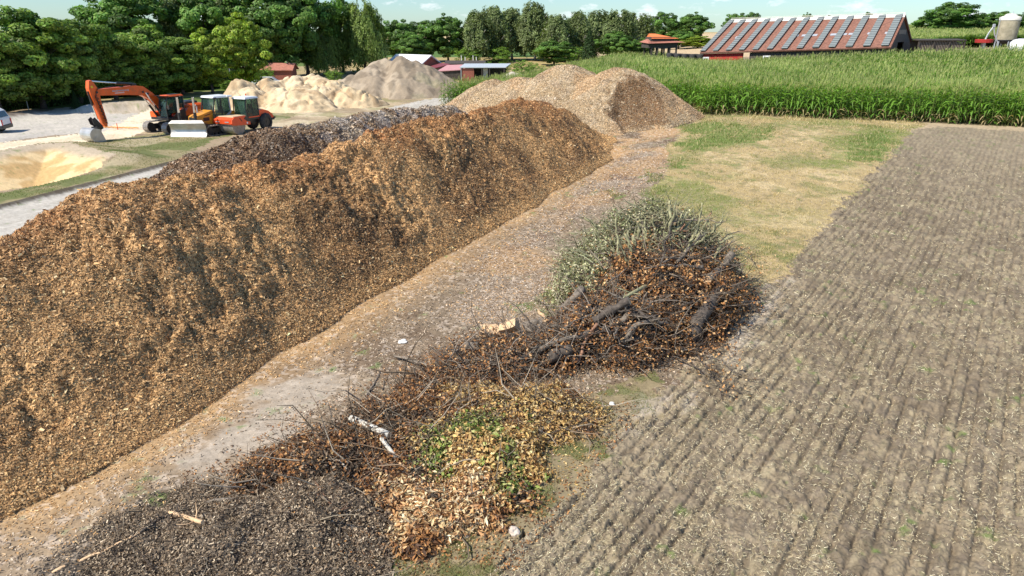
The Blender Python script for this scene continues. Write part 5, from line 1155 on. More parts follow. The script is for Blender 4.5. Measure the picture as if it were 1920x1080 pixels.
leafpile('leaf_pile', LITTER, (-5.8, 2.4, 9.4, 15.3), .04, lambda X, Y, h: blend(np.tile(C3(.17, .105, .06), (len(X), 1)), C3(.06, .045, .033), sst(.45, .6, fbm(X, Y, .6, 3, 833))), (32000, .078, .5, mixcol, None, .16),
         'flat spread of dead brown leaves and twigs around the birch logs', 2600, twcol=[(.25, .18, .12), (.10, .08, .06), (.5, .42, .32)])
def grecol(X, Y, n):
    a = palette(n, [(.30, .34, .09), (.17, .24, .055), (.50, .48, .2)], None, .25); b = palette(n, YL, [4, 3, 3, 2, 1], .2); return np.where((rng.uniform(size=n) < .12 + .42 * (fbm(X, Y, .45, 3, 841, .6) > .52))[:, None], a, b)
leafpile('leaf_pile', GREENY, (-2.6, 2.0, 9.4, 13.4), .035, lambda X, Y, h: np.tile(C3(.09, .075, .035), (len(X), 1)), (11500, .095, .5, mixcol, None, .17),
         'pile of yellow and fresh green leaves beside the ploughed field', 260)
leafpile('leaf_pile', ORANGY, (-2.8, .4, 8.6, 11.2), .03, lambda X, Y, h: np.tile(C3(.22, .12, .05), (len(X), 1)), (6500, .12, .32, mixcol, None, .14),
         'small heap of long orange yellow leaves at the bottom of the photo', 60)
leafpile('compost_heap', COMPOST, (-8, -1.9, 6.6, 10.8), .03, lambda X, Y, h: blend(np.tile(C3(.19, .15, .11), (len(X), 1)), C3(.07, .055, .042), sst(.45, .6, fbm(X, Y, .4, 3, 851))), (52000, .040, .4, [(.22, .17, .12), (.44, .34, .23), (.07, .055, .042), (.64, .52, .37), (.28, .20, .13)], [3.5, 3, 3, 1.6, 2.4], .05),
         'dark heap of half rotted chips and bark in the near left foreground', 500, 'compost heap', fold=0)
leafpile('leaf_pile', [(1.1, 13.0, .55, .5, .16), (.55, 13.7, .4, .35, .12)], (.0, 1.9, 12.2, 14.3), .03, dark, (3600, .035, .6, [(.66, .62, .48), (.52, .46, .33), (.74, .70, .58)], None, .10), 'small bleached heap of pale dry flower heads beside the leaf pile', 120)

# ---------------------------------------------------------------- single branches, logs and stones
def crook(pts, sub=3, amp=.03, seed=0):
    r = np.random.default_rng(seed); out = [Vector(pts[0])]
    for a, b in zip(pts[:-1], pts[1:]):
        for i in range(1, sub + 1):
            p = Vector(a).lerp(Vector(b), i / sub)
            if not (i == sub and b is pts[-1]): p += Vector(r.normal(size=3) * amp)
            out.append(p)
    return out
bcount = [0]
def level(pts, z=None):
    a, b = Vector(pts[0]), Vector(pts[-1]); return [a, a.lerp(b, .5), b]
def branch(name, pts, r0, r1, mat, label, cat='branch', group=None, twigs=0, twl=.35, sub=3, amp=.03, n=9, cut='cutwood', leaves=0):
    bcount[0] += 1; sd_ = bcount[0]; r = np.random.default_rng(sd_ + 50)
    P = crook(pts, sub, amp, sd_); o = P[0].copy(); P = [p - o for p in P]; k = len(P)
    rad = [lerp(r0, r1, i / (k - 1)) * (1 + (.13 if mat != 'birch' and amp > .008 else .02) * r.normal()) for i in range(k)]
    mb = MB(); mb.tube(P, rad, n, 0, cap=False)
    nb = len(mb.v); mb.v += []
    mb.f += [tuple(range(n - 1, -1, -1)), tuple(range((k - 1) * n, k * n))]; mb.m += [1, 1]
    for i in range(twigs):
        q = r.integers(max(1, k // 4), k); p = P[q]; d = (P[q] - P[q - 1]).normalized() * .6 + Vector(r.normal(size=3)) * .7; d.z = abs(d.z) * .6 + .05; L = twl * r.uniform(.4, 1.3)
        a = p + d.normalized() * L * .5; b = a + (d.normalized() + Vector(r.normal(size=3)) * .35).normalized() * L * .6; mb.tube([p, a, b], [max(rad[q] * .45, .006), max(rad[q] * .3, .005), .003], 4)
        if r.uniform() < .6: mb.tube([a, a + (d + Vector(r.normal(size=3)) * .8).normalized() * L * .5], [.006, .003], 3)
    e = mb.build(name, [MT[mat], MT[cut]], None, False); e.location = o
    me = e.data; me.polygons.foreach_set('use_smooth', [m_ == 0 for m_ in mb.m])
    tag(e, label, cat, group)
    if leaves:
        V = []; ends = [P[i] for i in range(k // 3, k)]
        idx = r.integers(0, len(ends), leaves); Pc = np.array([ends[i] for i in idx]) + r.normal(size=(leaves, 3)) * (twl * .45, twl * .45, twl * .2); Pc[:, 2] = np.maximum(Pc[:, 2], min(p.z for p in P) - .05)
        Vc, Fc, Cc = cards(Pc, r.normal(size=(leaves, 3)) + (0, 0, 1), .09, .06, .4, palette(leaves, [(.62, .38, .17), (.5, .25, .1), (.7, .5, .28)]), fold=.5)
        lo_ = mesh_np('leaves', Vc, Fc, MT['dryleaf'], Cc, parent=e)
    return e
S = surf
gz0 = lambda x, y: float(T0(x, y))
branch('long_branch', [S(740, 676, .12), S(792, 690, .1), S(846, 700, .06), S(900, 694, .1), S(945, 691, .14), S(977, 684, .2), S(1048, 657, .25), S(1100, 640, .25), S(1143, 628, .25), S(1176, 604, .2)], .035, .085, 'bark_s',
       'very long crooked grey branch across the front of the brush pile, thin end left', twigs=34, twl=.7, amp=.035)
branch('fallen_trunk', [S(1290, 655, .3), S(1318, 610, .35), S(1340, 575, .4), S(1352, 545, .4)], .20, .14, 'bark_d', 'thick dark ribbed trunk on the right flank of the brush pile, over its shadow', 'log', n=14, amp=.02)
branch('fallen_trunk', [S(1322, 556, .5), S(1345, 540, .6), S(1368, 519, .75)], .12, .10, 'bark_s', 'short grey trunk end rising out of the right flank of the brush pile', 'log', n=12, amp=.01)
branch('fallen_trunk', [S(1050, 606, .3), S(1072, 588, .38), S(1092, 566, .42)], .13, .11, 'bark_s', 'grey log with an orange cut end facing the lane, above the split wood blocks', 'log', n=12, amp=.01)
branch('fallen_trunk', [S(1112, 628, .4), S(1142, 612, .45), S(1178, 594, .45)], .11, .10, 'bark_d', 'dark brown log lying askew in the middle of the brush pile front', 'log', n=12, amp=.015)
branch('fallen_trunk', [S(1024, 694, .3), S(1046, 686, .35), S(1070, 678, .35)], .14, .12, 'bark_d', 'short dark log with a pale cut face at the lower front of the brush pile', 'log', n=12, amp=.01)
branch('fallen_trunk', [S(1168, 655, .2), S(1188, 636, .35), S(1226, 624, .4), S(1256, 630, .35), S(1302, 652, .15)], .075, .03, 'bark_s', 'arched grey branch with its thick end down, right of the dark logs', twigs=10, twl=.5)
branch('branch', [S(1036, 604, .15), S(1075, 604, .2), S(1110, 598, .25), S(1150, 602, .25)], .045, .03, 'bark_s', 'straight grey branch lying just above the dark log in the pile front', twigs=5)
branch('branch', [S(1010, 596, .25), S(1020, 606, .2), S(1029, 622, .05)], .045, .03, 'cutwood', 'bare whitish stick leaning above the split wood blocks', twigs=1, twl=.2)
branch('branch', [S(1032, 678, .25), S(1060, 683, .25), S(1086, 688, .2), S(1100, 660, .45), S(1118, 640, .5)], .03, .045, 'redwood', 'reddish forked stick over the short dark log', twigs=3)
branch('branch', [S(1148, 662, .25), S(1180, 658, .3), S(1212, 652, .3), S(1262, 648, .2)], .045, .02, 'bark_s', 'pale barked branch with an orange broken end in the pile front', twigs=8)
branch('branch', [S(1212, 560, .4), S(1238, 520, .45), S(1250, 470, .5), S(1262, 430, .4)], .03, .015, 'bark_d', 'thin dark bough climbing up the middle of the brown brush', twigs=14, twl=.6)
branch('branch', [S(1150, 600, .3), S(1180, 575, .4), S(1218, 560, .4)], .06, .04, 'moss', 'curved greenish branch in the brown leaves above the dark log', twigs=4)
branch('branch', [S(1240, 640, .3), S(1262, 600, .45), S(1290, 570, .5), S(1345, 545, .45), S(1380, 540, .3)], .04, .02, 'bark_d', 'long thin dark branch running to the right edge of the brown brush', twigs=16, twl=.6)
for i, (pts, lab, lv) in enumerate((
    ([S(1250, 660, .15), S(1300, 672, .2), S(1350, 690, .15), S(1404, 716, .05)], 'upper twig fan reaching over the ploughed field from the brush pile', 70),
    ([S(1262, 676, .12), S(1310, 700, .15), S(1355, 725, .1), S(1392, 742, .04)], 'lower leafy twig lying on the field at the foot of the brush pile', 60),
    ([S(1300, 665, .1), S(1322, 690, .1), S(1342, 720, .06), S(1352, 750, .03)], 'short drooping leafy twig at the field edge, nearest the camera of the fan', 40),
    ([S(1360, 480, .3), S(1392, 486, .35), S(1418, 512, .2)], 'reddish leafy bough hanging out of the right side of the pile', 90))):
    branch('leafy_twig', pts, .022, .006, 'bark_d', lab, 'twig', 'leafy twigs hanging off the brush pile', twigs=20, twl=.6, leaves=lv)
for i, (pts, lab) in enumerate((([S(1050, 778, .12), S(1080, 792, .08), S(1130, 800, .03)], 'upper bare yellow twig beside the leaf pile'), ([S(1050, 780, .1), S(1075, 800, .06), S(1112, 822, .02)], 'middle bare yellow twig beside the leaf pile'), ([S(1055, 788, .1), S(1068, 808, .06), S(1085, 825, .02)], 'short bare yellow twig beside the leaf pile'))):
    branch('bare_twig', pts, .013, .004, 'straw_wood' if 'straw_wood' in MT else 'cutwood', lab, 'twig', 'bare twigs beside the leaf pile', twigs=5, twl=.25)
# mossy stems standing up out of the far half
stems = [((1186, 455), (1179, 402)), ((1206, 452), (1196, 415)), ((1231, 450), (1223, 404)), ((1244, 425), (1256, 376)), ((1298, 452), (1316, 380)), ((1262, 440), (1290, 398)), ((1211, 470), (1201, 440)), ((1222, 468), (1213, 446)),
         ((1196, 430), (1204, 398)), ((1236, 448), (1284, 430)), ((1282, 425), (1306, 405)), ((1250, 420), (1240, 392)), ((1270, 425), (1268, 392)), ((1160, 462), (1175, 430)), ((1240, 470), (1252, 440)), ((1217, 430), (1224, 408)), ((1310, 430), (1330, 405)), ((1176, 470), (1165, 452))]
r_ = np.random.default_rng(91)
for i in range(26):
    x_, y_ = r_.uniform(1120, 1335), r_.uniform(430, 500); lean = (x_ - 1225) / 110; stems.append(((x_, y_), (x_ + lean * r_.uniform(15, 60) + r_.normal() * 8, y_ - r_.uniform(25, 62) * (1.15 - .4 * abs(lean)))))
for i, (a, b) in enumerate(stems):
    p = S(*a, -.1); q0 = S(*a); q = Vector(AY(b[0], b[1], p.y + rng.uniform(-.1, .5))); m_ = p.lerp(q, .5) + Vector((rng.normal() * .05, rng.normal() * .05, .05))
    branch('mossy_stem', [p, m_, q], .06 if i % 3 else .04, .04 if i % 2 else .018, 'moss', 'grey green mossy stem sticking up out of the far half of the brush pile', 'branch', 'mossy stems standing in the brush pile', twigs=3, twl=.4, amp=.025)
for a, b, m_, lab in (((1318, 425), (1334, 398), 'redwood', 'dark red stem pointing up right at the back of the brush pile'), ((1276, 440), (1284, 418), 'redwood', 'bright orange red broken stem in the green brush'),
                      ((1148, 445), (1086, 447), 'moss', 'straight mossy branch poking out of the left side of the pile over the lane'), ((1108, 500), (1050, 532), 'moss', 'thin green branch trailing down left onto the lane'), ((1168, 448), (1203, 480), 'cutwood', 'pale peeled stem lying between green and brown brush')):
    p = S(*a, .05); q = S(*b, .15) if b[0] < a[0] or m_ == 'cutwood' else Vector(AY(b[0], b[1], p.y + .1)); branch('branch', [p, p.lerp(q, .5) + Vector((0, 0, .05)), q], .045, .02, m_, lab, twigs=4, amp=.015)
# many more bare boughs sticking out of the heap
r_ = np.random.default_rng(77)
for i in range(64):
    if i < 44: c = DOMES[[2, 3, 4, 2, 3][i % 5]]
    else: c = DOMES[[4, 5, 7, 4][i % 4]]
    t = r_.uniform(0, 6.28); q = r_.uniform(.1, .85); x = c[0] + c[2] * q * math.cos(t); y = c[1] + c[3] * q * math.sin(t); hz = max(float(dome_h(np.array([x]), np.array([y]), DOMES)[0]), 0.05) + gz0(x, y)
    L = r_.uniform(.6, 1.9) * (1 if i < 44 else .7); a = (r_.uniform(0, 6.28) if i % 3 == 0 else R(200) + r_.normal() * .5 + (math.pi if i % 2 else 0)); d = Vector((math.cos(a), math.sin(a), r_.uniform(-.1, .3))).normalized(); p = Vector((x, y, hz + .08)); b = p + d * L; b.z = max(b.z, gz0(b.x, b.y) + .04)
    branch('bare_branch', [p - d * .4, p, p.lerp(b, .5) + Vector((r_.normal() * .08, r_.normal() * .08, .06)), b], r_.uniform(.025, .07), .010, 'bark_s' if i % 3 else 'bark_d', 'leafless crooked branch tangled into the brown near half of the brush pile', 'branch', 'bare branches tangled in the brush pile', twigs=7, twl=.5, amp=.035)
for i in range(44):
    c = DOMES[[0, 2, 3, 4, 5, 1][i % 6]]; t = r_.uniform(0, 6.28); x = c[0] + c[2] * .8 * math.cos(t); y = c[1] + c[3] * .8 * math.sin(t); hz = max(float(dome_h(np.array([x]), np.array([y]), DOMES)[0]), .1) + gz0(x, y)
    d = Vector((math.cos(t), math.sin(t), r_.uniform(.1, .9))).normalized(); L = r_.uniform(.6, 1.4) * (.6 if c[4] < .8 else 1); p = Vector((x, y, hz)); b = p + d * L
    branch('bare_branch', [p - d * .3, p, p.lerp(b, .5) + Vector((r_.normal() * .06, r_.normal() * .06, .04)), b], r_.uniform(.012, .025), .005, 'moss' if i % 6 in (0, 5) else 'bark_d', 'thin twiggy branch sticking out of the edge of the brush pile', 'branch', 'thin branches sticking out round the brush pile', twigs=12, twl=.4, amp=.03)
# withered leaves blown round the piles
X, Y = polar(90000, 8, 26, -38, 28); dd = dome_h(X, Y, [(a, b, c + .9, d + .7, e) for a, b, c, d, e in LITTER + GREENY + ORANGY + DOMES]); k = (dd > 0) & (rng.uniform(size=len(X)) < .3 + .25 * (fbm(X, Y, .5, 2, 861) > .5)); X, Y = X[k], Y[k]
Z = ground_z(X, Y) + np.clip(dome_h(X, Y, ALLD), 0, 9) * .98; n = len(X)
V, F, C = cards(np.stack([X, Y, Z], 1), np.tile([0, 0, 1.], (n, 1)), rng.uniform(.03, .085, n), rng.uniform(.02, .04, n), .5, np.where((Y < 14.5)[:, None], mixcol(X, Y, n), palette(n, BR)), fold=.5, lift=.012)
tag(mesh_np('scattered_leaves', V, F, MT['dryleaf'], C), 'withered leaves strewn on the bare ground around the leaf and brush piles', 'leaves', kind='stuff')
# birch logs
def sp(px, py, l): return S(px, py, l)
branch('birch_log', level([sp(660, 800, .2), sp(696, 814, .13), sp(732, 832, .2)]), .075, .066, 'birch', 'thick white birch log lying on the brown leaves, the larger of the two joined logs', 'log', n=14, amp=.004, sub=2)
branch('birch_log', level([sp(716, 832, .13), sp(732, 852, .07), sp(744, 868, .10)]), .045, .04, 'birch', 'thinner white birch log pointing down from the end of the thick one', 'log', n=12, amp=.005, sub=2)
branch('birch_log', [sp(745, 868, .05), sp(758, 878, .03)], .03, .025, 'cutwood', 'short peeled orange stub at the lower tip of the thin birch log', 'log', amp=.003)
branch('birch_log', level([sp(636, 872, .10), sp(652, 888, .13), sp(670, 907, .10)]), .026, .02, 'birch', 'thin white birch stick lying left below the birch logs', 'stick', amp=.008)
for pts, r0, r1, m_, lab, tw in (
    ([(318, 966), (345, 972), (381, 984)], .028, .036, 'cutwood', 'pale peeled stick lying on the dark compost at the left', 3), ([(387, 946), (412, 943), (440, 940)], .02, .034, 'bark_s', 'short grey stick above the pale peeled one', 1),
    ([(262, 1004), (300, 975), (350, 958)], .012, .018, 'bark_d', 'thin dark stick crossing behind the pale peeled stick', 2), ([(100, 1080), (150, 1056), (210, 1030), (262, 1004)], .032, .014, 'cutwood', 'long splintered yellow stick at the bottom left corner', 2),
    ([(684, 750), (700, 726), (712, 700)], .026, .012, 'bark_s', 'bent grey stick standing at the left edge of the leaf pile, by the lane', 5), ([(716, 735), (720, 712)], .014, .008, 'bark_s', 'small brown stick beside the bent grey stick', 1),
    ([(470, 852), (490, 850), (508, 858)], .02, .016, 'bark_d', 'small dark stick at the far left tip of the leaf pile', 2), ([(560, 860), (600, 852), (650, 842)], .014, .01, 'bark_s', 'thin bare branch over the root tangle left of the birch logs', 6),
    ([(590, 905), (612, 940), (630, 958)], .014, .02, 'redwood', 'reddish root lying in the dark tangle below the thin birch stick', 5), ([(600, 890), (640, 915), (690, 925)], .016, .01, 'bark_d', 'dark root running right through the tangle', 7),
    ([(706, 856), (722, 888), (738, 916)], .03, .02, 'redwood', 'brown debarked stick beneath the birch logs', 2), ([(835, 806), (860, 835), (872, 820)], .016, .01, 'bark_s', 'thin grey forked twig above the green leaves', 4),
    ([(845, 795), (866, 770), (880, 748)], .012, .008, 'bark_s', 'thin pale twig curving up toward the long branch', 4), ([(700, 1078), (716, 1068), (724, 1060)], .018, .012, 'bark_d', 'dark stick at the bottom border beside the pale pebble', 1),
    ([(905, 640), (925, 630), (948, 650)], .02, .012, 'bark_d', 'dark thorny twig lying over the left split wood block', 6), ([(842, 668), (862, 678), (870, 690)], .03, .025, 'cutwood', 'pale short stick on the lane left of the split wood', 0),
    ([(540, 872), (575, 884), (604, 888)], .012, .02, 'bark_d', 'dark twig at the upper edge of the root tangle', 6), ([(480, 905), (520, 925), (560, 930)], .012, .01, 'bark_s', 'thin grey twig on the dark compost right of the short stick', 4)):
    branch('stick', [sp(x, y, .05) for x, y in pts], r0, r1, m_, lab, 'stick', None, twigs=tw, twl=.28, amp=.012)
# split wood blocks
def split_log(px, py, rz, L, w, tilt, label, bark):
    p = sp(px, py, .12); mb = MB(); n = 7; pr = [(0, 0)] + [(w * math.cos(a), w * math.sin(a)) for a in np.linspace(R(12), R(100), n)]
    r = np.random.default_rng(int(px)); vs = []; K = 5
    for k in range(K + 1):
        for j, (a, b) in enumerate(pr): vs.append((L * (k / K - .5) + r.normal() * .015 * (k in (0, K)), a + r.normal() * .012, b + r.normal() * .012))
    m = len(pr); fs = []; ms = []
    for k in range(K):
        for j in range(m): fs.append((k * m + j, k * m + (j + 1) % m, (k + 1) * m + (j + 1) % m, (k + 1) * m + j)); ms.append(1 if bark and 1 <= j < m - 1 else 0)
    fs += [tuple(range(m - 1, -1, -1)), tuple(range(K * m, K * m + m))]; ms += [0, 0]
    mb.v = vs; mb.f = fs; mb.m = ms; o = mb.build('split_log', [MT['cutwood'], MT['bark_s']]); o.location = p; o.rotation_euler = (tilt[0], tilt[1], rz); tag(o, label, 'firewood', 'split wood blocks in front of the brush pile')
split_log(924, 640, R(-15), .62, .36, (R(40), 0, 0), 'broad pale split block, leftmost of the split wood', False)
split_log(961, 632, R(-10), .48, .34, (R(35), R(-25), 0), 'upright orange split wedge, second of the split wood from the left', False)
split_log(1000, 628, R(18), .56, .32, (R(50), R(-12), 0), 'red brown split block with bark on top, rightmost of the split wood', True)
split_log(884, 668, R(10), .35, .26, (R(40), 0, 0), 'weathered grey block half buried left of the split wood', True)
def stone(px, py, r, mat, label, flat=.7, name='stone'):
    q = sp(px, py, r * flat * .45); me = bpy.data.meshes.new(name); bm = __import__('bmesh').new(); __import__('bmesh').ops.create_icosphere(bm, subdivisions=3, radius=r)
    s = int(px)
    for v in bm.verts:
        c = v.co.normalized(); f = 1 + .5 * (float(vn(c.x * 1.6 + s, c.y * 1.6 + c.z * 1.3, s)) - .5) + .18 * (float(vn(c.x * 5 + s, c.y * 5 + c.z * 4, s)) - .5); v.co *= f; v.co.z *= flat
    bm.to_mesh(me); bm.free(); me.materials.append(MT[mat]); me.polygons.foreach_set('use_smooth', [False] * len(me.polygons)); o = bpy.data.objects.new(name, me); COL.objects.link(o); o.location = q; return tag(o, label, 'stone')
stone(965, 1000, .105, 'stone', 'fist sized pinkish stone on the bare soil at the field edge, bottom middle', .85)
stone(1147, 759, .065, 'stone_w', 'small white stone between the brush pile and the field'); stone(716, 1061, .05, 'stone_w', 'small pale pebble in the grass at the bottom border', .6)
stone(755, 641, .13, 'stone_w', 'flat whitish slab lying on the chip covered lane', .25); stone(862, 690, .09, 'stone_w', 'pale lump on the lane below the weathered block', .6)
def clod(px, py, r, label):
    q = sp(px, py, r * .2); n = 1500; d = unit(rng.normal(size=(n, 3))); d[:, 2] = np.abs(d[:, 2]); P = d * r * rng.uniform(.8, 1.05, (n, 1)) * (1, 1, .7)
    V, F, C = cards(P, d, .035, .01, .7, palette(n, [(.10, .08, .06), (.18, .14, .1), (.05, .04, .03)]))
    mb = MB(); mb.lathe([(r * .95, -.05), (r * .9, r * .25), (r * .6, r * .5), (.001, r * .62)], n=16); b = len(V)
    o = mesh_np('root_ball_or_hole', np.concatenate([V, np.array(mb.v)]), np.concatenate([F, np.array(mb.f) + b]), MT['dryleaf'], np.concatenate([C, np.tile([.05, .04, .03], (len(mb.v), 1))])); o.location = q; tag(o, label, 'root ball')
clod(782, 890, .17, 'round dark root ball between the birch logs and the green leaves'); clod(736, 806, .2, 'dark clump standing in for a shaded hole right above the thick birch log'); clod(818, 945, .2, 'greyish matted straw clump above the orange leaf heap')  # second clump is a dark mound standing in for a shaded hole in the leaves

# ---------------------------------------------------------------- machines
def gz(x, y): return float(T0(x, y))
def track(mb, L, h, w, y, x0=0, pads=34):
    """running gear: belt of pads round two end wheels, side frame with rollers; returns nothing"""
    r = h / 2; s = L / 2 - r; per = 2 * (2 * s) + 2 * math.pi * r
    for i in range(pads):
        d = per * i / pads
        if d < 2 * s: p = (x0 - s + d, h - .03); a = 0
        elif d < 2 * s + math.pi * r: t = (d - 2 * s) / r; p = (x0 + s + (r - .03) * math.sin(t), r + (r - .03) * math.cos(t)); a = t
        elif d < 4 * s + math.pi * r: p = (x0 + s - (d - 2 * s - math.pi * r), .03); a = math.pi
        else: t = (d - 4 * s - math.pi * r) / r; p = (x0 - s - (r - .03) * math.sin(t), r - (r - .03) * math.cos(t)); a = math.pi + t
        mb.box((p[0], y, p[1]), (per / pads * .93, w, .05), rotm(ry=a), 0); mb.box((p[0] + .05 * math.sin(a), y, p[1] + .035 * math.cos(a)), (.03, w, .05), rotm(ry=a), 0)
def running_gear(e, L, h, w, y, name='track'):
    mb = MB(); track(mb, L, h, w, y); t = mb.build(name, MT['track'], e); r = h / 2; s = L / 2 - r
    mb = MB(); mb.box((0, y, r), (2 * s + .2, w * .42, h * .48), bev=.05)
    mb.build('side_frame', MT['black'], t)
    for x in (-s, s): mb = MB(); mb.cyl((x, y - w * .3, r), (x, y + w * .3, r), r * .82, 18); mb.cyl((x, y - w * .36, r), (x, y + w * .36, r), r * .3, 10); mb.build('end_wheel', MT['rubber'], t)
    mb = MB()
    for i in range(6): x = lerp(-s * .8, s * .8, i / 5); mb.cyl((x, y - w * .3, .14), (x, y + w * .3, .14), .11, 12)
    mb.build('rollers', MT['rubber'], t)
# excavator
hd = math.atan2(-.885, -.465)
ex, ey = -28.9, 60.1
e = thing('excavator', (ex, ey, gz(ex, ey)), hd, 'orange tracked excavator with its arm bent down and the bucket on the ground', 'excavator')
for y in (-1.2, 1.2): running_gear(e, 4.4, .92, .62, y)
mb = MB(); mb.box((0, 0, .62), (2.2, 2.0, .42), bev=.08); mb.cyl((0, 0, .8), (0, 0, 1.08), .75, 24); mb.build('undercarriage', MT['black'], e)
up = MB(); up.box((-.7, 0, 1.2), (4.3, 2.5, .26), bev=.04); up.build('deck', MT['black'], e)
mb = MB(); mb.prism([(-2.0, 1.33), (.0, 1.33), (.0, 1.62), (-.55, 2.12), (-2.0, 2.15)], .42, 1.30); mb.build('side_housing', MT['orange'], e)
mb = MB(); mb.prism([(-2.0, 1.33), (.95, 1.33), (.95, 1.6), (.2, 1.95), (-2.0, 2.15)], -1.30, -.40); mb.build('side_housing', MT['orange'], e)
mb = MB(); mb.box((-1.2, 0, 1.95), (1.7, 2.3, .62), bev=.1); h_ = mb.build('engine_hood', MT['orange'], e)
mb = MB(); mb.box((-1.15, .1, 2.33), (1.2, 1.5, .22), bev=.05); mb.build('grille', MT['black'], h_)
mb = MB(); mb.prism([(-2.0, 1.1), (-1.95, 2.2), (-2.45, 2.18), (-2.85, 1.9), (-2.9, 1.3), (-2.7, 1.08)], -1.28, 1.28); mb.build('counterweight', MT['orange'], e)
mb = MB(); mb.tube([(-1.3, -.7, 2.2), (-1.3, -.7, 2.75), (-1.42, -.7, 2.9)], .08, 8); mb.build('exhaust', MT['black'], e)
mb = MB()
for a, b in (((-.4, -1.25, 1.9), (-.4, -1.25, 2.75)), ((-1.9, -1.25, 2.0), (-1.9, -1.25, 2.75)), ((-.4, -1.25, 2.75), (-1.9, -1.25, 2.75)), ((-2.0, 1.2, 2.1), (-2.0, 1.2, 2.6)), ((-2.0, 1.2, 2.6), (-.6, 1.2, 2.6)), ((.9, -1.25, 1.3), (.9, -1.25, 2.2)), ((.9, -1.25, 2.2), (.2, -1.25, 2.2))): mb.tube([a, b], .025, 6)
mb.build('handrail', MT['black'], e)
mb = MB(); mb.box((1.25, -.85, 1.5), (.5, .8, .45), bev=.05); mb.build('tool_box', MT['orange'], e)
# cab
cx0, cx1, cy0, cy1 = -.02, 1.72, .38, 1.34
mb = MB(); mb.box(((cx0 + cx1) / 2, .86, 1.2), (1.78, 1.0, .2), bev=.03)
mb.prism([(cx0, 1.3), (cx1 - .5, 1.3), (cx0 + .75, 1.75), (cx0, 1.95)], cy1 - .02, cy1 + .03)
for x, y in ((cx0 + .05, cy0 + .04), (cx0 + .05, cy1 - .04), (cx0 + .75, cy1 - .04)): mb.tube([(x, y, 1.25), (x, y, 3.0)], .05, 6)
for y in (cy0 + .04, cy1 - .04): mb.tube([(cx1 - .03, y, 1.25), (cx1, y, 2.1), (cx1 - .22, y, 2.98)], .045, 6)
mb.tube([(cx1, cy0, 1.32), (cx1, cy1, 1.32)], .045, 6); mb.tube([(cx1, cy0, 1.95), (cx1, cy1, 1.95)], .02, 6)
cabf = mb.build('cab', MT['black'], e)
mb = MB(); mb.box(((cx0 + cx1) / 2 - .1, .86, 3.04), (1.62, 1.02, .12), bev=.05, top=(.93, .9)); mb.build('roof', MT['orange'], cabf)
mb = MB(); mb.box((cx1 - .05, .86, 3.06), (.55, 1.04, .05), rotm(ry=R(-6))); mb.box((cx0 + .6, .86, 3.12), (.8, .5, .05)); mb.build('rain_guard', MT['black'], cabf)
for nm, vs in (('front_window', [(cx1 - .02, cy0 + .06, 1.4), (cx1 - .02, cy1 - .06, 1.4), (cx1 - .2, cy1 - .06, 2.92), (cx1 - .2, cy0 + .06, 2.92)]), ('door_window', [(cx0 + .8, cy1 + .0, 1.85), (cx1 - .08, cy1 + .0, 1.5), (cx1 - .25, cy1, 2.92), (cx0 + .8, cy1, 2.92)]),
               ('side_window', [(cx0 + .1, cy1, 2.0), (cx0 + .7, cy1, 1.9), (cx0 + .7, cy1, 2.92), (cx0 + .1, cy1, 2.92)]), ('rear_window', [(cx0, cy0 + .06, 2.0), (cx0, cy1 - .06, 2.0), (cx0, cy1 - .06, 2.92), (cx0, cy0 + .06, 2.92)]), ('side_window', [(cx0 + .1, cy0, 1.5), (cx1 - .08, cy0, 1.5), (cx1 - .25, cy0, 2.92), (cx0 + .1, cy0, 2.92)])):
    mb = MB(); n_ = Vector((vs[1][0] - vs[0][0], vs[1][1] - vs[0][1], vs[1][2] - vs[0][2])).cross(Vector(vs[3]) - Vector(vs[0])).normalized() * .012
    mb.add(vs + [tuple(Vector(v) + n_) for v in vs], [(0, 1, 2, 3), (7, 6, 5, 4), (0, 4, 5, 1), (1, 5, 6, 2), (2, 6, 7, 3), (3, 7, 4, 0)]); mb.build(nm, MT['glass'], cabf)
mb = MB(); mb.box((.75, .86, 1.7), (.5, .5, .14), bev=.04); mb.box((.52, .86, 2.05), (.14, .48, .65), rotm(ry=R(-8)), bev=.04); mb.build('seat', M_solid('seat_cloth', (.30, .17, .05), .9), cabf)
mb = MB(); mb.tube([(1.5, cy1 + .02, 2.3), (1.75, cy1 + .3, 2.35)], .02, 6); mb.box((1.78, cy1 + .34, 2.2), (.06, .2, .34), bev=.02); mb.build('mirror', MT['black'], cabf)
# boom (side outline pushed across), stick, bucket
yb = -.12
bo = [(.55, 1.45), (.95, 1.35), (1.6, 2.2), (2.3, 3.02), (3.0, 3.42), (4.3, 3.56), (6.9, 3.70), (7.12, 3.95), (6.95, 4.22), (5.6, 4.25), (3.4, 4.32), (2.75, 4.2), (1.95, 3.55), (1.2, 2.65), (.62, 1.75)]
mb = MB(); mb.prism(bo, yb - .24, yb + .24); boom = mb.build('boom', MT['orange'], e)
mb = MB(); mb.prism([(.5, 1.3), (1.1, 1.25), (1.15, 1.7), (.7, 1.95), (.45, 1.75)], yb - .32, yb - .26); mb.prism([(.5, 1.3), (1.1, 1.25), (1.15, 1.7), (.7, 1.95), (.45, 1.75)], yb + .26, yb + .32); mb.build('boom_bracket', MT['black'], e)
for x, z in ((2.45, 3.55), (2.9, 3.72), (7.0, 3.98)): mb = MB(); mb.cyl((x, yb - .3, z), (x, yb + .3, z), .09, 14); mb.build('pin', MT['black'], boom)
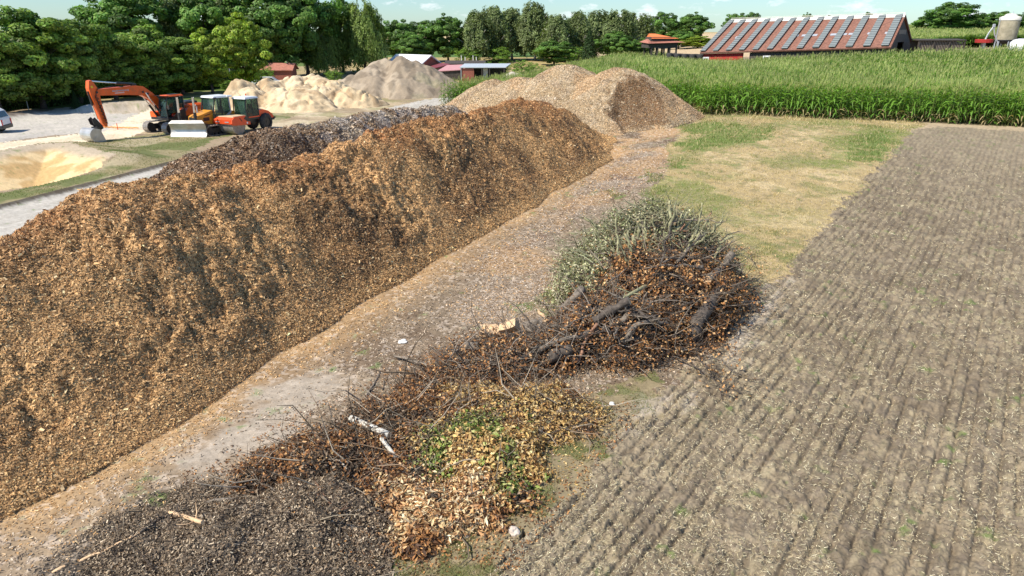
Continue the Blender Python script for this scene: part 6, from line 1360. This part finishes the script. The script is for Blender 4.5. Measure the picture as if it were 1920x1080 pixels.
# faded two-line company lettering on both flanks of the boom (only its strokes can be made out)
r_ = np.random.default_rng(5)
for sd_ in (-1, 1):
    mb = MB(); x = 4.15
    for i in range(15): w = r_.uniform(.06, .11); mb.box((x + w / 2, yb + sd_ * .243, 3.98 + r_.uniform(-.01, .01)), (w * .72, .006, .12 if i % 5 else .17)); x += w + .01
    mb.build('lettering', MT['grey'], boom); mb = MB(); x = 4.6
    for i in range(9): w = r_.uniform(.06, .10); mb.box((x + w / 2, yb + sd_ * .243, 3.80), (w * .7, .006, .08)); x += w + .01
    mb.build('lettering', MT['white'], boom)
for sy_ in (-.42, .30 - .12 + .0):
    mb = MB(); yy = yb + (-.36 if sy_ < 0 else .36); mb.tube([(1.35, yy, 1.25), (2.05, yy, 2.45)], .10, 10); c_ = mb.build('boom_cylinder', MT['black'], e); mb = MB(); mb.tube([(2.05, yy, 2.45), (2.75, yy, 3.65)], .05, 10); mb.build('rod', MT['chrome'], c_)
mb = MB(); mb.tube([(3.4, yb, 4.42), (5.0, yb, 4.62)], .11, 10); mb.box((3.5, yb, 4.35), (.4, .3, .25)); c_ = mb.build('stick_cylinder', MT['black'], e); mb = MB(); mb.tube([(5.0, yb, 4.62), (7.15, yb, 4.92)], .055, 10); mb.build('rod', MT['chrome'], c_)
mb = MB(); mb.tube([(4.6, yb + .26, 4.3), (5.6, yb + .22, 4.4), (6.9, yb + .27, 4.25), (7.2, yb + .27, 3.6), (6.9, yb + .26, 2.6), (6.7, yb + .26, 1.7)], .03, 6); mb.tube([(4.6, yb - .26, 4.3), (6.9, yb - .27, 4.22), (7.1, yb - .27, 3.5), (6.75, yb - .26, 2.4)], .03, 6)
for i in range(8): z = 3.7 - i * .3; xx = 7.05 - i * .05; mb.tube([(xx, yb + .25, z), (xx + .16, yb + .31, z - .08), (xx - .12, yb + .27, z - .26)], .035, 5)
mb.build('hose', MT['rubber'], e)
st = [(6.72, 4.05), (7.02, 4.72), (7.22, 5.0), (7.42, 4.95), (7.56, 4.35), (7.5, 3.8), (7.0, 1.6), (6.85, 1.05), (6.62, 1.05), (6.55, 1.5), (6.75, 3.2)]
mb = MB(); mb.prism(st, yb - .20, yb + .20); stick = mb.build('stick', MT['orange'], e)
mb = MB(); mb.box((7.28, yb + .205, 4.45), (.16, .008, .16), rotm(ry=R(20))); mb.build('sticker', MT['yel'], stick)
mb = MB(); mb.tube([(7.55, yb, 4.1), (7.42, yb, 2.9)], .085, 10); c_ = mb.build('bucket_cylinder', MT['black'], e); mb = MB(); mb.tube([(7.42, yb, 2.9), (7.22, yb, 1.75)], .045, 10); mb.build('rod', MT['chrome'], c_)
mb = MB(); mb.prism([(7.1, 1.85), (7.35, 1.7), (7.25, 1.3), (6.8, 1.0), (6.6, 1.15), (6.85, 1.5)], yb - .27, yb - .21); mb.prism([(7.1, 1.85), (7.35, 1.7), (7.25, 1.3), (6.8, 1.0), (6.6, 1.15), (6.85, 1.5)], yb + .21, yb + .27); mb.build('linkage', MT['black'], e)
mb = MB(); mb.box((6.95, yb, .98), (.75, .55, .32), rotm(ry=R(25)), bev=.06); mb.cyl((7.0, yb, .95), (7.1, yb, .70), .36, 16); mb.box((6.9, yb - .3, 1.05), (.5, .14, .14)); mb.box((6.9, yb + .3, 1.05), (.5, .14, .14)); mb.build('tiltrotator', MT['black'], e)
# ditching bucket, wide, open toward the machine
bw = .66; arc = [(6.55 + .0, .62)] + [(7.22 + .62 * math.cos(a), .62 + .60 * math.sin(a)) for a in np.linspace(R(100), R(-60), 9)] + [(7.0, .02)]
outer = [(6.95, 1.0)] + [(7.2 + .62 * math.cos(a), .60 + .55 * math.sin(a)) for a in np.linspace(R(70), R(-75), 9)] + [(6.62, .0)]
inner = [(x - .05 if x > 7 else x, z + .0) for x, z in outer[::-1]]
mb = MB(); pts = outer; k = len(pts)
vs = [(x, -bw, z) for x, z in pts] + [(x, bw, z) for x, z in pts] + [(x * .985 + .1, -bw, z * .93 + .04) for x, z in pts] + [(x * .985 + .1, bw, z * .93 + .04) for x, z in pts]
mb.add(vs, [(i, i + 1, k + i + 1, k + i) for i in range(k - 1)] + [(2 * k + i, 3 * k + i, 3 * k + i + 1, 2 * k + i + 1) for i in range(k - 1)] + [(k - 1, 2 * k - 1, 4 * k - 1, 3 * k - 1), (0, 2 * k, 3 * k, k)])
mb.prism(outer, -bw - .02, -bw + .015); mb.prism(outer, bw - .015, bw + .02)
for s in np.linspace(-.75, .75, 6): mb.box((7.5, s * 1.0, .35), (.5, .02, .02), rotm(ry=R(50)))
mb.build('bucket', MT['steel'], e)
for o_ in (boom, stick) + tuple(c for c in e.children if c.name.split('.')[0] in ('boom_cylinder', 'stick_cylinder', 'bucket_cylinder', 'hose')):
    o_.scale = (.93, 1, .89); o_.location = (.03, 0, .12)
for o_ in tuple(c for c in e.children if c.name.split('.')[0] in ('bucket',)): o_.location = (.25, 0, 0)
# bulldozer
bx, by = -25.1, 58.4; hb = R(239)
e = thing('bulldozer', (bx, by, gz(bx, by)), hb, 'small yellow and white bulldozer with a wide bare steel blade and two masts', 'bulldozer')
for y in (-.95, .95): running_gear(e, 3.1, .82, .58, y)
mb = MB(); mb.box((0, 0, .62), (2.6, 1.4, .5), bev=.05); mb.build('undercarriage', MT['black'], e)
mb = MB(); mb.prism([(.25, .85), (1.7, .85), (1.78, 1.0), (1.75, 1.5), (1.55, 1.62), (.25, 1.95)], -.55, .55); hood = mb.build('engine_hood', MT['yellow'], e)
mb = MB(); mb.box((.9, .556, 1.3), (.55, .02, .28)); mb.box((.9, -.556, 1.3), (.55, .02, .28)); mb.box((1.77, 0, 1.22), (.03, .9, .5)); mb.box((.75, .556, 1.62), (.6, .02, .06), rotm(ry=R(12))); mb.build('grille', MT['black'], hood)
mb = MB(); mb.tube([(1.0, -.35, 1.7), (1.0, -.35, 2.25), (1.1, -.35, 2.4)], .06, 8); mb.build('exhaust', MT['grey'], e)
mb = MB(); mb.tube([(1.3, -.4, 1.66), (1.3, -.4, 1.85), (.6, -.4, 2.0), (.6, -.4, 1.8)], .025, 6); mb.build('handrail', MT['yellow'], e)
mb = MB(); mb.prism([(-1.75, .8), (-.6, .8), (-.6, 1.35), (-.9, 1.75), (-1.75, 1.75)], -.78, .78); mb.prism([(-.6, .8), (.25, .8), (.25, 1.1), (-.6, 1.2)], -.78, .78); mb.build('rear_housing', MT['yellow'], e)
mb = MB()
c = [(.22, 1.0), (-.2, 1.05), (-1.35, 1.6), (-1.35, 2.9), (.05, 2.95), (.28, 1.9)]
mb.prism([(-.25, 1.02), (-.05, 1.02), (-1.2, 1.7), (-1.4, 1.65)], .74, .82); mb.prism([(-.25, 1.02), (-.05, 1.02), (-1.2, 1.7), (-1.4, 1.65)], -.82, -.74)
for y in (-.78, .78):
    mb.tube([(.25, y, 1.1), (.28, y, 1.9), (.05, y, 2.9)], .055, 6, 1); mb.tube([(-.5, y, 1.25), (-.5, y, 2.9)], .055, 6, 1); mb.tube([(-1.35, y, 1.65), (-1.3, y, 2.9)], .07, 6)
mb.box((-.65, 0, 1.1), (1.7, 1.5, .12), m=1); cabf = mb.build('cab', [MT['grey'], MT['black']], e)
mb = MB(); mb.box((-.62, 0, 2.98), (1.65, 1.72, .14), bev=.05, top=(.94, .93)); mb.box((-1.35, 0, 2.98), (.5, 1.8, .12), bev=.03); mb.build('roof', MT['white'], cabf)
mb = MB(); mb.box((.05, .78, 2.9), (.3, .2, .12), bev=.02); mb.box((.05, -.78, 2.9), (.3, .2, .12), bev=.02); mb.build('work_lamp', MT['black'], cabf)
for nm, vs in (('front_window', [(.26, -.72, 1.15), (.26, .72, 1.15), (.08, .72, 2.88), (.08, -.72, 2.88)]), ('door_window', [(.2, .79, 1.15), (-.45, .79, 1.3), (-.45, .79, 2.88), (.06, .79, 2.88)]), ('side_window', [(-.55, .79, 1.4), (-1.28, .79, 1.75), (-1.26, .79, 2.88), (-.55, .79, 2.88)]), ('door_window', [(.2, -.79, 1.15), (-.45, -.79, 1.3), (-.45, -.79, 2.88), (.06, -.79, 2.88)]), ('rear_window', [(-1.36, -.7, 1.8), (-1.36, .7, 1.8), (-1.32, .7, 2.88), (-1.32, -.7, 2.88)])):
    mb = MB(); n_ = (Vector(vs[1]) - Vector(vs[0])).cross(Vector(vs[3]) - Vector(vs[0])).normalized() * .012; mb.add(vs + [tuple(Vector(v) + n_) for v in vs], [(0, 1, 2, 3), (7, 6, 5, 4), (0, 4, 5, 1), (1, 5, 6, 2), (2, 6, 7, 3), (3, 7, 4, 0)]); mb.build(nm, MT['glass'], cabf)
mb = MB(); mb.box((-.7, 0, 1.45), (.5, .5, .14), bev=.04); mb.box((-.95, 0, 1.85), (.14, .5, .7), bev=.04); mb.build('seat', MT['rubber'], cabf)
ang = R(34); Rb = rotm(rz=ang); bc = Vector((2.25, 0, 0)); mb = MB(); pf = [(.16 * (2 * ((z - .55) / .55) ** 2) + (.04), z) for z in np.linspace(.0, 1.1, 9)]
vs = []
for s in (-1.42, 1.42):
    for x, z in pf: vs.append(bc + Rb @ Vector((x, s, z)))
for s in (-1.42, 1.42):
    for x, z in pf: vs.append(bc + Rb @ Vector((x - .07, s, z)))
k = 9; fs = [(i, i + 1, k + i + 1, k + i) for i in range(k - 1)] + [(2 * k + i, 3 * k + i, 3 * k + i + 1, 2 * k + i + 1) for i in range(k - 1)] + [(k - 1, 3 * k - 1, 4 * k - 1, 2 * k - 1), (0, k, 3 * k, 2 * k)]
mb.add(vs, fs); mb.add([bc + Rb @ Vector(v) for v in ((.36, -1.42, 1.1), (.36, 1.42, 1.1), (.14, 1.2, 1.32), (.14, -1.2, 1.32), (.30, -1.42, 1.1), (.30, 1.42, 1.1), (.08, 1.2, 1.32), (.08, -1.2, 1.32))], [(0, 1, 2, 3), (7, 6, 5, 4), (0, 4, 5, 1), (1, 5, 6, 2), (2, 6, 7, 3), (3, 7, 4, 0)])
blade = mb.build('blade', MT['steel'], e)
for s in (-1, 1):
    mb = MB(); prf = [(x, z) for x, z in pf] + [(-.25, 1.0), (-.32, .5), (-.25, .05)]; a0, a1 = (s * 1.44, s * 1.47)
    vs = [bc + Rb @ Vector((x, a0, z)) for x, z in prf] + [bc + Rb @ Vector((x, a1, z)) for x, z in prf]; n = len(prf); mb.add(vs, [tuple(range(n)), tuple(range(2 * n - 1, n - 1, -1))] + [(i, (i + 1) % n, (i + 1) % n + n, i + n) for i in range(n)]); mb.build('end_plate', MT['black'], blade)
    p = bc + Rb @ Vector((-.12, s * .62, 1.0)); mb = MB(); mb.tube([p, p + Vector((0, 0, .9))], .12, 8); mb.box(p + Vector((0, 0, .55)), (.2, .2, .2)); m_ = mb.build('mast', MT['black'], e)
    mb = MB(); mb.tube([p + Vector((0, 0, .9)), p + Vector((-.02, 0, 2.1))], .085, 8); mb.build('mast_tube', MT['chrome'], m_)
mb = MB()
for s in (-1, 1): mb.tube([(1.3, s * .62, .6), bc + Rb @ Vector((-.16, s * .5, .35))], .09, 8); mb.tube([(1.5, s * .3, 1.2), bc + Rb @ Vector((-.14, s * .3, .7))], .06, 8)
mb.box((1.7, 0, .45), (.3, 1.3, .3)); mb.build('push_arms', MT['black'], e)
# roller
rx_, ry_ = -22.75, 59.6; hr = R(245)
e = thing('road_roller', (rx_, ry_, gz(rx_, ry_)), hr, 'orange single drum road roller with a white roofed cab, rightmost of the machines', 'road roller', None, (.93, .93, .96))
mb = MB(); mb.cyl((1.75, -.95, .75), (1.75, .95, .75), .75, 40); mb.cyl((1.75, -.99, .75), (1.75, .99, .75), .25, 20); mb.build('drum', MT['track'], e, False)
mb = MB(); mb.prism([(.55, .75), (.62, 1.2), (1.05, 1.52), (2.35, 1.52), (2.68, 1.3), (2.72, 1.0), (2.6, .86), (1.9, .80)], 1.0, 1.16); mb.prism([(.55, .75), (.62, 1.2), (1.05, 1.52), (2.35, 1.52), (2.68, 1.3), (2.72, 1.0), (2.6, .86), (1.9, .80)], -1.16, -1.0)
mb.prism([(2.5, .9), (2.68, .95), (2.72, 1.3), (2.42, 1.5), (2.35, 1.5), (2.35, .95)], -1.0, 1.0); mb.prism([(.5, .85), (.75, .85), (.9, 1.4), (.62, 1.3)], -1.0, 1.0); fr = mb.build('drum_frame', MT['orange_r'], e)
mb = MB(); mb.prism([(.9, 1.5), (2.40, 1.5), (2.36, 1.56), (.95, 1.57)], -1.02, 1.02); mb.build('top_cover', MT['dust'], fr)
for s in (-1, 1):
    mb = MB(); mb.prism([(.58, 1.0), (.66, 1.26), (1.04, 1.5), (1.3, 1.3), (.95, 1.05)], s * 1.163, s * 1.172); mb.prism([(1.5, 1.12), (1.75, 1.42), (1.82, 1.40), (1.6, 1.1)], s * 1.163, s * 1.172); mb.build('side_panel', MT['black'], fr)
    mb = MB(); mb.cyl((.95, s * 1.163, .92), (.95, s * 1.175, .92), .09, 16); mb.build('round_sticker', MT['white'], fr)
    mb = MB(); mb.box((2.724, s * .55, 1.12), (.012, .45, .06)); mb.build('reflector', MT['grey'], fr)
mb = MB(); mb.box((-.15, 0, .95), (1.9, 1.0, .35), bev=.05); mb.box((.35, 0, .85), (.6, .5, .5)); mb.build('chassis', MT['black'], e)
mb = MB()
for y in (-.76, .76):
    mb.tube([(.42, y, 1.2), (.5, y, 1.9), (.42, y, 2.85)], .05, 6); mb.tube([(-.95, y, 1.2), (-.95, y, 2.85)], .06, 6)
mb.box((-.25, 0, 1.18), (1.5, 1.6, .16), bev=.03); mb.tube([(-.95, -.76, 2.82), (-.95, .76, 2.82)], .05, 6); mb.tube([(-.25, .76, 1.2), (-.25, .76, 2.85)], .03, 6); cabf = mb.build('cab', MT['black'], e)
mb = MB(); mb.box((-.25, 0, 2.93), (1.65, 1.7, .16), bev=.06, top=(.92, .92)); mb.build('roof', MT['white'], cabf)
mb = MB(); mb.box((.5, 0, 1.3), (.12, 1.5, .14), bev=.02); mb.build('white_sill', MT['white'], cabf)
mb = MB(); mb.box((-.3, .8, 1.3), (1.3, .04, .1)); mb.tube([(-1.0, -.6, 3.0), (-1.0, -.6, 3.18)], .05, 8); mb.build('red_trim', MT['orange_r'], cabf)
for nm, vs in (('front_window', [(.45, -.7, 1.35), (.45, .7, 1.35), (.42, .7, 2.82), (.42, -.7, 2.82)]), ('door_window', [(.38, .77, 1.35), (-.22, .77, 1.35), (-.22, .77, 2.82), (.36, .77, 2.82)]), ('side_window', [(-.28, .77, 1.35), (-.9, .77, 1.35), (-.9, .77, 2.82), (-.28, .77, 2.82)]), ('door_window', [(.38, -.77, 1.35), (-.9, -.77, 1.35), (-.9, -.77, 2.82), (.36, -.77, 2.82)]), ('rear_window', [(-.96, -.7, 1.6), (-.96, .7, 1.6), (-.96, .7, 2.82), (-.96, -.7, 2.82)])):
    mb = MB(); n_ = (Vector(vs[1]) - Vector(vs[0])).cross(Vector(vs[3]) - Vector(vs[0])).normalized() * .012; mb.add(vs + [tuple(Vector(v) + n_) for v in vs], [(0, 1, 2, 3), (7, 6, 5, 4), (0, 4, 5, 1), (1, 5, 6, 2), (2, 6, 7, 3), (3, 7, 4, 0)]); mb.build(nm, MT['glass'], cabf)
mb = MB(); mb.box((-.45, 0, 1.65), (.5, .5, .14), bev=.04); mb.box((-.7, 0, 2.0), (.14, .5, .65), bev=.04); mb.tube([(.15, 0, 1.2), (.05, 0, 1.85)], .04, 6); mb.build('seat', MT['rubber'], cabf)
mb = MB(); mb.prism([(-1.05, .95), (-1.05, 1.78), (-1.5, 1.85), (-2.2, 1.65), (-2.7, 1.3), (-2.85, 1.0)], -.75, .75); rh = mb.build('engine_hood', MT['orange_r'], e)
mb = MB(); mb.box((-2.75, 0, .92), (.4, 1.5, .25), bev=.04); mb.box((-2.9, .7, 1.0), (.15, .25, .15)); mb.build('bumper', MT['black'], rh)
mb = MB(); mb.box((-2.0, .757, 1.4), (.5, .012, .08), rotm(ry=R(-14))); mb.box((-2.0, -.757, 1.4), (.5, .012, .08), rotm(ry=R(-14))); mb.build('stripe', MT['black'], rh)
for y in (-.82, .82):
    mb = MB(); pr = [(.40, -.22), (.62, -.22), (.72, -.12), (.74, 0), (.72, .12), (.62, .22), (.40, .22)]; vs = []; fs = []; n = 28
    for i in range(n):
        a = 2 * math.pi * i / n
        for r_2, yy in pr: rr_ = r_2 * (1 + (.03 if (i % 2 and r_2 > .6) else 0)); vs.append((-1.65 + rr_ * math.cos(a), y + yy, .74 + rr_ * math.sin(a)))
    k = len(pr)
    for i in range(n):
        for j in range(k - 1): fs.append((i * k + j, ((i + 1) % n) * k + j, ((i + 1) % n) * k + j + 1, i * k + j + 1))
    mb.add(vs, fs); w_ = mb.build('wheel', MT['rubber'], e); mb = MB(); mb.cyl((-1.65, y - .16, .74), (-1.65, y + .16, .74), .41, 20); mb.cyl((-1.65, y - .2, .74), (-1.65, y + .2, .74), .12, 12); mb.build('rim', MT['black'], w_)
# van at the left border
vx, vy = G(-42, 249); e = thing('parked_van', (vx, vy, gz(vx, vy)), R(12), 'white van with red and black warning stripes at the left border', 'van')
mb = MB(); mb.prism([(-2.4, .35), (2.3, .35), (2.38, .7), (2.34, 1.1), (2.05, 1.75), (1.7, 1.98), (-1.0, 2.0), (-1.75, 1.45), (-2.4, 1.2)], -.9, .9); b_ = mb.build('body', MT['white'], e)
mb = MB(); mb.box((2.25, 0, .5), (.36, 1.84, .32), bev=.05); mb.box((-.2, 0, .42), (4.0, 1.83, .14)); mb.build('bumper', MT['black'], b_)
for y in (-.86, .86): mb = MB(); mb.box((2.38, y * .93, .85), (.06, .16, .5), bev=.02); mb.build('tail_light', MT['redlight'], b_)
for s in (-1, 1):
    mb = MB(); mb.box((-.1, s * .905, 1.6), (1.9, .012, .5)); mb.build('window', MT['darkglass'], b_)
    mb = MB()
    for i in range(12): mb.box((-1.5 + i * .3, s * .906, 1.12), (.16, .012, .17), m=i % 2)
    mb.build('warning_stripes', [MT['redlight'], MT['black']], b_)
    for x in (-1.5, 1.5):
        mb = MB(); mb.cyl((x, s * .72, .34), (x, s * .93, .34), .34, 24); w_ = mb.build('wheel', MT['rubber'], e); mb = MB(); mb.cyl((x, s * .925, .34), (x, s * .945, .34), .2, 16); mb.build('rim', MT['chrome'], w_)
mb = MB(); mb.box((2.2, 0, 1.5), (.03, 1.4, .5), rotm(ry=R(-24))); mb.build('rear_window', MT['darkglass'], b_)
# a white car roof behind the sand heap
cx_, cy_, _ = AY(499, 138, 111); e = thing('parked_car', (cx_, cy_, gz(cx_, cy_) + .0), R(10), 'white car mostly hidden behind the crest of the sand heap', 'car')
zt = 1.5; 
mb = MB(); mb.prism([(-2.2, .3), (2.2, .3), (2.25, .8), (1.5, .95), (.9, zt - .05), (-.9, zt), (-1.9, .95), (-2.2, .8)], -.85, .85); b_ = mb.build('body', MT['white'], e)
for s in (-1, 1):
    mb = MB(); mb.prism([(-1.6, 1.0), (1.3, 1.0), (.85, zt - .15), (-.85, zt - .12)], s * .853, s * .862); mb.build('window', MT['darkglass'], b_)
    for x in (-1.4, 1.4): mb = MB(); mb.cyl((x, s * .7, .32), (x, s * .88, .32), .32, 20); mb.build('wheel', MT['rubber'], e)
